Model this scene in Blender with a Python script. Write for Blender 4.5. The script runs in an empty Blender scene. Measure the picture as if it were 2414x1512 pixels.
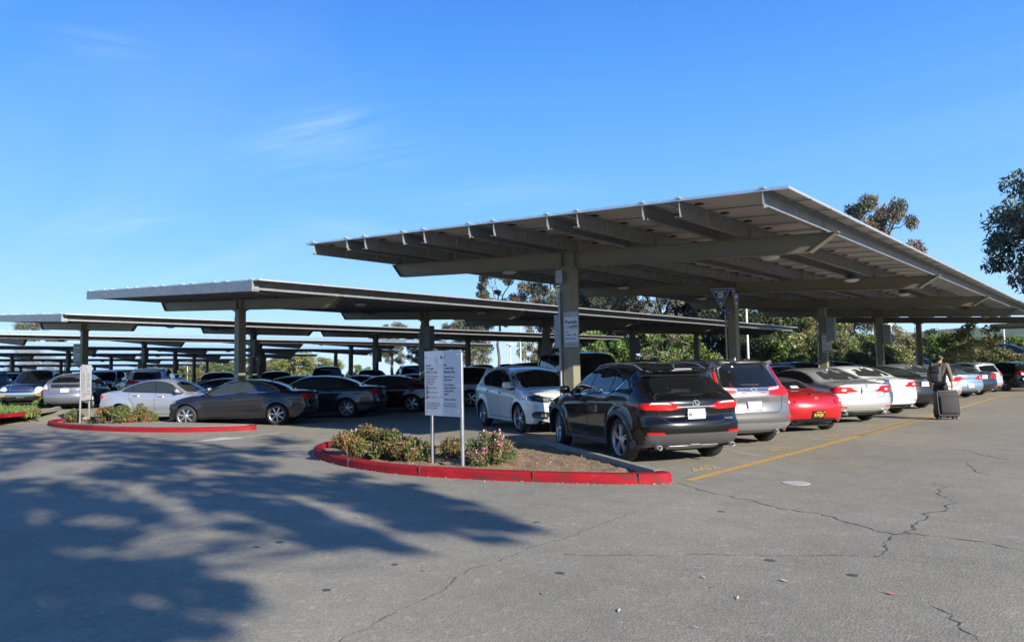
import bpy, bmesh, math, random
from math import sin, cos, pi, radians, sqrt, atan2, hypot, exp
from mathutils import Vector, Matrix, geometry
from mathutils.bvhtree import BVHTree

S = bpy.context.scene
COL = S.collection
random.seed(7)

# ------------------------------------------------------------------ camera
CAM_H = 1.55
YAW, PITCH, ROLL = radians(40.2736), radians(3.8068), radians(-1.1142)
fw = Vector((-sin(YAW)*cos(PITCH), cos(YAW)*cos(PITCH), sin(PITCH)))
rt = Vector((cos(YAW), sin(YAW), 0.0))
up = rt.cross(fw)
r2 = rt*cos(ROLL) + up*sin(ROLL)
u2 = -rt*sin(ROLL) + up*cos(ROLL)
cam_d = bpy.data.cameras.new('camera')
cam = bpy.data.objects.new('camera', cam_d)
COL.objects.link(cam)
M = Matrix((r2, u2, -fw)).transposed().to_4x4()
M.translation = Vector((0, 0, CAM_H))
cam.matrix_world = M
cam_d.sensor_width = 36.0
cam_d.sensor_fit = 'HORIZONTAL'
cam_d.lens = 1724.67/2414*36
cam_d.clip_start = 0.05
cam_d.clip_end = 9000
S.camera = cam

# ------------------------------------------------------------------ sky, sun, exposure
SUN = Vector((10.4, -1.8, 4.26)).normalized()
SUN_EL = math.asin(SUN.z)
SUN_AZ = atan2(SUN.x, SUN.y)            # clockwise from +Y
W = bpy.data.worlds.new("World"); S.world = W; W.use_nodes = True
nt = W.node_tree; nt.nodes.clear()
def wn(t, **k):
    n = nt.nodes.new(t)
    for a, b in k.items(): setattr(n, a, b)
    return n
sky = wn('ShaderNodeTexSky', sky_type='NISHITA', sun_disc=False, sun_elevation=SUN_EL, sun_rotation=SUN_AZ)
sky.altitude = 60; sky.air_density = 1.0; sky.dust_density = 0.0; sky.ozone_density = 3.0
hs = wn('ShaderNodeHueSaturation'); hs.inputs['Saturation'].default_value = 1.25; hs.inputs['Value'].default_value = 1.0
bg = wn('ShaderNodeBackground'); bg.inputs['Strength'].default_value = 0.061
out = wn('ShaderNodeOutputWorld')
# thin cirrus, placed by direction in the sky
tc = wn('ShaderNodeTexCoord')
sepz = wn('ShaderNodeSeparateXYZ')
nt.links.new(tc.outputs['Generated'], sepz.inputs[0])
zz = wn('ShaderNodeMath', operation='ADD'); zz.inputs[1].default_value = 0.12
nt.links.new(sepz.outputs['Z'], zz.inputs[0])
dv = wn('ShaderNodeVectorMath', operation='DIVIDE')
cmb = wn('ShaderNodeCombineXYZ')
for i in range(3): nt.links.new(zz.outputs[0], cmb.inputs[i])
nt.links.new(tc.outputs['Generated'], dv.inputs[0]); nt.links.new(cmb.outputs[0], dv.inputs[1])
mp = wn('ShaderNodeMapping'); mp.inputs['Rotation'].default_value = (0, 0, radians(28)); mp.inputs['Scale'].default_value = (0.55, 1.9, 0.4)
nt.links.new(dv.outputs[0], mp.inputs['Vector'])
no = wn('ShaderNodeTexNoise'); no.inputs['Scale'].default_value = 0.8; no.inputs['Detail'].default_value = 7; no.inputs['Roughness'].default_value = 0.55; no.inputs['Distortion'].default_value = 0.6
nt.links.new(mp.outputs[0], no.inputs['Vector'])
cr = wn('ShaderNodeValToRGB'); cr.color_ramp.elements[0].position = 0.50; cr.color_ramp.elements[1].position = 0.82
cr.color_ramp.elements[1].color = (0.13, 0.13, 0.13, 1)
nt.links.new(no.outputs[0], cr.inputs[0])
mxs = wn('ShaderNodeMix', data_type='RGBA')
mxs.inputs['B'].default_value = (6.5, 7.6, 9.0, 1)
nt.links.new(cr.outputs[0], mxs.inputs['Factor'])
# the photographed blue: Nishita light blended with a measured elevation gradient
rp = wn('ShaderNodeValToRGB'); rp.color_ramp.interpolation = 'B_SPLINE'
stops = [(0.0, (5.2, 7.4, 9.2)), (.06, (3.7, 6.5, 9.2)), (.16, (2.0, 5.0, 9.2)), (.30, (1.12, 3.75, 8.9)), (.46, (.52, 2.35, 7.7)), (.8, (.25, 1.2, 4.8))]
rp.color_ramp.elements[0].position = 0; rp.color_ramp.elements[0].color = (*[c/10 for c in stops[0][1]], 1)
rp.color_ramp.elements[1].position = stops[-1][0]; rp.color_ramp.elements[1].color = (*[c/10 for c in stops[-1][1]], 1)
for p_, c_ in stops[1:-1]:
    e_ = rp.color_ramp.elements.new(p_); e_.color = (*[q/10 for q in c_], 1)
nt.links.new(sepz.outputs['Z'], rp.inputs[0])
sc10 = wn('ShaderNodeVectorMath', operation='SCALE'); sc10.inputs['Scale'].default_value = 10/1.0
nt.links.new(rp.outputs[0], sc10.inputs[0])
mxg = wn('ShaderNodeMix', data_type='RGBA'); mxg.inputs['Factor'].default_value = 0.85
nt.links.new(sky.outputs[0], hs.inputs['Color']); nt.links.new(hs.outputs[0], mxg.inputs['A']); nt.links.new(sc10.outputs[0], mxg.inputs['B'])
nt.links.new(mxg.outputs['Result'], mxs.inputs['A'])
def skydir(x, y):
    d = (fw*1724.67+r2*(x-1207.0)+u2*(756.0-y)).normalized(); return d/(d.z+.12)
no2 = wn('ShaderNodeTexNoise'); no2.inputs['Scale'].default_value = 1.0; no2.inputs['Detail'].default_value = 8; no2.inputs['Roughness'].default_value = .62; no2.inputs['Distortion'].default_value = .9
cr2 = wn('ShaderNodeValToRGB'); cr2.color_ramp.elements[0].position = .38; cr2.color_ramp.elements[1].position = .80
last = cr.outputs[0]
for i_, (xa, ya, xb, yb, wd, am) in enumerate([(560, 365, 960, 255, .30, .34), (40, 70, 420, 140, .35, .12), (60, 560, 520, 500, .30, .20), (640, 500, 985, 580, .28, .24), (560, 420, 1100, 330, .35, .18), (950, 480, 1500, 430, .25, .16)]):
    A_, B_ = skydir(xa, ya), skydir(xb, yb); c_ = (A_+B_)/2; v_ = B_-A_; L_ = v_.length/2
    mp_ = wn('ShaderNodeMapping', vector_type='TEXTURE'); mp_.inputs['Location'].default_value = c_
    mp_.inputs['Rotation'].default_value = (0, 0, atan2(v_.y, v_.x)); mp_.inputs['Scale'].default_value = (L_*1.3, L_*wd*2.2, 8)
    nt.links.new(dv.outputs[0], mp_.inputs['Vector'])
    ln_ = wn('ShaderNodeVectorMath', operation='LENGTH'); nt.links.new(mp_.outputs[0], ln_.inputs[0])
    mr_ = wn('ShaderNodeMapRange', interpolation_type='SMOOTHERSTEP'); mr_.inputs['From Min'].default_value = 0; mr_.inputs['From Max'].default_value = 1.0; mr_.inputs['To Min'].default_value = am; mr_.inputs['To Max'].default_value = 0
    nt.links.new(ln_.outputs['Value'], mr_.inputs['Value'])
    n3 = wn('ShaderNodeTexNoise'); n3.inputs['Scale'].default_value = 2.2; n3.inputs['Detail'].default_value = 8; n3.inputs['Roughness'].default_value = .6; n3.inputs['Distortion'].default_value = .7
    m3 = wn('ShaderNodeMapping'); m3.inputs['Location'].default_value = (i_*3.1, i_*1.7, 0); m3.inputs['Scale'].default_value = (.45, 1.5, .3); nt.links.new(mp_.outputs[0], m3.inputs['Vector']); nt.links.new(m3.outputs[0], n3.inputs['Vector'])
    c3 = wn('ShaderNodeValToRGB'); c3.color_ramp.elements[0].position = .36; c3.color_ramp.elements[1].position = .78; nt.links.new(n3.outputs[0], c3.inputs[0])
    mu = wn('ShaderNodeMath', operation='MULTIPLY'); nt.links.new(mr_.outputs[0], mu.inputs[0]); nt.links.new(c3.outputs[0], mu.inputs[1])
    ad = wn('ShaderNodeMath', operation='ADD', use_clamp=True); nt.links.new(last, ad.inputs[0]); nt.links.new(mu.outputs[0], ad.inputs[1]); last = ad.outputs[0]
nt.links.new(last, mxs.inputs['Factor'])
nt.links.new(mxs.outputs['Result'], bg.inputs['Color']); nt.links.new(bg.outputs[0], out.inputs['Surface'])

sl = bpy.data.lights.new('sun', 'SUN'); sl.energy = 5.0; sl.angle = radians(0.55); sl.color = (1.0, 0.93, 0.82)
so = bpy.data.objects.new('sun', sl); COL.objects.link(so)
so.rotation_euler = SUN.to_track_quat('Z', 'Y').to_euler()
so.location = (30, -5, 30)
S.view_settings.view_transform = 'Standard'; S.view_settings.look = 'None'
S.view_settings.exposure = 1.15; S.view_settings.gamma = 1.0
S.render.engine = 'CYCLES'
S.cycles.max_bounces = 6; S.cycles.transparent_max_bounces = 6
S.cycles.use_denoising = True

# ------------------------------------------------------------------ helpers
def P(x, y, z=0.0):
    """photograph point (2414 px wide) -> point on the level z"""
    d = fw*1724.67 + r2*(x-1207.0) + u2*(756.0-y)
    t = (z-CAM_H)/d.z
    return Vector((d.x*t, d.y*t, z))
def PD(x, Y):
    """world X at world Y seen at column x near eye level"""
    d = fw*1724.67 + r2*(x-1207.0) + u2*(756.0-872.0)
    return d.x/d.y*Y
def PZ(x, y, Y):
    """point in the vertical plane world Y seen at x,y"""
    d = fw*1724.67 + r2*(x-1207.0) + u2*(756.0-y)
    t = Y/d.y
    return Vector((d.x*t, Y, CAM_H+d.z*t))

MATS = {}
def mat(name, col=(.5, .5, .5), rough=.5, metal=0.0, coat=0.0, spec=.5, noise=None, bump=None, emit=None, trans=0, attr=None, sss=0):
    if name in MATS: return MATS[name]
    m = bpy.data.materials.new(name); m.use_nodes = True
    n = m.node_tree; b = n.nodes['Principled BSDF']
    b.inputs['Base Color'].default_value = (*col, 1); b.inputs['Roughness'].default_value = rough
    b.inputs['Metallic'].default_value = metal; b.inputs['Coat Weight'].default_value = coat
    b.inputs['Coat Roughness'].default_value = 0.03
    b.inputs['Specular IOR Level'].default_value = spec
    tcn = n.nodes.new('ShaderNodeTexCoord')
    if attr:
        a = n.nodes.new('ShaderNodeAttribute'); a.attribute_name = attr
        n.links.new(a.outputs['Color'], b.inputs['Base Color'])
    if noise:   # (scale, amount, second colour)
        t = n.nodes.new('ShaderNodeTexNoise'); t.inputs['Scale'].default_value = noise[0]; t.inputs['Detail'].default_value = 6
        n.links.new(tcn.outputs['Object'], t.inputs['Vector'])
        r = n.nodes.new('ShaderNodeValToRGB'); r.color_ramp.elements[0].position = .5-noise[1]; r.color_ramp.elements[1].position = .5+noise[1]
        r.color_ramp.elements[0].color = (*noise[2], 1); r.color_ramp.elements[1].color = (*col, 1)
        n.links.new(t.outputs[0], r.inputs[0]); n.links.new(r.outputs[0], b.inputs['Base Color'])
    if bump:
        t = n.nodes.new('ShaderNodeTexNoise'); t.inputs['Scale'].default_value = bump[0]; t.inputs['Detail'].default_value = 4
        n.links.new(tcn.outputs['Object'], t.inputs['Vector'])
        u = n.nodes.new('ShaderNodeBump'); u.inputs['Strength'].default_value = bump[1]; u.inputs['Distance'].default_value = bump[2]
        n.links.new(t.outputs[0], u.inputs['Height']); n.links.new(u.outputs[0], b.inputs['Normal'])
    if emit:
        b.inputs['Emission Color'].default_value = (*emit[0], 1); b.inputs['Emission Strength'].default_value = emit[1]
    if trans: b.inputs['Transmission Weight'].default_value = trans
    MATS[name] = m
    return m

class MB:
    def __init__(s): s.v = []; s.f = []; s.mi = []; s.sm = []; s.cm = 0; s.smooth = False; s.col = []; s.cc = None
    def add(s, vs, fs):
        o = len(s.v); s.v += [tuple(p) for p in vs]
        for f in fs:
            s.f.append([i+o for i in f]); s.mi.append(s.cm); s.sm.append(s.smooth); s.col.append(s.cc)
    def box(s, c, d, rz=0, M=None):
        x, y, z = d[0]/2, d[1]/2, d[2]/2
        vs = [(sx*x, sy*y, sz*z) for sz in (-1, 1) for sy in (-1, 1) for sx in (-1, 1)]
        R = Matrix.Rotation(rz, 3, 'Z') if M is None else M
        C = Vector(c)
        vs = [R @ Vector(p)+C for p in vs]
        s.add(vs, [(0, 2, 3, 1), (4, 5, 7, 6), (0, 1, 5, 4), (2, 6, 7, 3), (0, 4, 6, 2), (1, 3, 7, 5)])
    def bar(s, p0, p1, w, h, upv=(0, 0, 1)):
        p0, p1 = Vector(p0), Vector(p1); d = p1-p0; L = d.length; d.normalize()
        sd = d.cross(Vector(upv)); sd.normalize(); u = sd.cross(d)
        s.box((p0+p1)/2, (L, w, h), M=Matrix((d, sd, u)).transposed())
    def cyl(s, p0, p1, r0, r1=None, n=12, caps=True, sm=True):
        if r1 is None: r1 = r0
        p0, p1 = Vector(p0), Vector(p1); d = (p1-p0).normalized()
        a = d.orthogonal().normalized(); b = d.cross(a)
        vs = []
        for p, r in ((p0, r0), (p1, r1)):
            for i in range(n):
                t = 2*pi*i/n; vs.append(p+a*cos(t)*r+b*sin(t)*r)
        o = s.smooth; s.smooth = sm
        s.add(vs, [(i, (i+1) % n, n+(i+1) % n, n+i) for i in range(n)])
        s.smooth = False
        if caps:
            s.add(vs[:n], [list(range(n))[::-1]]); s.add(vs[n:], [list(range(n))])
        s.smooth = o
    def tube(s, pts, r, n=8):
        rr = r if isinstance(r, (list, tuple)) else [r]*len(pts)
        for i in range(len(pts)-1): s.cyl(pts[i], pts[i+1], rr[i], rr[i+1], n)
    def prism(s, poly, z0, z1, caps=True):
        n = len(poly); vs = [(p[0], p[1], z0) for p in poly]+[(p[0], p[1], z1) for p in poly]
        fs = [(i, (i+1) % n, n+(i+1) % n, n+i) for i in range(n)]
        s.add(vs, fs)
        if caps: s.add(vs[:n], [list(range(n))[::-1]]); s.add(vs[n:], [list(range(n))])
    def lathe(s, prof, o, ax, n=24, sm=True):
        ax = Vector(ax).normalized(); a = ax.orthogonal().normalized(); b = ax.cross(a); o = Vector(o)
        vs = []
        for r, h in prof:
            for i in range(n):
                t = 2*pi*i/n; vs.append(o+ax*h+a*cos(t)*r+b*sin(t)*r)
        k = s.smooth; s.smooth = sm
        s.add(vs, [(j*n+i, j*n+(i+1) % n, (j+1)*n+(i+1) % n, (j+1)*n+i) for j in range(len(prof)-1) for i in range(n)])
        s.smooth = k
    def mesh(s, name, mats):
        me = bpy.data.meshes.new(name); me.from_pydata(s.v, [], s.f)
        for m in (mats if isinstance(mats, (list, tuple)) else [mats]): me.materials.append(m)
        me.polygons.foreach_set('material_index', s.mi); me.polygons.foreach_set('use_smooth', s.sm)
        if any(c is not None for c in s.col):
            a = me.color_attributes.new('Col', 'FLOAT_COLOR', 'CORNER')
            buf = []
            for f, c in zip(s.f, s.col):
                c = c or (1, 1, 1)
                for _ in f: buf += [c[0], c[1], c[2], 1.0]
            a.data.foreach_set('color', buf)
        me.update()
        return me
    def build(s, name, mats, parent=None, **tags):
        return obj(name, s.mesh(name, mats), parent, **tags)

def obj(name, me, parent=None, **tags):
    o = bpy.data.objects.new(name, me); COL.objects.link(o)
    if parent is not None: o.parent = parent
    tag(o, **tags)
    return o
def tag(o, label=None, cat=None, group=None, kind=None):
    if label: o['label'] = label
    if cat: o['category'] = cat
    if group: o['group'] = group
    if kind: o['kind'] = kind
    return o
def empty(name, loc=(0, 0, 0), rz=0, **tags):
    o = bpy.data.objects.new(name, None); COL.objects.link(o)
    o.location = loc; o.rotation_euler = (0, 0, rz); o.empty_display_size = .2
    return tag(o, **tags)
KIDS = {}
def copy_tree(o, parent=None):
    c = o.copy(); COL.objects.link(c)
    if parent is not None: c.parent = parent
    for ch in [x for x in o.children]: copy_tree(ch, c)
    return c

def text_mb(mb, s, org, right, upv, size, align='CENTER', wscale=1.0, thick=0.0, bold=0.0):
    """add the outline of a text to mb: org = baseline point, right/up unit vectors"""
    cu = bpy.data.curves.new('t', 'FONT'); cu.body = s; cu.size = size; cu.align_x = align
    cu.resolution_u = 2; cu.offset = bold*size
    cu.fill_mode = 'FRONT' if thick == 0 else 'BOTH'; cu.extrude = thick
    ob = bpy.data.objects.new('t', cu); COL.objects.link(ob)
    dg = bpy.context.evaluated_depsgraph_get()
    me = bpy.data.meshes.new_from_object(ob.evaluated_get(dg))
    right = Vector(right); upv = Vector(upv); nn = right.cross(upv)
    org = Vector(org)
    vs = [org+right*(v.co.x*wscale)+upv*v.co.y+nn*v.co.z for v in me.vertices]
    mb.add(vs, [list(p.vertices) for p in me.polygons])
    bpy.data.objects.remove(ob); bpy.data.curves.remove(cu); bpy.data.meshes.remove(me)

# materials shared by the setting
M_GALV = mat('galvanised steel', (.27, .28, .295), .45, .55, noise=(6, .2, (.20, .21, .225)))
M_BEIGE = mat('beige painted steel', (.19, .172, .112), .5, 0, noise=(3, .35, (.16, .146, .098)))
M_ALU = mat('aluminium frame', (.62, .63, .64), .4, .8)
M_BACK = mat('solar backsheet', (.43, .41, .37), .6, noise=(.8, .3, (.37, .35, .31)))
M_CELL = mat('solar glass', (.19, .19, .215), .22, 0, coat=1, spec=.8, noise=(.5, .3, (.16, .165, .19)))
M_DARKBOX = mat('electrical box grey', (.16, .165, .17), .5)
M_LAMP = mat('lamp diffuser', (.55, .55, .52), .35)
M_BLACK = mat('black plastic', (.012, .012, .013), .45)
M_CHROME = mat('chrome', (.75, .76, .78), .12, 1)
M_CONC = mat('weathered concrete kerb', (.25, .23, .19), .9, noise=(5, .3, (.17, .155, .13)), bump=(60, .5, .004))
# ------------------------------------------------------------------ ground
def gz(x):
    return lin2(gx, x)
def lin2(tab, x):
    for (a, fa), (b, fb) in zip(tab, tab[1:]):
        if x <= b: return fa+(fb-fa)*(x-a)/(b-a)
    return 0
def asphalt():
    m = bpy.data.materials.new('asphalt'); m.use_nodes = True; n = m.node_tree; b = n.nodes['Principled BSDF']
    t = n.nodes.new('ShaderNodeTexCoord')
    def noise(sc, det=3, rough=.5):
        q = n.nodes.new('ShaderNodeTexNoise'); q.inputs['Scale'].default_value = sc; q.inputs['Detail'].default_value = det; q.inputs['Roughness'].default_value = rough
        n.links.new(t.outputs['Object'], q.inputs['Vector']); return q.outputs[0]
    def ramp(i, a, b_, ca, cb):
        r = n.nodes.new('ShaderNodeValToRGB'); r.color_ramp.elements[0].position = a; r.color_ramp.elements[1].position = b_
        r.color_ramp.elements[0].color = (*ca, 1); r.color_ramp.elements[1].color = (*cb, 1); n.links.new(i, r.inputs[0]); return r.outputs[0]
    def mix(a, b_, f, mode='MULTIPLY'):
        x = n.nodes.new('ShaderNodeMix'); x.data_type = 'RGBA'; x.blend_type = mode
        if isinstance(f, float): x.inputs['Factor'].default_value = f
        else: n.links.new(f, x.inputs['Factor'])
        n.links.new(a, x.inputs['A'])
        if isinstance(b_, tuple): x.inputs['B'].default_value = (*b_, 1)
        else: n.links.new(b_, x.inputs['B'])
        return x.outputs['Result']
    base = ramp(noise(.35, 6, .6), .3, .7, (.212, .196, .150), (.255, .237, .184))
    vor = n.nodes.new('ShaderNodeTexVoronoi'); vor.inputs['Scale'].default_value = 62; n.links.new(t.outputs['Object'], vor.inputs['Vector'])
    agg = ramp(vor.outputs['Color'], .05, .95, (.78, .78, .79), (1.20, 1.19, 1.17))
    c = mix(base, agg, .8)
    vo2 = n.nodes.new('ShaderNodeTexVoronoi'); vo2.inputs['Scale'].default_value = 23; n.links.new(t.outputs['Object'], vo2.inputs['Vector'])
    c = mix(c, ramp(vo2.outputs['Color'], .80, .95, (1, 1, 1), (1.45, 1.4, 1.3)), .7)
    pit = ramp(noise(95, 2), .28, .42, (.35, .35, .36), (1, 1, 1))
    c = mix(c, pit, .75)
    c = mix(c, ramp(noise(2.2, 5, .7), .35, .6, (.86, .86, .87), (1.03, 1.03, 1.02)), .8)
    c = mix(c, ramp(noise(.16, 3), .4, .62, (.90, .90, .91), (1.05, 1.04, 1.02)), 1.0)
    c = mix(c, ramp(noise(.9, 4, .6), .60, .74, (1, 1, 1), (.80, .80, .81)), .8)
    n.links.new(c, b.inputs['Base Color']); b.inputs['Roughness'].default_value = .85; b.inputs['Specular IOR Level'].default_value = .3
    bp = n.nodes.new('ShaderNodeBump'); bp.inputs['Strength'].default_value = .45; bp.inputs['Distance'].default_value = .005
    n.links.new(vor.outputs['Distance'], bp.inputs['Height']); n.links.new(bp.outputs[0], b.inputs['Normal'])
    return m
M_ASPH = asphalt()
mb = MB()
gx = [(-900, -2.6), (-165, -2.6), (-130, -1.9), (-104, -.75), (-82, 0), (-58, .12), (-48, .28), (-33, .28), (-29.4, .0), (700, 0)]
mb.add([(x, y, z) for x, z in gx for y in (-400, 1200)], [(2*i, 2*i+2, 2*i+3, 2*i+1) for i in range(len(gx)-1)])
mb.build('ground', M_ASPH, kind='structure')

# grassy land beyond the car park
M_LAND = mat('dry grass land', (.11, .12, .05), .95, noise=(.15, .25, (.16, .14, .07)))
mb = MB()
mb.add([(x, y, z+.02) for x, z in gx for y in (62, 1200)], [(2*i, 2*i+2, 2*i+3, 2*i+1) for i in range(len(gx)-1)])
mb.add([(-900, -300, -2.58), (-175, -300, -2.58), (-175, 62, -2.58), (-900, 62, -2.58)], [(0, 1, 2, 3)])
mb.build('terrain', M_LAND, kind='structure')

# distant hills
M_HILL = mat('wooded hillside', (.035, .055, .028), 1, noise=(.035, .12, (.06, .08, .035)))
M_HILLG = mat('grass hillside', (.13, .17, .07), 1, noise=(.02, .1, (.07, .10, .045)))
def hill(name, px0, px1, dist, prof, m, depth=260):
    mb = MB(); mb.smooth = True
    n = 60; rows = []
    rnd = random.Random(len(name)+int(px0))
    for i in range(n+1):
        u = i/n; x = px0+(px1-px0)*u
        k = u*(len(prof)-1); a = int(min(k, len(prof)-2)); yy = prof[a]*(1-(k-a))+prof[a+1]*(k-a)
        d = fw*1724.67+r2*(x-1207)+u2*(756-yy); hd = Vector((d.x, d.y, 0)).length
        s_ = dist/hd; top = Vector((d.x*s_, d.y*s_, CAM_H+d.z*s_))
        dirv = Vector((d.x, d.y, 0)).normalized()
        top.z += rnd.uniform(-1, 1)*dist*.0008
        rows.append((top, dirv))
    prf = [(-1.0, 0), (-.75, .25), (-.5, .52), (-.3, .74), (-.12, .93), (0, 1), (.2, .9), (.6, .4), (1, 0)]
    vs = []
    for top, dv_ in rows:
        for q, (t_, h_) in enumerate(prf):
            p = top+dv_*t_*depth; vs.append((p.x, p.y, max(-2, top.z*h_+rnd.uniform(-1, 1)*top.z*.03 if 0 < h_ < 1 else top.z*h_-(2 if h_ == 0 else 0))))
    L = len(prf)
    mb.add(vs, [(i*L+j, (i+1)*L+j, (i+1)*L+j+1, i*L+j+1) for i in range(n) for j in range(L-1)])
    mb.build(name, m, kind='structure')
hill('hills', 1700, 2120, 2600, [835, 828, 812, 790, 794, 786, 800, 797, 783, 778, 800, 812, 825], M_HILLG, 900)
hill('hill', 2020, 2900, 950, [815, 800, 783, 776, 771, 776, 770, 758, 749, 740, 728, 715, 700, 690], M_HILL, 330)

# ------------------------------------------------------------------ kerbed islands
M_RED = bpy.data.materials.new('red kerb paint')
def redpaint(m):
    m.use_nodes = True; n = m.node_tree; b = n.nodes['Principled BSDF']; b.inputs['Roughness'].default_value = .7; b.inputs['Specular IOR Level'].default_value = .2
    t = n.nodes.new('ShaderNodeTexCoord')
    q = n.nodes.new('ShaderNodeTexNoise'); q.inputs['Scale'].default_value = 2.6; q.inputs['Detail'].default_value = 8; q.inputs['Roughness'].default_value = .65
    mpp = n.nodes.new('ShaderNodeMapping'); mpp.inputs['Scale'].default_value = (1, 1, 4)
    n.links.new(t.outputs['Object'], mpp.inputs[0]); n.links.new(mpp.outputs[0], q.inputs['Vector'])
    r = n.nodes.new('ShaderNodeValToRGB'); e = r.color_ramp.elements
    e[0].position = .36; e[0].color = (.06, .03, .03, 1); e[1].position = .42; e[1].color = (.20, .008, .012, 1)
    x = e.new(.6); x.color = (.27, .007, .012, 1); x = e.new(.70); x.color = (.30, .025, .028, 1); x = e.new(.73); x.color = (.36, .32, .28, 1)
    n.links.new(q.outputs[0], r.inputs[0]); n.links.new(r.outputs[0], b.inputs['Base Color'])
    q2 = n.nodes.new('ShaderNodeTexNoise'); q2.inputs['Scale'].default_value = 40
    bp = n.nodes.new('ShaderNodeBump'); bp.inputs['Strength'].default_value = .3; bp.inputs['Distance'].default_value = .004
    n.links.new(t.outputs['Object'], q2.inputs['Vector']); n.links.new(q2.outputs[0], bp.inputs['Height']); n.links.new(bp.outputs[0], b.inputs['Normal'])
redpaint(M_RED)
M_SOIL = mat('dry soil and mulch', (.27, .18, .095), .95, noise=(7, .2, (.13, .09, .05)), bump=(25, .9, .03))

def smooth_poly(pts, n=5, closed=False):
    out_ = []; L = len(pts)
    rng = range(L if closed else L-1)
    for i in rng:
        p0 = pts[(i-1) % L] if closed or i > 0 else pts[i]
        p1 = pts[i]; p2 = pts[(i+1) % L]
        p3 = pts[(i+2) % L] if closed or i+2 < L else p2
        for k in range(n):
            t = k/n
            out_.append(tuple(.5*((2*p1[j])+(-p0[j]+p2[j])*t+(2*p0[j]-5*p1[j]+4*p2[j]-p3[j])*t*t+(-p0[j]+3*p1[j]-3*p2[j]+p3[j])*t**3) for j in range(len(p1))))
    if not closed: out_.append(tuple(pts[-1]))
    return out_
def kerb_strip(mb, line, w=.16, h=.135, side=1, r=.03, seg_gap=None):
    """kerb whose outer foot follows line; body lies to `side` of it"""
    pts = [Vector((p[0], p[1])) for p in line]
    prof = [(0, 0), (.012, h-r), (.03, h-.006), (.055, h), (w, h), (w, -.02)]
    rings = []
    for i, p in enumerate(pts):
        a = pts[max(i-1, 0)]; b = pts[min(i+1, len(pts)-1)]
        d = (b-a).normalized(); nn = Vector((-d.y, d.x))*side
        rings.append([(p.x+nn.x*o, p.y+nn.y*o, z) for o, z in prof])
    L = len(prof)
    vs = [q for r_ in rings for q in r_]
    fs = [(i*L+j, i*L+j+1, (i+1)*L+j+1, (i+1)*L+j) for i in range(len(pts)-1) for j in range(L-1)]
    mb.smooth = False
    mb.add(vs, fs); mb.add(rings[0], [list(range(L))]); mb.add(rings[-1], [list(range(L))[::-1]])

GCNT = []
def island(name, red, grey, inner, lab_r, soil_parts=None, soil_m=M_SOIL):
    root = empty(name, (0, 0, 0), **lab_r)
    mb = MB(); kerb_strip(mb, red, side=1 if True else -1); mb.build('red_kerb', M_RED, root)
    for g in grey:
        mb = MB(); kerb_strip(mb, g, side=1, w=.15, h=.14); GCNT.append(1); mb.build('concrete_kerb', M_CONC, root)
    return root
# island in front (outline runs anticlockwise seen from above so that the body is to the left)
RA = smooth_poly([(-13.02, 9.25), (-12.55, 8.66), (-11.85, 8.16), (-11.0, 7.80), (-10.0, 7.53), (-9.03, 7.42), (-8.2, 7.47), (-7.4, 7.64), (-6.76, 7.83), (-5.9, 8.15), (-5.38, 8.40), (-5.05, 8.62), (-4.83, 8.84), (-4.86, 9.02), (-5.02, 9.10)], 5)
GA1 = [(-5.02, 9.10), (-6.9, 10.35), (-8.75, 11.56), (-9.12, 11.72), (-9.42, 11.60)]
GA2 = [(-9.42, 11.60), (-9.85, 11.1), (-10.4, 10.82), (-11.6, 10.45), (-12.6, 10.1), (-13.0, 9.7), (-13.02, 9.25)]
GA = smooth_poly(GA1, 4)[:-1]+smooth_poly(GA2, 4)
isl = island('kerbed_island', RA, [GA], None, dict(label='planted island with faded red kerb under the two-post notice', cat='traffic island'))
def soil(poly, name, parent, m, z=.03, seed=3, h=.05, up_=.0):
    rnd = random.Random(seed)
    pl = [Vector(p[:2]) for p in poly]
    # shrink a little inward of the kerb
    cx = sum(p.x for p in pl)/len(pl); cy = sum(p.y for p in pl)/len(pl)
    vin = [Vector((p.x, p.y)) for p in pl]
    x0, x1 = min(p.x for p in pl), max(p.x for p in pl); y0, y1 = min(p.y for p in pl), max(p.y for p in pl)
    def inside(x, y):
        c = False
        for i in range(len(pl)):
            a, b = pl[i], pl[i-1]
            if (a.y > y) != (b.y > y) and x < (b.x-a.x)*(y-a.y)/(b.y-a.y)+a.x: c = not c
        return c
    st = .14
    xx = x0
    while xx < x1:
        yy = y0
        while yy < y1:
            if inside(xx, yy): vin.append(Vector((xx+rnd.uniform(-.04, .04), yy+rnd.uniform(-.04, .04))))
            yy += st
        xx += st
    n = len(pl)
    r = geometry.delaunay_2d_cdt(vin, [(i, (i+1) % n) for i in range(n)], [], 1, 1e-5)
    mb = MB(); mb.smooth = True
    mb.add([(p.x, p.y, z+rnd.uniform(0, h)*(0 if i < n else 1)+up_*(0 if i < n else 1)) for i, p in enumerate(r[0])], r[2])
    return mb.build(name, m, parent)
def offset_line(line, d):
    pts = [Vector(p[:2]) for p in line]; o = []
    for i, p in enumerate(pts):
        a = pts[max(i-1, 0)]; b = pts[min(i+1, len(pts)-1)]
        t = (b-a).normalized(); o.append((p.x-t.y*d, p.y+t.x*d))
    return o
for (jx, jy) in ((995, 1121), (1512, 1139), (830, 1101), (1260, 1135)):
    q = P(jx, jy); i = min(range(2, len(RA)-2), key=lambda i: (Vector(RA[i])-q.xy).length)
    t = (Vector(RA[i+1])-Vector(RA[i-1])).normalized(); nn_ = Vector((-t.y, t.x)); c_ = Vector(RA[i])+nn_*.078
    mb = MB(); mb.box((c_.x, c_.y, .069), (.012, .164, .138), atan2(nn_.y, nn_.x)-pi/2); mb.build('kerb_joint', mat('dark kerb joint', (.05, .035, .03), .9), isl)
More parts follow.
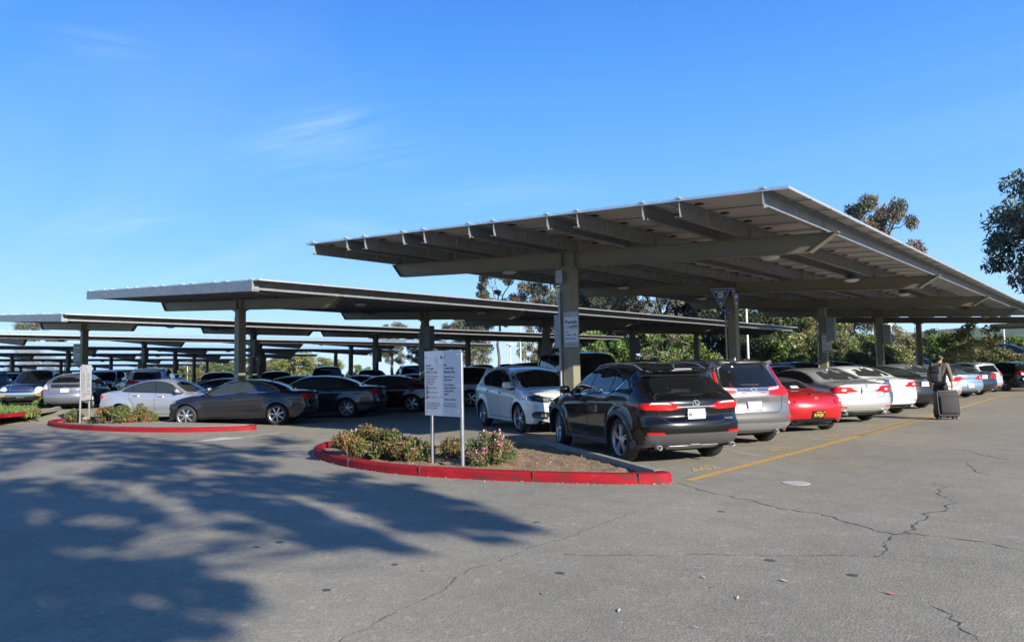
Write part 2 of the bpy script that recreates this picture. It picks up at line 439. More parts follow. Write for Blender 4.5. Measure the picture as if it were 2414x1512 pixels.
soil(offset_line(RA, .13)+offset_line(GA, .12)[1:-1], 'soil', isl, M_SOIL)
# second island (left), partly paved
RB = smooth_poly([(-29.2, 9.9), (-28.9, 9.25), (-28.0, 8.75), (-26.5, 8.47), (-24.47, 8.42), (-22.66, 8.68), (-21.19, 9.12), (-19.99, 9.75), (-19.33, 10.38), (-18.99, 10.9), (-19.05, 11.2), (-19.35, 11.34)], 5)
GB = smooth_poly([(-19.35, 11.34), (-20.4, 11.1), (-21.8, 10.72), (-22.94, 10.5), (-23.5, 10.72), (-24.3, 11.3), (-25.5, 12.0), (-27.2, 12.3), (-28.6, 11.6), (-29.2, 10.6), (-29.2, 9.9)], 3)
isb = island('kerbed_island', RB, [GB], None, dict(label='planted island with red kerb beside the grey sedan with beige seats', cat='traffic island'))
soil(offset_line(RB, .13)[0:34]+[(-22.9, 10.3)]+offset_line(GB, .12)[10:-1], 'soil', isb, M_SOIL, seed=5)
mb = MB(); mb.prism([(-24.5, 8.58), (-22.7, 8.82), (-21.25, 9.26), (-20.05, 9.88), (-19.42, 10.48), (-19.16, 10.95), (-19.4, 11.16), (-20.4, 10.95), (-21.8, 10.6), (-22.95, 10.38), (-23.6, 10.3)], -.02, .151); mb.build('paving', M_CONC, isb)
# third island at the left edge
ZC = .28
RC = smooth_poly([tuple(P(*q, ZC)[:2]) for q in [(-260, 1012), (-120, 1000), (0, 985), (60, 979), (98, 974)]], 4)
isc = empty('kerbed_island', (0, 0, ZC), label='grassy island with red kerb in front of the dark pickup truck', cat='traffic island')
def kmb(line, m, par, side, nm='red_kerb'):
    mb = MB(); kerb_strip(mb, line, side=side); return mb.build(nm, m, par)
kmb(RC, M_RED, isc, 1)
GC = [tuple(P(*q, ZC)[:2]) for q in [(98, 974), (130, 969), (152, 962)]]
kmb(GC, M_CONC, isc, 1, 'concrete_kerb')
M_WEED = mat('weedy grass ground', (.10, .16, .03), .95, noise=(9, .2, (.17, .15, .07)), bump=(30, 1, .04))
soil([tuple(p[:2]) for p in offset_line(RC, .12)]+[tuple(p[:2]) for p in offset_line(GC, .12)[1:]]+[tuple(P(*q, ZC)[:2]) for q in [(60, 944), (-100, 950), (-260, 970)]], 'soil', isc, M_WEED, seed=8)

# ------------------------------------------------------------------ painted markings
M_YEL = mat('yellow road paint', (.50, .27, .035), .7, noise=(6, .35, (.33, .21, .07)))
M_YELF = mat('worn yellow road paint', (.42, .29, .09), .8, noise=(9, .3, (.30, .23, .12)))
M_WHT = mat('white road paint', (.55, .54, .50), .75, noise=(5, .22, (.33, .32, .30)))
M_WHTF = mat('faded white road paint', (.36, .35, .33), .8, noise=(4, .1, (.24, .235, .22)))
def ribbon(mb, pts, w, z=.004):
    pts = [Vector(p[:2]) for p in pts]; vs = []
    ws = w if isinstance(w, (list, tuple)) else [w]*len(pts)
    for i, p in enumerate(pts):
        a = pts[max(i-1, 0)]; b = pts[min(i+1, len(pts)-1)]; t = (b-a).normalized()
        vs += [(p.x-t.y*ws[i]/2, p.y+t.x*ws[i]/2, z), (p.x+t.y*ws[i]/2, p.y-t.x*ws[i]/2, z)]
    mb.add(vs, [(2*i, 2*i+1, 2*i+3, 2*i+2) for i in range(len(pts)-1)])
# yellow stall end line: solid, then lettered stretch, then solid
mb = MB()
ribbon(mb, [(-4.72, 9.2), (-4.60, 14.0), (-4.56, 16.8)], .13)
ribbon(mb, [(-4.50, 22.9), (-4.47, 26), (-4.5, 32), (-4.5, 36), (-4.22, 40), (-3.9, 43), (-3.3, 47)], .13)
mb.build('road_marking', M_YEL, kind='structure')
mb = MB(); rnd = random.Random(4)
y = 16.8
while y < 22.8:
    w = rnd.uniform(.05, .12)
    ribbon(mb, [(-4.56-.17+rnd.uniform(-.03, .03), y), (-4.56+.16, y+rnd.uniform(-.05, .05))], w); y += w+rnd.uniform(.04, .10)
ribbon(mb, [(-4.70, 16.8), (-4.66, 22.8)], .04, z=.008); ribbon(mb, [(-4.42, 16.8), (-4.38, 22.8)], .04, z=.008)
mb.build('road_marking', M_YELF, kind='structure')
# stall numbers
for k in range(12):
    mb = MB()
    yc = 10.38+3.08*k if k < 4 else 10.38+3.2*k-.4
    th = radians(147)
    text_mb(mb, str(462+k), (-4.93, yc-.05, .004), (0.09, .995, 0), (cos(th), sin(th), 0), .46, bold=.03, wscale=1.0)
    mb.build('road_marking', M_YELF, kind='structure')
# stall lines (white, thin)
HD = radians(147)
mb = MB()
for k in range(13):
    y0 = 9.1+3.2*k
    p = Vector((-4.95, y0)); d = Vector((cos(HD), sin(HD)))
    ribbon(mb, [p+d*.05, p+d*5.4], .07)
mb.build('road_marking', M_WHTF, kind='structure')
mb = MB()
for k in range(12):      # stalls on the far half of each row
    d = Vector((cos(HD+pi), sin(HD+pi)))
    p = Vector((-14.4, 17.4+3.2*k)); ribbon(mb, [p, p-Vector((-1, 0))*0+Vector((cos(radians(-33)), sin(radians(-33))))*5.2], .07)
    q = Vector((-19.2, 13.7+3.2*k)); ribbon(mb, [q, q+Vector((cos(radians(213)), sin(radians(213))))*5.4], .07)
ribbon(mb, [(-19.0, 11.6), (-19.1, 50)], .10)
mb.build('road_marking', M_YELF, kind='structure')
# direction arrow on the aisle
mb = MB()
A0, A1 = Vector((-17.25, 10.85)), Vector((-16.95, 8.1))
ribbon(mb, [A0, A0+(A1-A0)*.55], .13)
dd = (A1-A0).normalized(); nn_ = Vector((-dd.y, dd.x)); m0 = A0+(A1-A0)*.5
mb.add([tuple(m0+nn_*.42)+(.0045,), tuple(m0-nn_*.42)+(.0045,), tuple(A1)+(.0045,)], [(0, 1, 2)])
ribbon(mb, [(-12.95, 8.05), (-12.55, 8.45)], .1)
mb.build('road_marking', M_WHT, kind='structure')
# utility cover
mb = MB(); c0 = P(1877, 1138)
mb.prism([(c0.x+.17*cos(t*pi/12), c0.y+.17*sin(t*pi/12)) for t in range(24)], -.01, .006)
mb.build('utility_cover', mat('concrete cover', (.40, .37, .32), .9, noise=(20, .3, (.28, .26, .23))), label='small round pale utility cover set in the asphalt by the yellow line', cat='utility cover')
# cracks in the asphalt
M_CRACK = mat('dark asphalt crack', (.035, .033, .03), 1, noise=(9, .15, (.12, .11, .09)))  # near-black crack colour with paler mottling
def crack(px, w, seed, jag=.03):
    rnd = random.Random(seed); pts = [P(*q).xy for q in px]; o = []
    for a, b in zip(pts, pts[1:]):
        n_ = max(2, int((b-a).length/.06)); t = (b-a).normalized(); nn = Vector((-t.y, t.x)); off = 0
        for i in range(n_):
            off = off*.75+rnd.uniform(-jag, jag)
            o.append(a+(b-a)*i/n_+nn*off*(1 if i else 0))
    o.append(pts[-1])
    mb = MB()
    ribbon(mb, [tuple(p) for p in o], [w*rnd.choice([.15, .3, .5, .8, 1.1]) for _ in o], z=.003)
    return mb.build('asphalt_crack', M_CRACK, kind='structure')
crack([(1600, 1138), (1640, 1150), (1700, 1166), (1780, 1180), (1860, 1200), (1925, 1208), (2000, 1232), (2060, 1250), (2110, 1259), (2160, 1257), (2230, 1265), (2320, 1277), (2414, 1299)], .022, 1)
crack([(2150, 1258), (2155, 1240), (2190, 1215), (2230, 1192), (2240, 1180), (2222, 1160), (2232, 1148), (2205, 1135)], .022, 2, .045)
crack([(2110, 1259), (2097, 1272), (2092, 1292), (2062, 1312)], .022, 3, .03)
crack([(1330, 1305), (1500, 1308), (1650, 1306), (1800, 1309), (1950, 1308), (2062, 1312)], .012, 4, .02)
crack([(2190, 1425), (2240, 1458), (2270, 1485), (2310, 1512), (2330, 1530)], .014, 5)
crack([(800, 1512), (880, 1470), (960, 1430), (1040, 1395), (1100, 1345), (1180, 1320), (1240, 1295), (1330, 1270), (1400, 1240), (1500, 1205)], .011, 6, .02)
crack([(2290, 1063), (2330, 1074), (2380, 1083)], .03, 7); crack([(2280, 1090), (2300, 1108), (2330, 1118)], .025, 8)
crack([(2010, 1040), (2100, 1052), (2200, 1050), (2290, 1063)], .014, 9)
# dark spots, a few leaves
mb = MB(); rnd = random.Random(12)
for (x, y) in [(1543/1.1787*1, 0)]: pass
for (x, y) in [(770, 1390), (660, 1277), (605, 1289), (1320, 1350), (1265, 1230), (2010, 1355), (1815, 1320), (1700, 1205), (930, 1330)]:
    c_ = P(x, y); a_ = rnd.uniform(.03, .05)
    mb.prism([(c_.x+a_*cos(t)*rnd.uniform(.8, 1.1), c_.y+a_*.8*sin(t)*rnd.uniform(.8, 1.1)) for t in [k*pi/6 for k in range(12)]], -.01, .0025)
mb.build('asphalt_stain', mat('dark gum stain', (.05, .05, .052), .9), kind='structure')
mb = MB()
cols = [(.45, .12, .09), (.50, .33, .16), (.36, .27, .12), (.55, .5, .42), (.4, .1, .1)]
for k in range(150):
    if k < 14: c_ = P(*[(480, 1337), (1680, 1385), (1660, 1362), (300, 1255), (830, 1222), (845, 1220), (1850, 1370), (1280, 1400), (1000, 1345), (2100, 1400), (1740, 1410), (1640, 1480), (1460, 1440), (380, 1340)][k]); s_ = .03
    else:
        i = rnd.randrange(10, len(RA)-6); q = RA[i]; c_ = Vector((q[0]+rnd.uniform(-.05, .1), q[1]-abs(rnd.gauss(.03, .06)), 0)); s_ = .022
    a = rnd.uniform(0, pi); w = s_*rnd.uniform(.25, .5); l = s_*rnd.uniform(.7, 1.4)
    u_ = Vector((cos(a), sin(a), rnd.uniform(-.1, .3))); v_ = Vector((-sin(a), cos(a), 0))
    b0 = Vector((c_.x, c_.y, .01)); mb.cc = rnd.choice(cols)
    mb.add([b0-u_*l, b0-v_*w, b0+u_*l, b0+v_*w], [(0, 1, 2, 3)])
mb.build('leaf_litter', mat('dry leaves', attr='Col', rough=.8), kind='stuff')
# ------------------------------------------------------------------ solar canopies
XC0, PITCHX, YN, YF, Y0C, SPC = -9.686, 14.337, 10.66, 52.62, 13.49, 8.86
ZR, ZL, HW = 4.153, 4.841, 6.0
SLP = (ZL-ZR)/12.0
def zt(x): return (ZR+ZL)/2-SLP*x      # top of the panels, x from the canopy axis
PURL = [-5.82, -4.48, -3.81, -2.47, -1.80, -.46, .20, 1.54, 2.21, 3.55, 4.22, 5.60]
ROWS = [-6.16, -4.15, -2.14, -.13, 1.88, 3.89, 6.0]
def build_canopy(fascia):
    k = {}
    tl = []
    n = sqrt(1+SLP*SLP)
    for i in range(6):
        mb = MB(); a, b = ROWS[i]+.012, ROWS[i+1]-.012
        y = YN; mw = .999
        nm = int((YF-YN)/mw)
        for j in range(nm):
            y0, y1 = YN+j*mw+.008, YN+(j+1)*mw-.008
            fr = .032
            # frame
            mb.cm = 0
            for (xa, xb, ya, yb) in ((a, a+fr, y0, y1), (b-fr, b, y0, y1), (a+fr, b-fr, y0, y0+fr), (a+fr, b-fr, y1-fr, y1)):
                vs = [(x_, y_, zt(x_)-d_) for d_ in (.042, 0) for (x_, y_) in ((xa, ya), (xb, ya), (xb, yb), (xa, yb))]
                mb.add(vs, [(3, 2, 1, 0), (4, 5, 6, 7), (0, 1, 5, 4), (1, 2, 6, 5), (2, 3, 7, 6), (3, 0, 4, 7)])
            c = [(a+fr, y0+fr), (b-fr, y0+fr), (b-fr, y1-fr), (a+fr, y1-fr)]
            mb.cm = 1; mb.add([(x_, y_, zt(x_)-.004) for x_, y_ in c], [(0, 1, 2, 3)])
            mb.cm = 2; mb.add([(x_, y_, zt(x_)-.012) for x_, y_ in c], [(3, 2, 1, 0)])
            if j: mb.cm = 3; mb.add([(a, y0-.036, zt(a)-.0445), (b, y0-.036, zt(b)-.0445), (b, y0+.028, zt(b)-.0445), (a, y0+.028, zt(a)-.0445)], [(3, 2, 1, 0)])
            # junction box under the module
            mb.cm = 3; xm = (a+b)/2; mb.box((xm-.6, (y0+y1)/2, zt(xm-.6)-.026), (.12, .1, .02))
        tl.append(('solar_panel_row', mb.mesh('solar_panel_row', [M_ALU, M_CELL, M_BACK, M_BLACK])))
    for i, x in enumerate(PURL):
        mb = MB(); sgn = 1 if i % 2 else -1
        if i == 0: sgn = -1
        zt_ = zt(x)-.044; d = .25; fl = .075
        ya, yb = YN+.03, YF-.03
        t = .006
        # C section: web, bottom flange, lip, top flange
        ym = (ya+yb)/2; L = yb-ya
        mb.box((x, ym, zt_-d/2), (t, L, d))
        mb.box((x+sgn*(fl/2+t/2), ym, zt_-d+t/2), (fl, L, t))
        mb.box((x+sgn*(fl+t), ym, zt_-d+.012), (t, L, .024))
        mb.box((x+sgn*(fl/2+t/2), ym, zt_-t), (fl, L, t))
        # small clamps along the purlin
        mb.cm = 1
        for j in range(0, 42):
            yy = YN+j*.999
            mb.box((x-sgn*.006, yy+.02, zt_-.10), (.004, .012, .19))
            if j == 0: mb.box((x, yy-.02, zt_+.05), (.09, .05, .03))
        tl.append(('purlin', mb.mesh('purlin', [M_GALV, M_ALU])))
    for j in range(5):
        y = Y0C+j*SPC
        # tapered I beam, slanted tips
        mb = MB()
        xl, xr = -6.05, 5.85
        zb = lambda x: zt(x)-.044-.25-.005
        def dep(x): return .35
        xs = [xl, xl+.33]+[-5+q*1.0 for q in range(0, 11)]+[xr-.5, xr]
        xs = sorted(xs)
        def web(x):
            top = zb(x); d = dep(x)
            if x < xl+.33: d = d*max(.02, (x-xl)/.33)
            if x > xr-.5: d = d*max(.02, (xr-x)/.5)
            return top, top-d
        tops, bots = zip(*[web(x) for x in xs])
        tw = .012
        for s_ in (-1, 1):
            vs = [(x, y+s_*tw/2, z) for x, z in zip(xs, tops)]+[(x, y+s_*tw/2, z) for x, z in zip(xs, bots)]
            n_ = len(xs); mb.add(vs, [(i, i+1, n_+i+1, n_+i) if s_ < 0 else (n_+i, n_+i+1, i+1, i) for i in range(n_-1)])
        fwid = .17
        for i in range(len(xs)-1):
            for zz_, off in ((tops, -.008), (bots, .008)):
                mb.bar((xs[i], y, zz_[i]+off), (xs[i+1], y, zz_[i+1]+off), fwid, .014)
        for x in (-.18, .18): mb.box((x, y, (zb(x)+zb(x)-dep(x))/2), (.012, fwid-.01, dep(x)-.03))
        for x in PURL: mb.box((x, y, zb(x)+.125), (.014, .15, .25))      # cleats that carry the purlins
        tl.append(('beam', mb.mesh('beam', [M_BEIGE])))
        mb = MB(); zc = zb(0)-dep(0)
        mb.prism([(-.135, y-.135), (.135, y-.135), (.135, y+.135), (-.135, y+.135)], -.3, zc-.03)
        mb.box((0, y, zc-.015), (.52, .34, .025))
        for sx in (-1, 1):
            for sy in (-1, 1): mb.cyl((sx*.21, y+sy*.1, zc-.07), (sx*.21, y+sy*.1, zc+.03), .018, n=6)
        tl.append(('column', mb.mesh('column', [M_BEIGE])))
    for j in range(6):      # hanging lamps, both sides
        for x in (-3.85, 3.7):
            yy = 15.9+6.15*j
            z0 = zt(x)+.06
            mb = MB(); mb.cyl((x, yy, z0-.12), (x, yy, z0-.28), .018, n=8); mb.box((x, yy, z0-.14), (.5, .05, .03))
            mb.lathe([(0, -.28), (.10, -.29), (.13, -.36), (.19, -.40), (.21, -.43)], (x, yy, z0), (0, 0, 1), 20)
            mb.cm = 1; mb.lathe([(.21, -.43), (.18, -.475), (.10, -.50), (0, -.51)], (x, yy, z0), (0, 0, 1), 20)
            tl.append(('lamp', mb.mesh('lamp', [M_DARKBOX, M_LAMP])))
    if fascia:
        mb = MB()
        vs = []
        for x in (-6.1, 5.66):
            for yy, zo in ((YN-.02, -.035), (YN-.02, -.33), (YN+.06, -.33), (YN+.06, -.322)): vs.append((x, yy, zt(x)+zo))
        mb.add(vs, [(0, 4, 5, 1), (1, 5, 6, 2), (2, 6, 7, 3)])
        mb.add([(5.66, YN-.02, zt(5.66)-.035), (5.66, YN-.02, zt(5.66)-.33), (5.66, YN+.2, zt(5.66)-.33), (5.66, YN+.2, zt(5.66)-.035)], [(0, 1, 2, 3)])
        tl.append(('end_fascia', mb.mesh('end_fascia', [M_GALV])))
    return tl
CAN_A = build_canopy(False)
CAN_B = CAN_A[:]+[('end_fascia', None)]
_f = build_canopy(True)[-1]
CAN_B = CAN_A+[_f]
can_labels = ['nearest solar canopy, open end with bare purlins over the black crossover and the red roadster',
  'solar canopy with grey end fascia over the grey sedan with beige seats',
  'solar canopy whose end column stands behind the left notice sign',
  'solar canopy seen just above the dark pickup, directly behind the third one',
  'fifth solar canopy back, its panel tops showing as a pale band',
  'sixth solar canopy back, ending at the left of the olive trees',
  'seventh solar canopy back, a thin pale band under the sixth',
  'eighth solar canopy back, a thin pale band over the car roofs',
  'ninth solar canopy back, second lowest pale band at the left',
  'tenth solar canopy back, lowest and farthest pale band at the left']
ROWDZ = [0, 0, -.02, -.02, -.13, -.25, -.46, -.85, -1.45, -2.1]
CANO = []
for k in range(10):
    r = empty('solar_canopy', (XC0-PITCHX*k, 0, ROWDZ[k]), label=can_labels[k], cat='solar canopy', group='solar canopies over the car park')
    for nm, me in (CAN_A if k == 0 else CAN_B): obj(nm, me, r)
    CANO.append(r); r.rotation_euler = (0, {3: .019, 4: .013, 5: .004}.get(k, 0), 0)
    if k == 0:      # electrical boxes and conduits
        bl = [(0, -.2, 3.62, .22, .12, .32), (2, .33, 2.95, .34, .26, .95), (3, .33, 2.95, .34, .26, .95)]
    else:
        bl = [(1, .34, 3.05, .34, .26, 1.0)]
        if k in (1,): bl += [(1, -.05, 2.2, .42, .3, .8), (2, 0, 2.3, .4, .5, .8), (3, .34, 2.9, .34, .26, 1)]
        if k in (2, 3, 4): bl += [(2, .3, 2.7, .4, .3, .9)]
    for (ci, dx, z, wx, wy, hz) in bl:
        y = Y0C+ci*SPC; mb = MB()
        mb.box((dx if k or ci else -.1, y-.05, z), (wx, wy, hz)); mb.box((dx if k or ci else -.1, y-.05-wy/2-.012 if not (k == 0 and ci == 0) else y-.27, z), (wx*.86, .02, hz*.92))
        mb.build('electrical_box', M_DARKBOX if k else M_GALV, r)
    for ci in range(5):
        y = Y0C+ci*SPC; mb = MB()
        mb.cyl((-.19, y-.10, .3), (-.19, y-.10, 3.6), .022, n=8)
        if ci == 1 or (k == 0): mb.cyl((-.17, y-.19, .3), (-.17, y-.19, 3.3), .03, n=8)
        for z in (.9, 2.1, 3.1): mb.box((-.165, y-.13, z), (.06, .14, .03))
        mb.build('conduit', M_GALV, r)
# ------------------------------------------------------------------ car builder
M_GLASS = mat('tinted car glass', (.006, .007, .008), .02, 0, coat=0, spec=.55)
M_GLASSL = mat('light tinted car glass', (.022, .028, .028), .02, 0, coat=0, spec=.6)
M_TYRE = mat('tyre rubber', (.012, .012, .012), .75, noise=(20, .3, (.02, .02, .019)))
M_RIM = mat('alloy rim', (.50, .50, .51), .3, .85)
M_RIMD = mat('dark wheel backing', (.012, .012, .013), .6, .3)
M_UNDER = mat('underbody black', (.008, .008, .008), .85)
M_TRIM = mat('grey plastic cladding', (.055, .055, .058), .55, bump=(300, .2, .001))
M_SATIN = mat('satin silver trim', (.30, .30, .31), .35, .6)
M_REDL = mat('red lamp lens', (.40, .004, .006), .25, 0, coat=.25, spec=.4)
M_REDD = mat('dark red lamp lens', (.16, .004, .006), .12, 0, coat=1, spec=.8)
M_CLEARL = mat('clear lamp lens', (.50, .50, .50), .08, .3, coat=1)
M_HEADL = mat('headlamp glass', (.22, .23, .24), .06, .5, coat=1)
M_AMB = mat('amber lens', (.55, .18, .02), .15, coat=1)
M_PLATE = mat('white licence plate', (.66, .67, .69), .45)
M_PBLUE = mat('plate blue lettering', (.03, .045, .16), .5)
M_PRED = mat('plate red lettering', (.5, .05, .04), .5)
M_PBLK = mat('black licence plate', (.012, .012, .012), .4)
M_PYEL = mat('plate yellow lettering', (.62, .38, .04), .5)
def paint(name, col, metal=.0, rough=.3, flake=False):
    return mat('paint '+name, col, rough, metal, coat=1.0, spec=.5)
PT = dict(black=mat('paint black', (.0025, .0028, .0034), .25, 0, coat=1.0, spec=.15), grey=paint('warm grey', (.155, .15, .16), .55, .33), red=paint('red', (.42, .006, .012), .25, .28),
 silver=paint('silver', (.50, .51, .52), .6, .32), white=paint('white', (.72, .72, .71), 0, .35), pearl=paint('pearl white', (.62, .62, .58), .1, .33),
 charcoal=mat('paint charcoal', (.012, .0115, .014), .28, .2, coat=1.0, spec=.25), dgrey=paint('dark grey', (.022, .024, .028), .4, .3), ice=paint('ice blue', (.22, .32, .42), .55, .3),
 maroon=paint('maroon', (.055, .006, .012), .3, .28), plum=paint('dark plum', (.028, .007, .014), .3, .28), lilac=paint('lilac grey', (.17, .18, .22), .55, .32),
 steel=paint('pale blue silver', (.42, .43, .47), .6, .33), navy=paint('navy', (.010, .016, .035), .3, .28), blue=paint('blue', (.03, .06, .16), .3, .28), bronze=paint('grey beige', (.22, .20, .17), .5, .32))

def cr_line(pts, step=.05):
    """smooth polyline through points; a third item 'c' marks a corner"""
    segs = []; cur = []
    for p in pts:
        cur.append(Vector((p[0], p[1])))
        if len(p) > 2 and len(cur) > 1: segs.append(cur); cur = [Vector((p[0], p[1]))]
    if len(cur) > 1: segs.append(cur)
    out_ = []
    for sg in segs:
        n = len(sg)
        for i in range(n-1):
            p0 = sg[i-1] if i > 0 else sg[i]*2-sg[i+1]; p1 = sg[i]; p2 = sg[i+1]; p3 = sg[i+2] if i+2 < n else sg[i+1]*2-sg[i]
            t0 = 0; t1 = t0+max(1e-4, (p1-p0).length**.5); t2 = t1+max(1e-4, (p2-p1).length**.5); t3 = t2+max(1e-4, (p3-p2).length**.5)
            k = max(1, int(math.ceil((p2-p1).length/step)))
            for j in range(k):
                t = t1+(t2-t1)*j/k
                a1 = p0*((t1-t)/(t1-t0))+p1*((t-t0)/(t1-t0)); a2 = p1*((t2-t)/(t2-t1))+p2*((t-t1)/(t2-t1)); a3 = p2*((t3-t)/(t3-t2))+p3*((t-t2)/(t3-t2))
                b1 = a1*((t2-t)/(t2-t0))+a2*((t-t0)/(t2-t0)); b2 = a2*((t3-t)/(t3-t1))+a3*((t-t1)/(t3-t1))
                out_.append(b1*((t2-t)/(t2-t1))+b2*((t-t1)/(t2-t1)))
    out_.append(Vector((pts[-1][0], pts[-1][1])))
    return out_
def seg_dist(p, a, b):
    d = b-a; L = d.length_squared
    t = 0 if L == 0 else max(0, min(1, (p-a).dot(d)/L))
    return (p-(a+d*t)).length
def lin(tab, x):
    if x <= tab[0][0]: return tab[0][1]
    for (a, fa), (b, fb) in zip(tab, tab[1:]):
        if x <= b: return fa+(fb-fa)*(x-a)/(b-a)
    return tab[-1][1]
def sst(a, b, x):
    t = max(0, min(1, (x-a)/(b-a))); return t*t*(3-2*t)

class Car:
    """c: dict of the car's measures; x runs forward from the rear bumper, z up"""
    def __init__(s, c):
        s.c = c; s.W = c['W']; s.L = c['L']; s.wr = c['wr']; s.wx = c['wx']; s.ar = c.get('ar', s.wr+.055)
        s.x0 = (s.wx[0]+s.wx[1])/2
        s.parts = []
        s.body()
    def off(s, x, z):
        c = s.c; W2 = s.W/2; L = s.L
        tf, tr = c.get('tf', .14), c.get('tr', .09)
        xf = L-.95; xr = .75
        pl = 1-tf*max(0, (x-xf)/(L-xf))**2.0-tr*max(0, (xr-x)/xr)**2.0
        zb = lin(c['belt'], x); zl = c.get('zl', .24)
        if z <= zb:
            u = (z-zl)/(zb-zl); q = (u-.55)
            y = W2*(1-.10*q*q*(1.6 if q < 0 else .7))
            y -= .03*sst(.80, 1.0, u)
        else:
            y = W2*(1-.10*.45*.45*.7)-.03
            dz = z-zb
            y -= .028*sst(0, .035, dz)
            y -= c.get('tumble', .30)*dz+c.get('tumble2', .32)*dz*dz
        y *= pl
        # shoulder crease and lower body crease
        zc = zb-.13; y += .011*exp(-((z-zc)/.035)**2)*(1 if z > zc else .55)
        zc2 = .42; y -= .012*exp(-((z-zc2)/.07)**2)
        for wx in s.wx:
            rr = hypot(x-wx, z-s.wr); fl = c.get('flare', .022)
            if rr < s.ar+.17: y += fl*(1-sst(s.ar, s.ar+.17, rr))
        return y
    def body(s):
        c = s.c
        C = cr_line(c['top'], .05)
        n = len(C); N = []
        for i in range(n):
            t = (C[min(i+1, n-1)]-C[max(i-1, 0)]).normalized(); N.append(Vector((-t.y, t.x)))
        for _ in range(2):
            N = [(N[max(i-1, 0)]+N[i]*2+N[min(i+1, n-1)]).normalized() for i in range(n)]
        bf, br, bt = c.get('bf', .20), c.get('br', .10), c.get('bt', .045)
        B = []
        for nn in N:
            k = nn.x*nn.x
            B.append(bt+((bf if nn.x > 0 else br)-bt)*k)
        E = [C[i]-N[i]*B[i] for i in range(n)]
        # keep the lower ends level
        E[0].y = C[0].y; E[-1].y = C[-1].y
        for i in range(1, n-1):       # fix fold backs
            pass
        # bottom contour from front to rear with wheel arches
        zl = c.get('zl', .24); bot = []
        xs = E[-1].x; xe = E[0].x
        def arch(wx):
            a0 = math.asin(max(-1, min(1, (zl-s.wr)/s.ar)))
            k = 22; return [Vector((wx+s.ar*cos(a0+(pi-2*a0)*i/k), s.wr+s.ar*sin(a0+(pi-2*a0)*i/k))) for i in range(k+1)]
        af, ab = arch(s.wx[1]), arch(s.wx[0])
        def fill(a, b, st=.08):
            k = max(1, int((a-b).length/st)); return [a+(b-a)*i/k for i in range(1, k)]
        bot += fill(E[-1], af[0])+af+fill(af[-1], ab[0])+ab+fill(ab[-1], E[0])
        for p in bot:
            p.y = max(p.y, zl+.0)
        loop = E+bot; nl = len(loop)
        edges = [(i, (i+1) % nl) for i in range(nl)]
        # interior points
        g = c.get('grid', .05); vin = [v.copy() for v in loop]
        x = .03
        while x < s.L:
            z = zl+.02
            while z < c['H']:
                vin.append(Vector((x, z))); z += g
            x += g
        def mind(p, pl_):
            return min(seg_dist(p, pl_[i], pl_[i+1]) for i in range(len(pl_)-1))
        def inside(p):
            cc = False
            for i in range(nl):
                a, b = loop[i], loop[i-1]
                if (a.y > p.y) != (b.y > p.y) and p.x < (b.x-a.x)*(p.y-a.y)/(b.y-a.y)+a.x: cc = not cc
            return cc
        keep = vin[:nl]
        for p in vin[nl:]:
            if inside(p) and mind(p, E) > g*.5 and mind(p, bot) > g*.35: keep.append(p)
        # rings close to the edge for the rounding
        for i in range(2, n-2):
            t = (E[i+1]-E[i-1]).normalized(); nn = Vector((t.y, -t.x))
            p = E[i]+nn*.018
            if inside(p) and mind(p, E) > .012: keep.append(p)
        r = geometry.delaunay_2d_cdt(keep, edges, [], 1, 1e-6)
        vs2, fs = r[0], r[2]
        K, R = c.get('edge', .05), c.get('edger', .10)
        def yy(p):
            d = mind(p, E); u = min(1, d/R)
            return s.off(p.x, p.y)-K*(1-sqrt(max(0, 1-(1-u)**2)))
        bm = bmesh.new()
        ys = [yy(p) for p in vs2]
        for sg in (1, -1):
            bv = [bm.verts.new((p.x-s.x0, sg*y, p.y)) for p, y in zip(vs2, ys)]
            for f in fs:
                try: bm.faces.new([bv[i] for i in (f if sg < 0 else f[::-1])])
                except ValueError: pass
        # strips across the car
        m = 9; rows = []
        for i in range(n):
            ye = yy(E[i]); row = []
            for j in range(-m, m+1):
                t = j/m; p = C[i]-N[i]*B[i]*abs(t)**2.6
                if j in (-m, m): p = E[i]
                row.append(bm.verts.new((p.x-s.x0, -t*ye, p.y)))
            rows.append(row)
        for i in range(n-1):
            for j in range(2*m):
                bm.faces.new((rows[i][j], rows[i][j+1], rows[i+1][j+1], rows[i+1][j]))
        bmesh.ops.remove_doubles(bm, verts=bm.verts, dist=.0012)
        bmesh.ops.recalc_face_normals(bm, faces=bm.faces)
        for f in bm.faces: f.smooth = True
        me = bpy.data.meshes.new('body'); bm.to_mesh(me)
        # orient outward
        s.bvh = BVHTree.FromBMesh(bm)
        h = s.bvh.ray_cast(Vector((0, 5, .6)), Vector((0, -1, 0)))
        if h[0] is not None and h[1].y < 0:
            me.flip_normals()
        bm.free()
        s.me = me; s.E = E
        # dark liners and floor
        mb = MB(); mb.smooth = True
        lp = [E[-1]]+bot+[E[0]]
        for sg in (1, -1):
            vs = []
            for p in lp:
                y = yy(p)-.002; yi = s.W/2-.33
                vs += [(p.x-s.x0, sg*y, p.y), (p.x-s.x0, sg*yi, p.y)]
            mb.add(vs, [(2*i, 2*i+1, 2*i+3, 2*i+2) for i in range(len(lp)-1)])
        mb.smooth = False
        yi = s.W/2-.33
        mb.box(((E[0].x+E[-1].x)/2-s.x0, 0, zl+.14), (E[-1].x-E[0].x, 2*yi, .28))
        for wx in s.wx: mb.box((wx-s.x0, 0, s.wr+.12), (s.ar*2.2, 2*yi, .6))
        s.parts.append(('underbody', mb.mesh('underbody', M_UNDER), []))
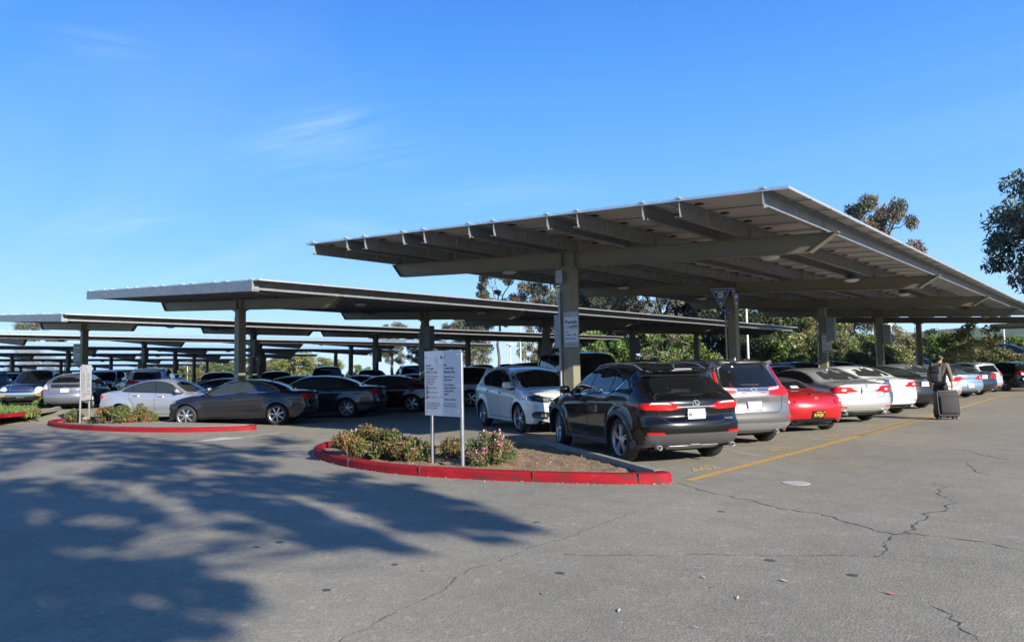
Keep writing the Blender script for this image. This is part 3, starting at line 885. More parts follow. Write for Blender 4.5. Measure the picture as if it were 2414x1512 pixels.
    # ---- pieces laid on the body
    def patch(s, name, poly, m, view='side', off=.004, sides=(1, -1), grid=.05, thick=0, round_=0, sub=None, into=None):
        if round_: poly = s.rnd(poly, round_)
        if view == 'front' and grid == .05: grid = .035
        pl = [Vector(p) for p in poly]; dn = []
        for a, b in zip(pl, pl[1:]+pl[:1]):
            k = max(1, int(math.ceil((b-a).length/.05)))
            dn += [a+(b-a)*i/k for i in range(k)]
        n = len(dn)
        xs = [p.x for p in dn]; ys = [p.y for p in dn]
        pts = dn[:]
        x = min(xs)+grid/2
        while x < max(xs):
            y = min(ys)+grid/2
            while y < max(ys):
                p = Vector((x, y)); cc = False
                for i in range(n):
                    a, b = dn[i], dn[i-1]
                    if (a.y > y) != (b.y > y) and x < (b.x-a.x)*(y-a.y)/(b.y-a.y)+a.x: cc = not cc
                if cc and min((p-q).length for q in dn) > grid*.45: pts.append(p)
                y += grid
            x += grid
        r = geometry.delaunay_2d_cdt(pts, [(i, (i+1) % n) for i in range(n)], [], 1, 1e-6)
        res = []
        for sg in sides:
            vs = []; ok = []
            for p in r[0]:
                if view == 'side': o, d = Vector((p.x-s.x0, sg*3, p.y)), Vector((0, -sg, 0))
                elif view == 'rear': o, d = Vector((-6, p.x*sg, p.y)), Vector((1, 0, 0))
                elif view == 'front': o, d = Vector((6, p.x*sg, p.y)), Vector((-1, 0, 0))
                else: o, d = Vector((p.x-s.x0, p.y*sg, 4)), Vector((0, 0, -1))
                h = s.bvh.ray_cast(o, d)
                if h[0] is None: vs.append(None); continue
                nn = h[1] if h[1].dot(d) < 0 else -h[1]
                vs.append((h[0], nn))
            if view in ('rear', 'front'):
                vs = [v if (v is None or abs(v[1].x) > .22) else None for v in vs]
            fl = [f for f in r[2] if all(vs[i] is not None for i in f)]
            if view in ('rear', 'front'): fl = [f for f in fl if max((vs[f[i]][0]-vs[f[i-1]][0]).length for i in range(len(f))) < .17]
            mb = into if into is not None else MB(); mb.smooth = True
            # keep one connected piece
            par = {}
            def fnd(q):
                while par.setdefault(q, q) != q: q = par[q]
                return q
            for f in fl:
                for i in f[1:]: par[fnd(i)] = fnd(f[0])
            if fl:
                cnt_ = {}
                for f in fl: cnt_[fnd(f[0])] = cnt_.get(fnd(f[0]), 0)+1
                best = max(cnt_, key=cnt_.get); fl = [f for f in fl if fnd(f[0]) == best]
            # smooth the normals
            acc = [Vector((0, 0, 0)) for _ in vs]
            for f in fl:
                w = Vector((0, 0, 0))
                for i in f: w += vs[i][1]
                for i in f: acc[i] += w
            out_ = [(v[0]+(a.normalized() if a.length > 0 else v[1])*off) if v else Vector((0, 0, 0)) for v, a in zip(vs, acc)]
            flip = (sg < 0)
            if view == 'rear': flip = not flip
            mb.add(out_, [f[::-1] if flip else f for f in fl])
            if thick or off > .008:
                q = [(v[0]-v[1]*.004) if v else Vector((0, 0, 0)) for v in vs]
                L_ = len(out_)
                # border edges of the patch
                cnt = {}
                for f in fl:
                    for a, b in zip(f, list(f[1:])+[f[0]]): cnt[(a, b)] = 1
                be = [(a, b) for (a, b) in cnt if (b, a) not in cnt]
                mb.smooth = False
                base = [out_[i] for i in range(L_)]+q
                mb.add(base, [(a, b, b+L_, a+L_) for a, b in be])
            mb.smooth = False
            if into is None: res.append((name, mb.mesh(name, m), []))
        if into is None:
            if sub is not None: sub[2].extend(res)
            else: s.parts += res
        return res
    def rnd(s, poly, r):
        out_ = []; n = len(poly)
        for i in range(n):
            p = Vector(poly[i]); a = Vector(poly[i-1]); b = Vector(poly[(i+1) % n])
            ra = min(r, (a-p).length*.45); rb = min(r, (b-p).length*.45)
            pa = p+(a-p).normalized()*ra; pb = p+(b-p).normalized()*rb
            for k in range(5):
                t = k/4; out_.append(tuple(pa*(1-t)**2+p*2*t*(1-t)+pb*t*t))
        return out_
    def windows(s, dlo, pillars, m=M_GLASS, gap=.035, chrome=None, black=True):
        dlo = [(p.x, p.y) for p in cr_line(list(dlo)+[dlo[0]], .08)[:-1]]
        if black:
            s.patch('window_surround', s.grow(dlo, .018), M_BLACK if chrome is not M_CHROME and chrome else M_BLACK, off=.003)
            if chrome is M_CHROME:
                lo = min(dlo, key=lambda p: -p[0]); i0 = dlo.index(lo); i1 = dlo.index(min(dlo, key=lambda p: p[0]))
                lp = s.grow(dlo, .012)
                if s.c.get('ring'): ln = lp+[lp[0]]
                else:
                    a_, b_ = min(i0, i1), max(i0, i1); c1 = lp[a_:b_+1]; c2 = lp[b_:]+lp[:a_+1]
                    ln = c1 if sum(p[1] for p in c1)/len(c1) < sum(p[1] for p in c2)/len(c2) else c2
                s.seams([[tuple(p) for p in ln]], .026 if s.c.get('ring') else .018, M_CHROME, 'window_trim', .009)
        segs = []; cur = dlo
        for (xb, xt) in pillars:          # from the front to the rear
            a = Vector((xb, lin(s.c['belt'], xb))); b = Vector((xt, s.c['H']-.1)); d = (b-a).normalized(); nn = Vector((d.y, -d.x))
            if nn.x < 0: nn = -nn
            segs.append(s.clip(cur, a+nn*gap/2, nn)); cur = s.clip(cur, a-nn*gap/2, -nn)
        segs.append(cur)
        for sg in segs:
            if len(sg) > 2: s.patch('window', s.grow(sg, -.004), m, off=.006)
        for (xb, xt) in pillars:
            pass
    def clip(s, poly, o, nn):
        out_ = []; n = len(poly)
        for i in range(n):
            a = Vector(poly[i]); b = Vector(poly[(i+1) % n]); da = (a-o).dot(nn); db = (b-o).dot(nn)
            if da >= 0: out_.append(tuple(a))
            if (da >= 0) != (db >= 0): out_.append(tuple(a+(b-a)*(da/(da-db))))
        return out_
    def grow(s, poly, d):
        n = len(poly); A = sum(poly[i-1][0]*poly[i][1]-poly[i][0]*poly[i-1][1] for i in range(n))
        sg = 1 if A > 0 else -1; out_ = []
        for i in range(n):
            a, p, b = Vector(poly[i-1]), Vector(poly[i]), Vector(poly[(i+1) % n])
            t1 = (p-a).normalized() if (p-a).length > 1e-6 else (b-p).normalized(); t2 = (b-p).normalized() if (b-p).length > 1e-6 else t1
            nn = Vector((t1.y, -t1.x))+Vector((t2.y, -t2.x))
            nn = nn.normalized() if nn.length > 1e-6 else Vector((t1.y, -t1.x))
            q = p+nn*d*sg; out_.append((q.x, q.y))
        return out_
    def seams(s, lines, w=.011, m=None, name='door_seam', off=.0018):
        mb = MB()
        for ln in lines:
            pts = [Vector((p.x, p.y)) for p in cr_line(ln, .06)]
            for sg in (1, -1):
                vs = []
                for i, p in enumerate(pts):
                    t = (pts[min(i+1, len(pts)-1)]-pts[max(i-1, 0)]).normalized(); nn = Vector((-t.y, t.x))*w/2
                    for q in (p+nn, p-nn):
                        h = s.bvh.ray_cast(Vector((q.x-s.x0, sg*3, q.y)), Vector((0, -sg, 0)))
                        vs.append(h[0]+h[1]*(off if h[1].y*sg > 0 else -off) if h[0] is not None else None)
                fs = [(2*i, 2*i+1, 2*i+3, 2*i+2) for i in range(len(pts)-1) if all(vs[k] is not None for k in (2*i, 2*i+1, 2*i+3, 2*i+2))]
                mb.add([v if v is not None else (0, 0, 0) for v in vs], fs)
        s.parts.append((name, mb.mesh(name, m or M_UNDER), []))
    def rline(s, ln, m, w=.01, view='rear', name='tailgate_seam', off=.002, mirror=True):
        """thin strip on the rear or front face; points (y, z)"""
        mb = MB(); pts = [Vector((p.x, p.y)) for p in cr_line(ln, .05)]
        for sg in ((1, -1) if mirror else (1,)):
            vs = []; X, D = (-6, 1) if view == 'rear' else (6, -1)
            for i, p in enumerate(pts):
                t = (pts[min(i+1, len(pts)-1)]-pts[max(i-1, 0)]).normalized(); nn = Vector((-t.y, t.x))*w/2
                for q in (p+nn, p-nn):
                    h = s.bvh.ray_cast(Vector((X, q.x*sg, q.y)), Vector((D, 0, 0)))
                    vs.append(h[0]+Vector((-D*off, 0, 0)) if h[0] is not None else None)
            fs = [(2*i, 2*i+1, 2*i+3, 2*i+2) for i in range(len(pts)-1) if all(vs[k] is not None for k in (2*i, 2*i+1, 2*i+3, 2*i+2))]
            mb.add([v if v is not None else (0, 0, 0) for v in vs], fs)
        s.parts.append((name, mb.mesh(name, m), []))
    def hit(s, y, z, view='rear'):
        X, D = (-6, 1) if view == 'rear' else (6, -1)
        h = s.bvh.ray_cast(Vector((X, y, z)), Vector((D, 0, 0)))
        return h[0] if h[0] is not None else Vector((X/6*2, y, z))
    def wheels(s, spokes=5, style='double', m=M_RIM, rr=None, tw=.22):
        R = s.wr; rr = rr or R*.70
        mb = MB()
        mb.lathe([(rr-.015, -tw/2+.03), (rr+.01, -tw/2), (R-.05, -tw/2-.004), (R-.014, -tw/2+.02), (R, -tw/2+.05), (R, tw/2-.05), (R-.014, tw/2-.02), (R-.05, tw/2+.004), (rr+.01, tw/2), (rr-.015, tw/2-.03)], (0, 0, 0), (0, 1, 0), 40)
        for z in (-.06, -.03, 0, .03, .06):      # tread grooves
            pass
        tyre = mb.mesh('wheel', M_TYRE)
        mb = MB()
        mb.cm = 1; mb.lathe([(rr, tw/2-.09), (0, tw/2-.10)], (0, 0, 0), (0, 1, 0), 32, sm=False)
        mb.cm = 0
        mb.lathe([(rr+.004, tw/2-.10), (rr-.02, tw/2-.06), (rr-.006, tw/2-.014), (rr+.012, tw/2-.004), (rr+.016, tw/2-.02)], (0, 0, 0), (0, 1, 0), 40)
        mb.lathe([(.075, tw/2-.06), (.06, tw/2-.02), (.035, tw/2-.012), (0, tw/2-.010)], (0, 0, 0), (0, 1, 0), 20)
        for k in range(spokes):
            a = 2*pi*k/spokes+.3
            offs = (-.15, .15) if style == 'double' else (0,)
            for o in offs:
                a2 = a+o
                wI, wO = (.026, .018) if style == 'double' else (.036, .030 if spokes > 6 else .05)
                p0 = Vector((cos(a)*.05, 0, sin(a)*.05)); p1 = Vector((cos(a2)*(rr-.005), 0, sin(a2)*(rr-.005)))
                d = (p1-p0).normalized(); sd = Vector((-d.z, 0, d.x))
                f0, f1 = tw/2-.018, tw/2-.026
                vs = [p0+sd*wI/2+Vector((0, f0, 0)), p0-sd*wI/2+Vector((0, f0, 0)), p1-sd*wO/2+Vector((0, f1, 0)), p1+sd*wO/2+Vector((0, f1, 0))]
                lo = [v+Vector((0, -.035, 0))+(sd*.008*(1 if q in (0, 3) else -1)) for q, v in enumerate(vs)]
                mb.add(vs+lo, [(0, 1, 2, 3), (0, 4, 5, 1), (1, 5, 6, 2), (2, 6, 7, 3), (3, 7, 4, 0)])
        rim = mb.mesh('rim', [m, M_RIMD])
        s.wheel = (tyre, rim); s.tw = tw
    def mirror(s, x, z, m=None, sz=(.14, .20, .15)):
        for sg in (1, -1):
            h = s.bvh.ray_cast(Vector((x-s.x0, sg*3, z)), Vector((0, -sg, 0)))
            y = h[0].y if h[0] is not None else sg*s.W/2
            mb = MB(); mb.smooth = True
            prof = [(0, -.5), (.6, -.48), (.95, -.3), (1, 0), (.9, .3), (.6, .5), (0, .56)]
            vs = []; nn = 14
            c = Vector((x-s.x0, y+sg*(.10+sz[1]/2-.03), z+.03))
            for r_, h_ in prof:
                for k in range(nn):
                    t = 2*pi*k/nn; ex = abs(cos(t))**.6*(1 if cos(t) > 0 else -1); ez = abs(sin(t))**.6*(1 if sin(t) > 0 else -1)
                    vs.append(c+Vector((h_*sz[0], ex*r_*sz[1]/2, ez*r_*sz[2]/2)))
            mb.add(vs, [(j*nn+i, j*nn+(i+1) % nn, (j+1)*nn+(i+1) % nn, (j+1)*nn+i) for j in range(len(prof)-1) for i in range(nn)])
            mb.smooth = False; mb.box((x-s.x0+.02, y+sg*.05, z-.02), (.07, .16, .035))
            s.parts.append(('mirror', mb.mesh('mirror', m or 'PAINT'), []))
    def handles(s, pts, m='PAINT', ln=.2):
        for (x, z) in pts:
            for sg in (1, -1):
                h = s.bvh.ray_cast(Vector((x-s.x0, sg*3, z)), Vector((0, -sg, 0)))
                if h[0] is None: continue
                mb = MB(); y = h[0].y; mb.box((x-s.x0, y+sg*.028, z), (ln, .018, .028)); mb.box((x-s.x0-ln*.42, y+sg*.012, z), (.03, .03, .024)); mb.box((x-s.x0+ln*.42, y+sg*.012, z), (.03, .03, .024))
                s.parts.append(('door_handle', mb.mesh('door_handle', m), []))
    def plate(s, z, txt, m=M_PLATE, tm=M_PBLUE, view='rear', frame=M_BLACK, y=0, hd=M_PRED):
        a, b = s.hit(0, z+.06, view), s.hit(0, z-.06, view); sg = -1 if view == 'rear' else 1
        u_ = (a-b).normalized(); r_ = Vector((0, -1 if view == 'rear' else 1, 0)); nn = Vector((sg*abs(u_.z), 0, 0))
        nn = r_.cross(u_)
        c = (a+b)/2+nn*.012
        mb = MB(); Mx = Matrix((r_, u_, nn)).transposed()
        mb.cm = 0; mb.box(c, (.325, .175, .012), M=Mx)
        mb.cm = 1; mb.box(c+nn*.006, (.305, .152, .006), M=Mx)
        mb.cm = 2; 
        if txt: text_mb(mb, txt, c+nn*.0105-u_*.045, r_, u_, .105, wscale=.80 if len(txt) > 5 else .95, bold=.015)
        mb.cm = 3; mb.add([c+nn*.0105+u_*h_+r_*w_ for w_, h_ in ((-.07, .05), (.07, .05), (.07, .064), (-.07, .064))], [(0, 1, 2, 3)])
        mb.add([c+nn*.0105+u_*h_+r_*w_ for w_, h_ in ((.115, .045), (.145, .045), (.145, .068), (.115, .068))], [(0, 1, 2, 3)])
        s.parts.append(('license_plate', mb.mesh('license_plate', [frame, m, tm, hd]), []))
    def badge(s, z, r=.05, view='rear', y=0, kind='ring'):
        a = s.hit(y, z, view); sg = -1 if view == 'rear' else 1
        mb = MB(); nn = 20; o = Vector((sg*.012, 0, 0))
        mb.smooth = False
        def ell(rx, rz, t0=.009):
            vs = []
            for k in range(nn):
                t = 2*pi*k/nn
                for q in (1, .82): vs.append(a+o+Vector((0, cos(t)*rx*q, sin(t)*rz*q)))
            mb.add(vs, [(2*k, 2*k+1, (2*k+3) % (2*nn), (2*k+2) % (2*nn)) for k in range(nn)])
        ell(r*1.25, r)
        if kind == 'L': mb.bar(a+o+Vector((0, r*.5, r*.65)), a+o+Vector((0, r*.1, -r*.45)), .012, .012); mb.bar(a+o+Vector((0, r*.15, -r*.45)), a+o+Vector((0, -r*.95, -r*.3)), .012, .012)
        elif kind == 'H':
            mb.bar(a+o+Vector((0, r*.75, r*.6)), a+o+Vector((0, r*.5, -r*.6)), .012, .014); mb.bar(a+o+Vector((0, -r*.75, r*.6)), a+o+Vector((0, -r*.5, -r*.6)), .012, .014); mb.bar(a+o+Vector((0, r*.6, 0)), a+o+Vector((0, -r*.6, 0)), .012, .012)
        elif kind == 'A': mb.bar(a+o+Vector((0, 0, r*.8)), a+o+Vector((0, r*.5, -r*.7)), .012, .012); mb.bar(a+o+Vector((0, 0, r*.8)), a+o+Vector((0, -r*.5, -r*.7)), .012, .012)
        elif kind == 'M': mb.bar(a+o+Vector((0, r*.9, r*.3)), a+o+Vector((0, 0, -r*.3)), .012, .012); mb.bar(a+o+Vector((0, -r*.9, r*.3)), a+o+Vector((0, 0, -r*.3)), .012, .012)
        s.parts.append(('emblem', mb.mesh('emblem', M_CHROME), []))
    def lettering(s, txt, y, z, size, view='rear', m=M_CHROME):
        a = s.hit(y, z, view); mb = MB(); sg = -1 if view == 'rear' else 1
        text_mb(mb, txt, a+Vector((sg*.012, 0, 0)), (0, -1 if view == 'rear' else 1, 0), (0, 0, 1), size, thick=.002)
        s.parts.append(('lettering', mb.mesh('lettering', m), []))
    def antenna(s, x, kind='fin'):
        h = s.bvh.ray_cast(Vector((x-s.x0, 0, 4)), Vector((0, 0, -1)))
        if h[0] is None: return
        p = h[0]; mb = MB()
        if kind == 'fin': mb.add([p+Vector(q) for q in ((.07, .014, -.01), (.07, -.014, -.01), (-.05, -.018, -.01), (-.05, .018, -.01), (-.045, .004, .042), (-.045, -.004, .042))], [(0, 1, 5, 4), (1, 2, 5), (2, 3, 4, 5), (3, 0, 4)])
        else: mb.cyl(p, p+Vector((-.18, 0, .32)), .004, .002, n=5)
        s.parts.append(('antenna', mb.mesh('antenna', 'PAINT' if kind == 'fin' else M_BLACK), []))
    def rails(s, x0, x1, y, m=M_BLACK):
        for sg in (1, -1):
            pts = []
            for i in range(9):
                x = x0+(x1-x0)*i/8
                h = s.bvh.ray_cast(Vector((x-s.x0, sg*y, 4)), Vector((0, 0, -1)))
                if h[0] is not None: pts.append(h[0]+Vector((0, 0, .045 if 0 < i < 8 else -.01)))
            mb = MB(); mb.smooth = True
            for a, b in zip(pts, pts[1:]): mb.cyl(a, b, .014, n=6)
            s.parts.append(('roof_rail', mb.mesh('roof_rail', m), []))
    def exhaust(s, y, z=.27, x=.06, m=M_CHROME):
        for sg in (1, -1):
            mb = MB(); o = Vector((x-s.x0, sg*y, z))
            mb.cm = 0; mb.lathe([(.033, .12), (.038, 0), (.030, 0), (.028, .10)], o, (1, 0, 0), 14)
            mb.cm = 1; mb.lathe([(.028, .05), (0, .05)], o, (1, 0, 0), 14)
            s.parts.append(('exhaust', mb.mesh('exhaust', [m, M_UNDER]), []))
    def make(s, name, color, loc, rz, steer=0, **tags):
        root = empty(name, (loc[0], loc[1], 0), rz, **tags)
        pm = PT[color]
        def add(nm, me, kids, par):
            o = bpy.data.objects.new(nm, me); COL.objects.link(o); o.parent = par
            for i, sl_ in enumerate(o.material_slots):
                if sl_.material is None or sl_.material.name == 'PAINTSLOT':
                    sl_.link = 'OBJECT'; sl_.material = pm
            for k in kids: add(k[0], k[1], k[2], o)
            return o
        if not s.me.materials: s.me.materials.append(M_PSLOT)
        add('body', s.me, [], root)
        for nm, me, kids in s.parts: add(nm, me, kids, root)
        for wx in s.wx:
            for sg in (1, -1):
                w = add('wheel', s.wheel[0], [('rim', s.wheel[1], [])], root)
                w.location = (wx-s.x0, sg*(s.W/2-s.tw/2-.012), s.wr)
                r0 = (steer if wx == s.wx[1] else 0)
                w.rotation_euler = (0, random.Random(int(wx*100)+sg).uniform(0, 3) if sg > 0 else 0.4, (0 if sg > 0 else pi)+r0)
        return root
M_PSLOT = bpy.data.materials.new('PAINTSLOT')
_mm = MB.mesh
def _mesh(self, name, mats):
    ms = [M_PSLOT if m == 'PAINT' else m for m in (mats if isinstance(mats, (list, tuple)) else [mats])]
    return _mm(self, name, ms)
MB.mesh = _mesh

def sc(pts, sx, sz):
    return [(p[0]*sx, p[1]*sz)+tuple(p[2:]) for p in pts]

# ---------------------------------------------------------------- the models
def crossover_black():
    c = dict(L=4.63, W=1.845, H=1.645, wr=.365, wx=(.98, 3.64), zl=.25, tf=.17, tr=.13, br=.13, bf=.2, bt=.05, tumble=.34, tumble2=.25, flare=.045, ar=.415,
      top=[(.30, .25), (.12, .34), (.03, .47), (.0, .60), (.03, .70), (.09, .76), (.07, .90), (.09, 1.02), (.17, 1.08), (.60, 1.395), (.58, 1.445, 'c'), (.38, 1.475), (.42, 1.505), (.75, 1.56), (1.3, 1.62), (1.85, 1.645), (2.3, 1.60), (2.65, 1.52), (3.1, 1.30), (3.48, 1.11), (3.8, 1.075), (4.2, .99), (4.45, .90), (4.57, .78), (4.62, .60), (4.60, .40), (4.48, .26)],
      belt=[(0, 1.05), (.6, 1.13), (1.2, 1.115), (2.4, 1.06), (3.5, 1.0), (4.63, .84)])
    k = Car(c)
    k.windows([(.98, 1.30), (1.25, 1.16), (1.8, 1.115), (2.6, 1.085), (3.20, 1.065), (2.92, 1.29), (2.55, 1.455), (2.1, 1.53), (1.7, 1.535), (1.35, 1.48)], [(2.28, 2.20), (1.42, 1.36)], chrome=M_CHROME)
    k.patch('windshield', [(-.66, 1.10), (0, 1.08), (.66, 1.10), (.56, 1.46), (0, 1.52), (-.56, 1.46)], M_GLASS, 'front', sides=(1,), off=.005, round_=.08)
    k.patch('rear_window', [(-.63, 1.12), (0, 1.09), (.63, 1.12), (.56, 1.30), (.46, 1.385), (0, 1.40), (-.46, 1.385), (-.56, 1.30)], M_GLASS, 'rear', sides=(1,), off=.004, round_=.07)
    tl = [(.42, .945), (.60, .905), (.80, .875), (.90, .90), (.88, .975), (.62, .985)]
    k.patch('tail_light', tl, M_REDL, 'rear', off=.014)
    k.patch('tail_light_lens', [(.42, .955), (.60, .962), (.78, .962), (.74, .992), (.50, .985)], M_CLEARL, 'rear', off=.019)
    k.patch('tail_light', [(.06, .865), (.14, .87), (.34, .90), (.50, .975), (.10, .985)], M_REDL, 'side', off=.012)
    k.patch('bumper_cladding', [(-.90, .30), (.90, .30), (.90, .44), (.82, .50), (-.82, .50), (-.90, .44)], M_TRIM, 'rear', sides=(1,), off=.016, round_=.03)
    k.patch('skid_plate', [(-.54, .265), (.54, .265), (.44, .32), (.12, .32), (.08, .335), (-.08, .335), (-.12, .32), (-.44, .32)], M_SATIN, 'rear', sides=(1,), off=.025)
    k.patch('reflector', [(.56, .495), (.86, .495), (.86, .53), (.58, .53)], M_REDL, 'rear', off=.016)
    k.patch('garnish', [(-.36, .905), (.36, .905), (.33, .922), (-.33, .922)], M_CHROME, 'rear', sides=(1,), off=.022)
    k.patch('wiper', [(-.02, 1.145), (.30, 1.16), (.30, 1.175), (-.04, 1.17)], M_BLACK, 'rear', sides=(1,), off=.02)
    k.patch('brake_light', [(-.16, 1.495), (.16, 1.495), (.16, 1.51), (-.16, 1.51)], M_CLEARL, 'rear', sides=(1,), off=.01)
    for wx in k.wx:
        a0 = radians(-18) if wx == k.wx[1] else radians(-18)
        ring = [(wx+k.ar*1.0*cos(t), k.wr+k.ar*sin(t)) for t in [a0+(pi-2*a0)*i/24 for i in range(25)]]
        ring = [p for p in ring]+[(wx+(k.ar+.075)*cos(t), k.wr+(k.ar+.075)*sin(t)) for t in [a0+(pi-2*a0)*i/24 for i in range(24, -1, -1)]]
        k.patch('wheel_arch_cladding', [(x, max(z, .255)) for x, z in ring], M_TRIM, 'side', off=.012, grid=.04)
    k.patch('sill_cladding', [(1.46, .255), (3.15, .255), (3.14, .33), (1.47, .35)], M_TRIM, 'side', off=.010)
    k.seams([[(2.26, 1.07), (2.22, .60), (2.24, .36)], [(3.32, 1.04), (3.30, .8), (3.22, .62), (3.18, .36)], [(1.36, 1.12), (1.36, .95), (1.42, .8), (1.5, .66), (1.56, .36)], [(1.56, .36), (3.18, .36)]])
    k.rline([(0, 1.09), (.62, 1.10), (.66, 1.0), (.60, .80), (.50, .69), (0, .68)], M_UNDER, .012)
    k.handles([(2.42, .96), (1.52, 1.0)], ln=.22)
    k.mirror(3.12, 1.12)
    k.plate(.80, '7MXW151'); k.badge(.965, .052, kind='L'); k.lettering('NX200t', -.62, .70, .045)
    k.exhaust(.66, .295, .07, M_SATIN); k.antenna(.75); k.rails(.7, 2.5, .60, M_SATIN)
    k.patch('headlight', [(4.0, .80), (4.5, .72), (4.5, .83), (4.15, .92)], M_HEADL, 'side', off=.008)
    k.wheels(5, 'double', tw=.225)
    return k
def suv_grey():
    c = dict(L=4.59, W=1.855, H=1.69, wr=.36, wx=(.96, 3.62), zl=.25, tf=.16, tr=.10, br=.11, bf=.2, bt=.05, tumble=.28, tumble2=.22, flare=.03,
      top=[(.24, .25), (.10, .33), (.02, .44), (.0, .56), (.05, .66), (.08, .82), (.07, .97), (.12, 1.10), (.36, 1.54), (.30, 1.58, 'c'), (.22, 1.60), (.30, 1.63), (.7, 1.67), (1.3, 1.69), (1.9, 1.68), (2.4, 1.62), (2.75, 1.50), (3.15, 1.27), (3.5, 1.12), (3.9, 1.07), (4.25, 1.0), (4.48, .88), (4.57, .72), (4.585, .55), (4.56, .38), (4.45, .26)],
      belt=[(0, 1.08), (.6, 1.12), (1.2, 1.10), (2.4, 1.06), (3.5, 1.02), (4.6, .86)])
    k = Car(c)
    k.windows([(.72, 1.34), (1.0, 1.18), (1.6, 1.13), (2.5, 1.09), (3.22, 1.08), (2.95, 1.29), (2.6, 1.48), (2.1, 1.57), (1.4, 1.59), (.95, 1.53)], [(2.28, 2.22), (1.42, 1.32)], chrome=M_CHROME)
    k.patch('windshield', [(-.66, 1.13), (0, 1.10), (.66, 1.13), (.58, 1.5), (0, 1.56), (-.58, 1.5)], M_GLASS, 'front', sides=(1,), off=.005, round_=.08)
    k.patch('rear_window', [(-.58, 1.12), (.58, 1.12), (.62, 1.18), (.53, 1.50), (.45, 1.545), (-.45, 1.545), (-.53, 1.50), (-.62, 1.18)], M_GLASS, 'rear', sides=(1,), off=.005, round_=.05)
    k.patch('tail_light', [(.34, .975), (.70, .95), (.84, .97), (.84, 1.08), (.73, 1.13), (.655, 1.52), (.622, 1.53), (.675, 1.14), (.60, 1.075), (.38, 1.05)], M_REDL, 'rear', off=.016)
    k.patch('tail_light_lens', [(.34, 1.058), (.60, 1.083), (.64, 1.13), (.36, 1.10)], M_CLEARL, 'rear', off=.014)
    k.patch('tail_light_trim', [(.62, 1.14), (.645, 1.14), (.585, 1.53), (.565, 1.52)], M_CHROME, 'rear', off=.014)
    k.patch('tail_light', [(.07, .975), (.16, .985), (.22, 1.12), (.12, 1.14)], M_REDL, 'side', off=.012)
    k.patch('garnish', [(-.62, 1.065), (.62, 1.065), (.60, 1.10), (-.60, 1.10)], M_CHROME, 'rear', sides=(1,), off=.010)
    k.patch('tailgate_recess', [(-.36, .84), (.36, .84), (.33, .91), (.27, .925), (-.27, .925), (-.33, .91)], M_TRIM, 'rear', sides=(1,), off=.003)
    k.patch('bumper_cladding', [(-.88, .46), (.88, .46), (.86, .60), (.6, .63), (-.6, .63), (-.86, .60)], M_TRIM, 'rear', sides=(1,), off=.012, round_=.02)
    k.patch('skid_plate', [(-.74, .33), (.74, .33), (.84, .45), (-.84, .45)], M_SATIN, 'rear', sides=(1,), off=.018, round_=.03)
    k.patch('reflector', [(.68, .53), (.86, .53), (.86, .58), (.72, .57)], M_REDL, 'rear', off=.018)
    k.patch('brake_light', [(-.22, 1.565), (.22, 1.565), (.22, 1.585), (-.22, 1.585)], M_REDL, 'rear', sides=(1,), off=.012)
    k.patch('wiper', [(-.15, 1.15), (.24, 1.165), (.24, 1.18), (-.16, 1.175)], M_BLACK, 'rear', sides=(1,), off=.02)
    k.rline([(0, 1.06), (.62, 1.03), (.66, .9), (.60, .68), (0, .65)], M_UNDER, .012)
    k.seams([[(2.26, 1.08), (2.22, .60), (2.24, .34)], [(3.32, 1.04), (3.30, .8), (3.20, .60), (3.16, .34)], [(1.34, 1.12), (1.36, .9), (1.5, .66), (1.54, .34)], [(1.54, .34), (3.16, .34)]])
    k.patch('sill_cladding', [(1.40, .255), (3.17, .255), (3.15, .34), (1.42, .34)], M_TRIM, 'side', off=.010)
    k.handles([(2.42, .97), (1.50, .99)]); k.mirror(3.10, 1.13)
    k.plate(.775, '8RDP188'); k.badge(1.06, .065, kind='H'); k.lettering('CR-V', .52, .90, .06)
    k.exhaust(.55, .27, .16, M_SATIN); k.antenna(.7); k.rails(.7, 2.5, .62, M_BLACK)
    k.patch('headlight', [(4.0, .84), (4.48, .80), (4.45, .90), (4.1, .96)], M_HEADL, 'side', off=.008)
    k.wheels(5, 'double', tw=.22)
    return k
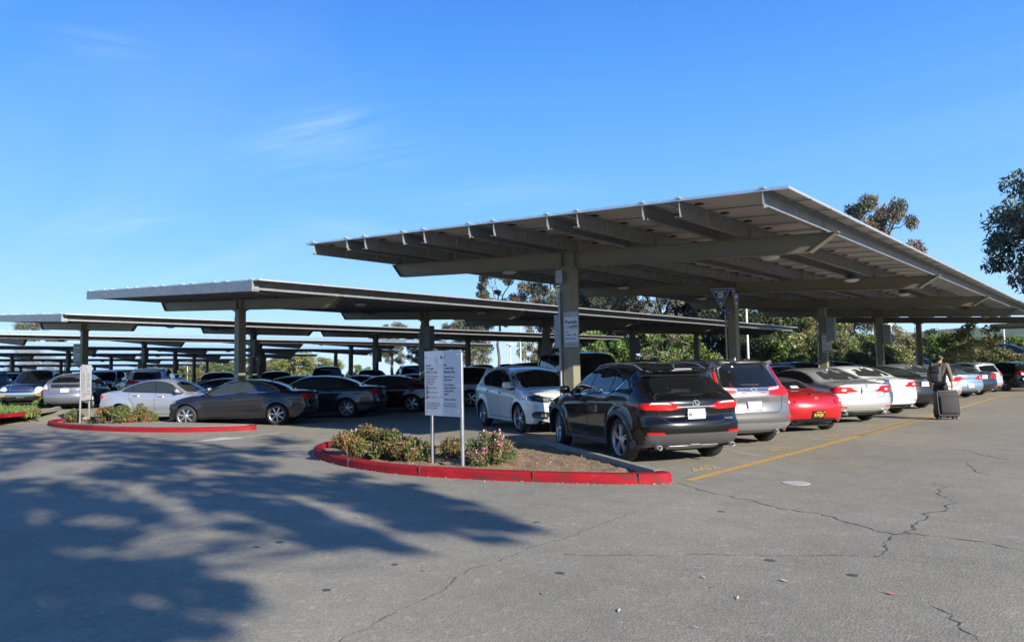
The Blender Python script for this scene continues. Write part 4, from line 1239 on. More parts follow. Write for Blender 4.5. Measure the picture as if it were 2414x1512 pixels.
def suv_pearl():
    c = dict(L=4.59, W=1.87, H=1.655, wr=.355, wx=(.99, 3.64), zl=.25, tf=.20, tr=.12, br=.12, bf=.24, bt=.05, tumble=.34, tumble2=.3, flare=.03,
      top=[(.24, .25), (.08, .36), (.0, .55), (.05, .75), (.08, .95), (.16, 1.10), (.42, 1.46), (.36, 1.53, 'c'), (.30, 1.55), (.6, 1.60), (1.2, 1.65), (1.8, 1.65), (2.3, 1.60), (2.65, 1.51), (3.05, 1.31), (3.5, 1.10), (3.85, 1.06), (4.2, .99), (4.42, .90), (4.54, .76), (4.585, .58), (4.57, .38), (4.47, .25)],
      belt=[(0, 1.08), (.6, 1.14), (1.2, 1.11), (2.4, 1.05), (3.5, 1.0), (4.6, .84)])
    k = Car(c)
    k.windows([(.78, 1.34), (1.02, 1.17), (1.6, 1.13), (2.5, 1.08), (3.22, 1.06), (2.95, 1.27), (2.6, 1.44), (2.1, 1.535), (1.5, 1.545), (1.0, 1.47)], [(2.30, 2.22), (1.42, 1.28)])
    k.patch('windshield', [(-.68, 1.09), (0, 1.05), (.68, 1.09), (.57, 1.46), (0, 1.535), (-.57, 1.46)], M_GLASS, 'front', sides=(1,), off=.005, round_=.07)
    k.patch('rear_window', [(-.60, 1.13), (.60, 1.13), (.52, 1.43), (-.52, 1.43)], M_GLASS, 'rear', sides=(1,), off=.005, round_=.06)
    k.patch('headlight', [(.36, .80), (.50, .74), (.80, .79), (.86, .90), (.62, .895), (.46, .86)], M_BLACK, 'front', off=.010, round_=.03)
    k.patch('headlight_lens', [(.43, .80), (.50, .77), (.58, .78), (.60, .84), (.52, .86), (.45, .84)], M_HEADL, 'front', off=.016, round_=.03)
    k.patch('headlight_lens', [(.63, .80), (.74, .805), (.78, .85), (.70, .87), (.62, .85)], M_HEADL, 'front', off=.016, round_=.03)
    k.patch('headlight', [(4.02, .84), (4.3, .78), (4.45, .80), (4.45, .86), (4.25, .93)], M_HEADL, 'side', off=.008)
    k.patch('grille', [(-.33, .72), (.33, .72), (.22, .60), (-.22, .60)], M_BLACK, 'front', sides=(1,), off=.006)
    k.patch('grille', [(-.35, .80), (.35, .80), (.34, .735), (-.34, .735)], M_SATIN, 'front', sides=(1,), off=.010)
    k.patch('air_intake', [(.50, .36), (.82, .40), (.84, .50), (.76, .55), (.48, .53)], M_BLACK, 'front', off=.006, round_=.03)
    k.patch('air_intake', [(-.40, .34), (.40, .34), (.38, .48), (-.38, .48)], M_BLACK, 'front', sides=(1,), off=.006, round_=.03)
    k.patch('fog_light', [(.60+.055*cos(t), .455+.05*sin(t)) for t in [q*pi/6 for q in range(12)]], M_CLEARL, 'front', off=.016, grid=.03)
    k.rline([(.50, .415), (.82, .43)], M_SATIN, .012, 'front', 'intake_bar', .012)
    k.seams([[(2.28, 1.07), (2.24, .60), (2.26, .34)], [(3.34, 1.02), (3.32, .8), (3.20, .60), (3.18, .34)], [(1.36, 1.12), (1.38, .9), (1.5, .66), (1.54, .34)], [(1.54, .34), (3.18, .34)]])
    k.rline([(.42, 1.02), (.36, .86), (.30, .805), (0, .80)], M_UNDER, .01, 'front', 'bonnet_seam')
    k.handles([(2.44, .95), (1.52, .98)], M_CHROME, .18); k.mirror(3.10, 1.13, sz=(.15, .24, .17))
    k.plate(.70, '', view='front', m=M_PLATE); k.plate(.80, '6HRT302'); k.badge(.80, .05, 'front', kind='A')
    k.patch('tail_light', [(.62, .98), (.82, .98), (.82, 1.15), (.66, 1.2)], M_REDL, 'rear', off=.012)
    k.patch('sunroof', [(1.55, -.36), (2.15, -.36), (2.15, .36), (1.55, .36)], M_GLASS, 'top', sides=(1,), off=.004, round_=.05)
    k.rails(.8, 2.35, .62, M_SATIN); k.wheels(5, 'double', tw=.22)
    return k
BASE_SEDAN = dict(
  top=[(.27, .24), (.09, .33), (.01, .48), (.02, .62), (.06, .76), (.05, .90), (.07, .99), (.10, 1.015, 'c'), (.35, 1.06), (.72, 1.085), (1.05, 1.22), (1.38, 1.335), (1.75, 1.40), (2.15, 1.42), (2.5, 1.395), (2.78, 1.32), (3.15, 1.13), (3.45, .985), (3.8, .935), (4.15, .86), (4.38, .75), (4.49, .62), (4.52, .46), (4.49, .33), (4.38, .22)],
  belt=[(0, .92), (.5, .985), (1.2, .985), (2.4, .94), (3.4, .90), (4.53, .70)],
  dlo=[(.97, 1.045), (1.25, 1.025), (1.8, 1.005), (2.6, .975), (3.22, .95), (2.95, 1.11), (2.65, 1.255), (2.3, 1.325), (1.9, 1.335), (1.5, 1.27), (1.2, 1.17)])
def sedan(L=4.53, W=1.82, H=1.42, wr=.325, wx=(1.03, 3.79), coupe=False, tail='bmw', plate='6BRT019', wheel=(7, 'single'), chrome=M_BLACK, handle='PAINT', glass=M_GLASSL, fins=True, exh=None, kd='ring', letters=None, tmod=None, dmod=None, rim=M_RIM, ring=False):
    sx, sz = L/4.53, H/1.42
    top = tmod or BASE_SEDAN['top']; dlo = dmod or BASE_SEDAN['dlo']
    c = dict(L=L, W=W, H=H, wr=wr, wx=wx, zl=.225, tf=.17, tr=.12, br=.11, bf=.22, bt=.045, tumble=.36, tumble2=.35, flare=.028,
      top=sc(top, sx, sz), belt=[(a*sx, b*sz) for a, b in BASE_SEDAN['belt']])
    c['ring'] = ring
    c['top'][0] = (c['top'][0][0], .23); c['top'][-1] = (c['top'][-1][0], .23)
    k = Car(c); X = lambda v: v*sx; Z = lambda v: v*sz
    k.windows(sc(dlo, sx, sz), [(X(2.28), X(2.12))]+([] if coupe else [(X(1.40), X(1.34))]) if not coupe else [(X(1.75), X(1.65))], m=glass, chrome=chrome)
    k.patch('windshield', [(-.65, Z(1.0)), (0, Z(.965)), (.65, Z(1.0)), (.52, Z(1.27)), (0, Z(1.345)), (-.52, Z(1.27))], glass, 'front', sides=(1,), off=.005, round_=.06)
    k.patch('rear_window', [(-.58, Z(1.115)), (0, Z(1.095)), (.58, Z(1.115)), (.47, Z(1.30)), (0, Z(1.345)), (-.47, Z(1.30))], glass, 'rear', sides=(1,), off=.005, round_=.06)
    T = {'bmw': [(.50, .80), (.70, .76), (.86, .80), (.86, .90), (.80, .955), (.52, .93)], 'accord': [(.42, .80), (.86, .82), (.86, .96), (.70, .95), (.46, .87)],
         'tsx': [(.44, .84), (.60, .76), (.86, .78), (.86, .92), (.62, .94), (.46, .93)], 'g35': [(.36, .84), (.52, .77), (.86, .80), (.86, .93), (.62, .97), (.46, .92)],
         'corolla': [(.50, .82), (.66, .78), (.86, .80), (.86, .97), (.72, .97), (.54, .91)], 'bmwf': [(.34, .80), (.55, .76), (.86, .78), (.86, .90), (.76, .95), (.42, .90)]}[tail]
    tp = [(a*W/1.82, Z(b)) for a, b in T]
    k.patch('tail_light', tp, M_REDL, 'rear', off=.012, round_=.03)
    cx = sum(p[0] for p in tp)/len(tp); cz = sum(p[1] for p in tp)/len(tp)
    if tail in ('tsx', 'g35', 'corolla'):
        k.patch('tail_light_lens', [(cx+.07*cos(t), cz-.005+.035*sin(t)) for t in [q*pi/5 for q in range(10)]], M_CLEARL, 'rear', off=.018, grid=.03)
    else: k.patch('tail_light_lens', [(cx-.10, cz-.012), (cx+.10, cz-.012), (cx+.10, cz+.012), (cx-.10, cz+.012)], M_REDD, 'rear', off=.018, grid=.03)
    k.patch('tail_light', [(X(.06), Z(.80)), (X(.25), Z(.80)), (X(.34), Z(.87)), (X(.22), Z(.94)), (X(.08), Z(.95))], M_REDL, 'side', off=.010, round_=.03)
    k.patch('headlight', [(.42, Z(.62)), (.80, Z(.66)), (.84, Z(.74)), (.60, Z(.755)), (.44, Z(.70))], M_HEADL, 'front', off=.01, round_=.03)
    k.patch('headlight', [(X(4.08), Z(.74)), (X(4.38), Z(.62)), (X(4.40), Z(.69)), (X(4.22), Z(.80))], M_HEADL, 'side', off=.008, round_=.03)
    k.patch('grille', [(-.33, Z(.55)), (.33, Z(.55)), (.30, Z(.68)), (-.30, Z(.68))], M_BLACK, 'front', sides=(1,), off=.006, round_=.03)
    k.patch('air_intake', [(-.62, Z(.28)), (.62, Z(.28)), (.55, Z(.42)), (-.55, Z(.42))], M_BLACK, 'front', sides=(1,), off=.006, round_=.03)
    k.patch('reflector', [(.60, Z(.42)), (.80, Z(.42)), (.80, Z(.45)), (.60, Z(.45))], M_REDL, 'rear', off=.010)
    k.seams([[(X(2.26), Z(.97)), (X(2.24), .60), (X(2.28), .31)], [(X(3.36), Z(.93)), (X(3.36), .75), (X(3.28), .55), (X(3.26), .31)]]+([] if coupe else [[(X(1.30), Z(1.02)), (X(1.28), .9), (X(1.42), .7), (X(1.5), .31)]])+[[(X(1.5), .31), (X(3.26), .31)]])
    k.rline([(0, Z(1.015)), (.60, Z(.995)), (.64, Z(.9)), (.56, Z(.70)), (0, Z(.68))], M_UNDER, .010, name='boot_seam')
    k.handles([(X(2.46), Z(.86))]+([] if coupe else [(X(1.56), Z(.89))]), handle, .19); k.mirror(X(3.12), Z(1.0), sz=(.13, .20, .14))
    if plate: k.plate(Z(.83) if tail != 'g35' else .52, plate)
    k.badge(Z(.955), .038, kind=kd)
    if exh: k.exhaust(exh, .27, .10)
    if fins: k.antenna(X(1.45))
    if letters: k.lettering(letters, -.5, Z(.9), .04)
    k.patch('bumper_lower', [(-.70, .245), (.70, .245), (.74, .33), (-.74, .33)], M_UNDER, 'rear', sides=(1,), off=.004)
    k.wheels(*wheel, m=rim, tw=.205)
    return k
def roadster_red():
    c = dict(L=3.92, W=1.735, H=1.235, wr=.308, wx=(.76, 3.07), zl=.20, tf=.20, tr=.17, br=.14, bf=.25, bt=.05, tumble=.45, tumble2=.6, flare=.04,
      top=[(.24, .22), (.08, .30), (.01, .45), (.0, .60), (.06, .74), (.13, .82), (.30, .875), (.62, .93), (.85, .955), (1.0, 1.03), (1.25, 1.17), (1.55, 1.23), (1.85, 1.225), (2.1, 1.14), (2.45, .93), (2.75, .85), (3.2, .80), (3.6, .68), (3.82, .56), (3.91, .42), (3.88, .30), (3.78, .20)],
      belt=[(0, .76), (.6, .86), (1.2, .865), (2.2, .83), (3.0, .80), (3.92, .52)])
    k = Car(c)
    k.windows([(1.30, .90), (2.35, .885), (2.1, 1.04), (1.85, 1.125), (1.45, 1.10)], [])
    k.patch('soft_top', [(.92, -.60), (1.25, -.56), (1.9, -.52), (1.9, .52), (1.25, .56), (.92, .60)], mat('black canvas', (.012, .012, .013), .85), 'top', sides=(1,), off=.008, round_=.05)
    k.patch('windshield', [(-.62, .90), (0, .88), (.62, .90), (.50, 1.11), (0, 1.17), (-.50, 1.11)], M_GLASS, 'front', sides=(1,), off=.010, round_=.05)
    k.patch('rear_window', [(-.46, .965), (.46, .965), (.40, 1.12), (-.40, 1.12)], M_GLASS, 'rear', sides=(1,), off=.016, round_=.04)
    for y_ in (.30, -.10): k.patch('paper_notice', [(y_-.10, .975), (y_+.12, .975), (y_+.10, 1.02), (y_-.09, 1.02)], mat('pale blue card', (.45, .6, .68), .6), 'rear', sides=(1,), off=.022)
    k.patch('tail_light', [(.565+.075*cos(t), .70+.072*sin(t)) for t in [q*pi/10 for q in range(20)]], M_REDL, 'rear', off=.016, grid=.03)
    k.patch('tail_light_lens', [(.565+.03*cos(t), .70+.03*sin(t)) for t in [q*pi/6 for q in range(12)]], M_REDD, 'rear', off=.022, grid=.02)
    k.patch('tail_light_lens', [(.65, .675), (.80, .69), (.80, .715), (.65, .735)], M_CLEARL, 'rear', off=.014)
    k.patch('bumper_lower', [(-.66, .225), (.66, .225), (.68, .30), (.4, .325), (-.4, .325), (-.68, .30)], M_UNDER, 'rear', sides=(1,), off=.008)
    k.patch('plate_recess', [(-.30, .34), (.30, .34), (.24, .51), (-.24, .51)], PT['red'], 'rear', sides=(1,), off=.003, round_=.03)
    k.patch('brake_light', [(-.05, .845), (.05, .845), (.05, .87), (-.05, .87)], M_REDD, 'rear', sides=(1,), off=.02)
    k.rline([(0, .775), (.46, .77), (.52, .80), (.56, .88)], M_UNDER, .008, name='boot_seam')
    k.plate(.42, 'RWJB', m=M_PBLK, tm=M_PYEL, frame=M_BLACK, hd=M_PYEL); k.badge(.775, .04, kind='M')
    k.seams([[(1.28, .88), (1.26, .6), (1.36, .30)], [(2.42, .84), (2.42, .6), (2.36, .30)], [(1.36, .30), (2.36, .30)]])
    k.handles([(1.42, .75)]); k.mirror(2.24, .93, sz=(.12, .18, .13)); k.wheels(8, 'single', tw=.2)
    k.patch('headlight', [(.50, .52), (.78, .55), (.76, .60), (.55, .59)], M_HEADL, 'front', off=.01)
    return k
def hatch(L=4.45, W=1.745, H=1.49, wr=.315, wx=(.87, 3.57), small=False, plate='5JKR882', split=True, kd='ring'):
    if split:    # liftback with a split rear window
        c = dict(L=L, W=W, H=H, wr=wr, wx=wx, zl=.23, tf=.18, tr=.12, br=.11, bf=.24, bt=.05, tumble=.34, tumble2=.3, flare=.02,
          top=[(.22, .24), (.07, .34), (.0, .50), (.03, .66), (.10, .82), (.10, .97), (.12, 1.06, 'c'), (.55, 1.25), (1.0, 1.385), (1.5, 1.465), (2.0, 1.49), (2.4, 1.46), (2.8, 1.34), (3.3, 1.11), (3.65, .98), (4.0, .88), (4.25, .76), (4.40, .62), (4.44, .46), (4.40, .32), (4.3, .23)],
          belt=[(0, .98), (.6, 1.06), (1.2, 1.0), (2.4, .94), (3.4, .90), (4.45, .70)])
        k = Car(c)
        k.windows([(.75, 1.13), (1.3, 1.03), (2.4, .98), (3.3, .96), (2.9, 1.20), (2.5, 1.33), (2.0, 1.40), (1.4, 1.375), (.95, 1.26)], [(2.25, 2.15), (1.40, 1.35)])
        k.patch('rear_window', [(-.55, 1.085), (.55, 1.085), (.48, 1.36), (-.48, 1.36)], M_GLASS, 'rear', sides=(1,), off=.006, round_=.05)
        k.patch('rear_window', [(-.50, .90), (.50, .90), (.53, 1.03), (-.53, 1.03)], M_GLASS, 'rear', sides=(1,), off=.006, round_=.03)
        k.patch('tail_light', [(.62, .80), (.84, .80), (.84, .84), (.64, .84)], M_REDL, 'rear', off=.012)
        k.patch('tail_light_lens', [(.64, .845), (.84, .845), (.80, 1.02), (.68, 1.04)], M_CLEARL, 'rear', off=.012, round_=.02)
        k.patch('spoiler', [(-.56, 1.045), (.56, 1.045), (.55, 1.075), (-.55, 1.075)], 'PAINT', 'rear', sides=(1,), off=.035)
        k.plate(.78, plate); k.rline([(0, .68), (.56, .69), (.60, .9), (.58, 1.06)], M_UNDER, .01)
    else:
        c = dict(L=L, W=W, H=H, wr=wr, wx=wx, zl=.23, tf=.18, tr=.11, br=.10, bf=.24, bt=.05, tumble=.30, tumble2=.25, flare=.02,
          top=[(.20, .24), (.05, .33), (.0, .48), (.03, .60), (.06, .80), (.10, .95), (.30, 1.34), (.26, 1.40, 'c'), (.32, 1.42), (.8, 1.47), (1.4, 1.49), (1.9, 1.45), (2.3, 1.32), (2.9, 1.0), (3.2, .94), (3.55, .84), (3.75, .70), (3.82, .52), (3.8, .35), (3.7, .23)],
          belt=[(0, .96), (.6, .98), (1.2, .95), (2.4, .90), (3.8, .70)])
        k = Car(c)
        k.windows([(.55, 1.08), (.9, 1.0), (2.0, .96), (2.8, .95), (2.3, 1.22), (1.9, 1.36), (1.2, 1.39), (.7, 1.32)], [(1.72, 1.65), (.95, .9)])
        k.patch('rear_window', [(-.56, .98), (.56, .98), (.47, 1.31), (-.47, 1.31)], M_GLASS, 'rear', sides=(1,), off=.006, round_=.05)
        k.patch('tail_light', [(.60, .80), (.82, .80), (.80, .98), (.70, 1.06), (.62, .96)], M_REDL, 'rear', off=.012, round_=.03)
        k.plate(.52, plate); k.rline([(0, .62), (.52, .63), (.58, .8), (.56, .97)], M_UNDER, .01)
    k.patch('windshield', [(-.64, H*.68), (.64, H*.68), (.52, H*.91), (-.52, H*.91)], M_GLASS, 'front', sides=(1,), off=.006, round_=.05)
    k.patch('headlight', [(.45, .62), (.78, .66), (.80, .80), (.55, .72)], M_HEADL, 'front', off=.01, round_=.03)
    k.badge(.88, .045, kind=kd); k.seams([[(2.2*L/4.45, .95), (2.2*L/4.45, .33)], [(1.3*L/4.45, 1.0), (1.45*L/4.45, .33)], [(3.2*L/4.45, .9), (3.1*L/4.45, .33)]])
    k.mirror(3.05*L/4.45, .99); k.wheels(7, 'single', tw=.19); k.handles([(2.35*L/4.45, .88), (1.5*L/4.45, .92)])
    return k
def big_suv(L=5.0, W=1.95, H=1.98, glassy=True, tail=True):
    c = dict(L=L, W=W, H=H, wr=.39, wx=(1.1, 3.95), zl=.32, tf=.10, tr=.04, br=.06, bf=.12, bt=.05, tumble=.17, tumble2=.1, flare=.03,
      top=[(.12, .33), (.03, .42), (.0, .6), (.04, .8), (.05, 1.1), (.10, 1.5), (.16, 1.86), (.26, 1.93), (.8, 1.97), (1.8, 1.98), (2.7, 1.94), (2.95, 1.88), (3.3, 1.52), (3.58, 1.25), (3.9, 1.20), (4.5, 1.14), (4.85, 1.05), (4.95, .9), (4.98, .6), (4.94, .42), (4.85, .33)],
      belt=[(0, 1.18), (2.0, 1.17), (3.5, 1.12), (5.0, 1.05)])
    k = Car(c)
    k.windows([(.28, 1.23), (1.5, 1.22), (3.32, 1.21), (3.05, 1.56), (2.8, 1.80), (1.5, 1.84), (.36, 1.81)], [(2.35, 2.35), (1.35, 1.35)], gap=.10, black=False)
    k.patch('windshield', [(-.78, 1.28), (.78, 1.28), (.68, 1.83), (-.68, 1.83)], M_GLASS, 'front', sides=(1,), off=.006, round_=.06)
    k.patch('rear_window', [(-.70, 1.22), (.70, 1.22), (.64, 1.78), (-.64, 1.78)], M_GLASS, 'rear', sides=(1,), off=.006, round_=.06)
    k.patch('tail_light', [(.80, .85), (.95, .85), (.93, 1.35), (.83, 1.35)], M_REDL, 'rear', off=.012)
    k.patch('headlight', [(.58, .84), (.90, .84), (.90, 1.02), (.60, 1.02)], M_HEADL, 'front', off=.012, round_=.02)
    k.patch('grille', [(-.52, .80), (.52, .80), (.52, 1.03), (-.52, 1.03)], M_BLACK, 'front', sides=(1,), off=.01, round_=.02)
    k.patch('bumper_lower', [(-.92, .42), (.92, .42), (.92, .60), (-.92, .60)], M_TRIM, 'front', sides=(1,), off=.02)
    k.patch('bumper_lower', [(-.90, .42), (.90, .42), (.90, .62), (-.90, .62)], M_CHROME, 'rear', sides=(1,), off=.03)
    k.seams([[(2.36, 1.2), (2.36, .42)], [(1.36, 1.2), (1.45, .9), (1.62, .42)], [(3.36, 1.15), (3.40, .42)], [(1.62, .42), (3.4, .42)]])
    k.handles([(2.5, 1.02), (1.55, 1.02)]); k.mirror(3.18, 1.28, M_BLACK, (.13, .24, .22)); k.plate(.75, '4TRN551')
    k.wheels(6, 'single', tw=.25)
    return k
def crossover(L=4.6, W=1.84, H=1.68, plate='7KLD420', rails_=True):
    c = dict(L=L, W=W, H=H, wr=.355, wx=(.95, 3.62), zl=.25, tf=.16, tr=.09, br=.09, bf=.2, bt=.05, tumble=.26, tumble2=.2, flare=.02, grid=.07,
      top=[(.20, .25), (.05, .38), (.0, .55), (.05, .72), (.06, .95), (.12, 1.12), (.32, 1.52), (.28, 1.58, 'c'), (.35, 1.61), (.8, 1.66), (1.5, 1.68), (2.1, 1.66), (2.55, 1.56), (3.1, 1.27), (3.45, 1.10), (3.9, 1.05), (4.3, .96), (4.5, .84), (4.58, .65), (4.58, .42), (4.48, .25)],
      belt=[(0, 1.08), (1.2, 1.08), (2.4, 1.04), (3.5, 1.0), (4.6, .86)])
    sx = L/4.6; c['top'] = sc(c['top'], sx, H/1.68); c['wx'] = (c['wx'][0]*sx, c['wx'][1]*sx); c['belt'] = [(a*sx, b*H/1.68) for a, b in c['belt']]
    sz = H/1.68
    k = Car(c)
    k.windows(sc([(.50, 1.24), (.9, 1.15), (1.6, 1.11), (2.5, 1.08), (3.18, 1.06), (2.9, 1.29), (2.5, 1.49), (2.0, 1.57), (1.2, 1.58), (.62, 1.5)], sx, sz), [(2.26*sx, 2.2*sx), (1.38*sx, 1.3*sx)])
    k.patch('windshield', sc([(-.66, 1.11), (.66, 1.11), (.57, 1.5), (-.57, 1.5)], 1, sz), M_GLASS, 'front', sides=(1,), off=.005, round_=.06)
    k.patch('rear_window', sc([(-.60, 1.14), (.60, 1.14), (.52, 1.50), (-.52, 1.50)], 1, sz), M_GLASS, 'rear', sides=(1,), off=.005, round_=.06)
    k.patch('tail_light', sc([(.62, .95), (.86, .92), (.86, 1.10), (.70, 1.16)], 1, sz), M_REDL, 'rear', off=.012, round_=.02)
    k.patch('tail_light', sc([(.06, .93), (.22, .95), (.26, 1.12), (.12, 1.12)], sx, sz), M_REDL, 'side', off=.01)
    k.patch('headlight', sc([(.46, .76), (.80, .80), (.82, .90), (.52, .86)], 1, sz), M_HEADL, 'front', off=.01, round_=.03)
    k.patch('grille', sc([(-.38, .62), (.38, .62), (.40, .82), (-.40, .82)], 1, sz), M_BLACK, 'front', sides=(1,), off=.006, round_=.03)
    k.patch('bumper_cladding', [(-.84, .34), (.84, .34), (.84, .50), (-.84, .50)], M_TRIM, 'rear', sides=(1,), off=.01)
    k.seams([[(2.26*sx, 1.08), (2.24*sx, .34)], [(1.34*sx, 1.12), (1.54*sx, .34)], [(3.3*sx, 1.02), (3.16*sx, .34)]])
    k.handles([(2.42*sx, .95), (1.5*sx, .98)]); k.mirror(3.08*sx, 1.11*sz); k.plate(.80, plate); k.wheels(5, 'double', tw=.21)
    if rails_: k.rails(.6*sx, 2.4*sx, .60, M_BLACK)
    return k
def pickup():
    c = dict(L=5.1, W=1.80, H=1.70, wr=.37, wx=(1.15, 4.20), zl=.34, tf=.12, tr=.02, br=.03, bf=.14, bt=.05, tumble=.26, tumble2=.2, flare=.04,
      top=[(.05, .42), (.0, .6), (.01, 1.08), (.03, 1.12, 'c'), (1.7, 1.12, 'c'), (1.74, 1.2), (1.95, 1.62), (2.2, 1.69), (2.8, 1.70), (3.1, 1.62), (3.5, 1.30), (3.75, 1.14), (4.2, 1.10), (4.7, 1.03), (4.95, .94), (5.05, .80), (5.09, .6), (5.05, .42), (4.95, .35)],
      belt=[(0, 1.05), (2.0, 1.08), (3.6, 1.04), (5.1, .90)])
    k = Car(c)
    k.windows([(1.98, 1.16), (3.52, 1.12), (3.25, 1.36), (3.0, 1.54), (2.2, 1.57)], [(2.5, 2.5)])
    k.patch('windshield', [(-.66, 1.17), (.66, 1.17), (.57, 1.57), (-.57, 1.57)], M_GLASS, 'front', sides=(1,), off=.006, round_=.05)
    k.patch('rear_window', [(-.58, 1.2), (.58, 1.2), (.54, 1.52), (-.54, 1.52)], M_GLASS, 'rear', sides=(1,), off=.006, round_=.05)
    k.patch('headlight', [(.50, .80), (.62, .73), (.84, .78), (.86, .90), (.60, .93)], M_CLEARL, 'front', off=.014, round_=.04)
    k.patch('grille', [(-.44, .76), (.44, .76), (.47, .86), (.42, .95), (-.42, .95), (-.47, .86)], M_CHROME, 'front', sides=(1,), off=.014, round_=.04)
    k.patch('grille_opening', [(-.38, .79), (.38, .79), (.40, .86), (.36, .92), (-.36, .92), (-.40, .86)], M_BLACK, 'front', sides=(1,), off=.020, round_=.03)
    for q in range(-3, 4): k.patch('grille_bar', [(q*.10-.006, .79), (q*.10+.006, .79), (q*.10+.006, .92), (q*.10-.006, .92)], M_CHROME, 'front', sides=(1,), off=.026)
    k.patch('bumper', [(-.84, .50), (.84, .50), (.84, .68), (-.84, .68)], M_CHROME, 'front', sides=(1,), off=.05, round_=.03)
    k.patch('fog_light', [(.60, .54), (.76, .54), (.76, .60), (.60, .60)], M_AMB, 'front', off=.058)
    k.plate(.55, '7W39482', view='front')
    k.patch('tail_light', [(.80, .75), (.88, .75), (.88, 1.02), (.80, 1.02)], M_REDL, 'rear', off=.01)
    k.seams([[(2.5, 1.12), (2.5, .42)], [(3.6, 1.05), (3.55, .42)], [(1.9, 1.1), (1.9, .42)]])
    k.mirror(3.40, 1.2, sz=(.12, .2, .18)); k.wheels(6, 'single', tw=.25); k.handles([(2.7, 1.0)])
    return k
# ------------------------------------------------------------------ cars on their stalls
H1, H2, H3, H4 = radians(147), radians(-33), radians(213), radians(33)
def place(k, name, color, wheel_xy, which, hd, **tags):
    """put the outer foot of one wheel (which = fl, fr, rl, rr) on a ground point"""
    d = Vector((cos(hd), sin(hd))); l = Vector((-sin(hd), cos(hd)))
    lx = (k.wx[1] if which[0] == 'f' else k.wx[0])-k.x0; ly = (k.W/2-.06)*(1 if which[1] == 'l' else -1)
    c = Vector(wheel_xy[:2])-d*lx-l*ly
    return k.make(name, color, (c.x, c.y), hd, **tags)
K = dict(nx=crossover_black(), crv=suv_grey(), rdx=suv_pearl(), mx5=roadster_red())
K['bmw'] = sedan(glass=M_GLASSL, chrome=M_CHROME, ring=True, wheel=(7, 'single'), plate='5XYZ219')
K['tsx'] = sedan(4.73, 1.84, 1.44, .33, (1.06, 3.77), tail='tsx', plate='6VBR021', exh=.60, kd='A', glass=M_GLASSL, wheel=(5, 'double'), chrome=M_CHROME)
K['bmwf'] = sedan(4.63, 1.81, 1.43, .33, (1.03, 3.84), tail='bmwf', plate='7LPX339', exh=.5, wheel=(5, 'double'))
K['g35'] = sedan(4.64, 1.82, 1.40, .335, (1.0, 3.85), True, tail='g35', plate='5KDS771', exh=.55, chrome=M_BLACK, wheel=(5, 'single'))
K['accord'] = sedan(4.93, 1.85, 1.475, .33, (1.12, 3.92), tail='accord', plate='6CVB118', kd='H', wheel=(7, 'double'))
K['corolla'] = sedan(4.54, 1.76, 1.465, .315, (.96, 3.56), tail='corolla', plate='', handle=M_CHROME, chrome='PAINT', wheel=(7, 'single'))
K['prius'] = hatch(); K['yaris'] = hatch(3.82, 1.70, 1.49, .30, (.62, 3.08), split=False)
K['big'] = big_suv(); K['cross'] = crossover(); K['van'] = crossover(4.95, 1.9, 1.72, '6TTR908', False); K['truck'] = pickup()
G_A = 'cars parked under the nearest canopy'; G_B = 'cars parked under the second canopy'; G_C = 'cars parked under the third canopy'
place(K['nx'], 'parked_crossover', 'black', tuple(P(1467, 1087)[:2]), 'rl', radians(148.7), steer=radians(-11), label='glossy black crossover with grey wheel arch cladding backed out next to the dirt island', cat='crossover', group=G_A)
place(K['crv'], 'parked_suv', 'grey', (-5.83, 14.87), 'rr', H1, label='grey SUV with tall hockey-stick tail lights between the black crossover and the red roadster', cat='SUV', group=G_A)
place(K['mx5'], 'parked_roadster', 'red', (-5.65, 18.11), 'rr', H1, label='low red roadster with round tail lights and a black plate', cat='sports car', group=G_A)
place(K['tsx'], 'parked_sedan', 'silver', (-5.61, 21.37), 'rr', H1, label='silver sedan with wraparound red lights just past the red roadster', cat='sedan', group=G_A)
place(K['corolla'], 'parked_sedan', 'white', (-5.60, 24.65), 'rr', H1, label='white sedan squeezed between the silver sedan and the black sedan', cat='sedan', group=G_A)
place(K['bmwf'], 'parked_sedan', 'charcoal', (-5.56, 28.0), 'rr', H1, label='near-black sedan with wide red tail lights beside the walking person', cat='sedan', group=G_A)
place(K['accord'], 'parked_sedan', 'silver', (-5.60, 31.3), 'rr', H1, label='silver sedan whose back is hidden by the walking person', cat='sedan', group=G_A)
place(K['g35'], 'parked_coupe', 'ice', (-5.56, 36.6), 'rr', H1, label='ice blue coupe with its plate low in the bumper right of the person', cat='coupe', group=G_A)
place(K['bmwf'], 'parked_sedan', 'navy', tuple(P(2312, 930)[:2]), 'rr', H1, label='dark blue sedan just past the ice blue coupe', cat='sedan', group=G_A)
place(K['yaris'], 'parked_hatchback', 'silver', tuple(P(2346, 923)[:2]), 'rr', H1, label='small silver hatchback between the dark sedan and the black SUV', cat='hatchback', group=G_A)
place(K['cross'], 'parked_suv', 'black', tuple(P(2371, 921)[:2]), 'rl', radians(141), label='black SUV at the right edge showing its chrome rear wheel', cat='SUV', group=G_A).scale = (.92, .92, .87)
# far half of the nearest row
place(K['rdx'], 'parked_suv', 'pearl', tuple(P(1227, 1019)[:2]), 'fr', radians(-28), steer=radians(5), label='pearl white SUV facing out with dark headlights behind the two-post notice', cat='SUV', group=G_A)

def put(k, name, color, x, y, hd, **tags):
    o = k.make(name, color, (x, y), hd, **tags); o.location.z = gz(x) if x > -82 else gz(x); return o
put(K['big'], 'parked_van', 'plum', -12.9, 18.7, H2, label='tall dark maroon van behind the column with the permit sign', cat='van', group=G_A).scale = (1, 1, 1.05)
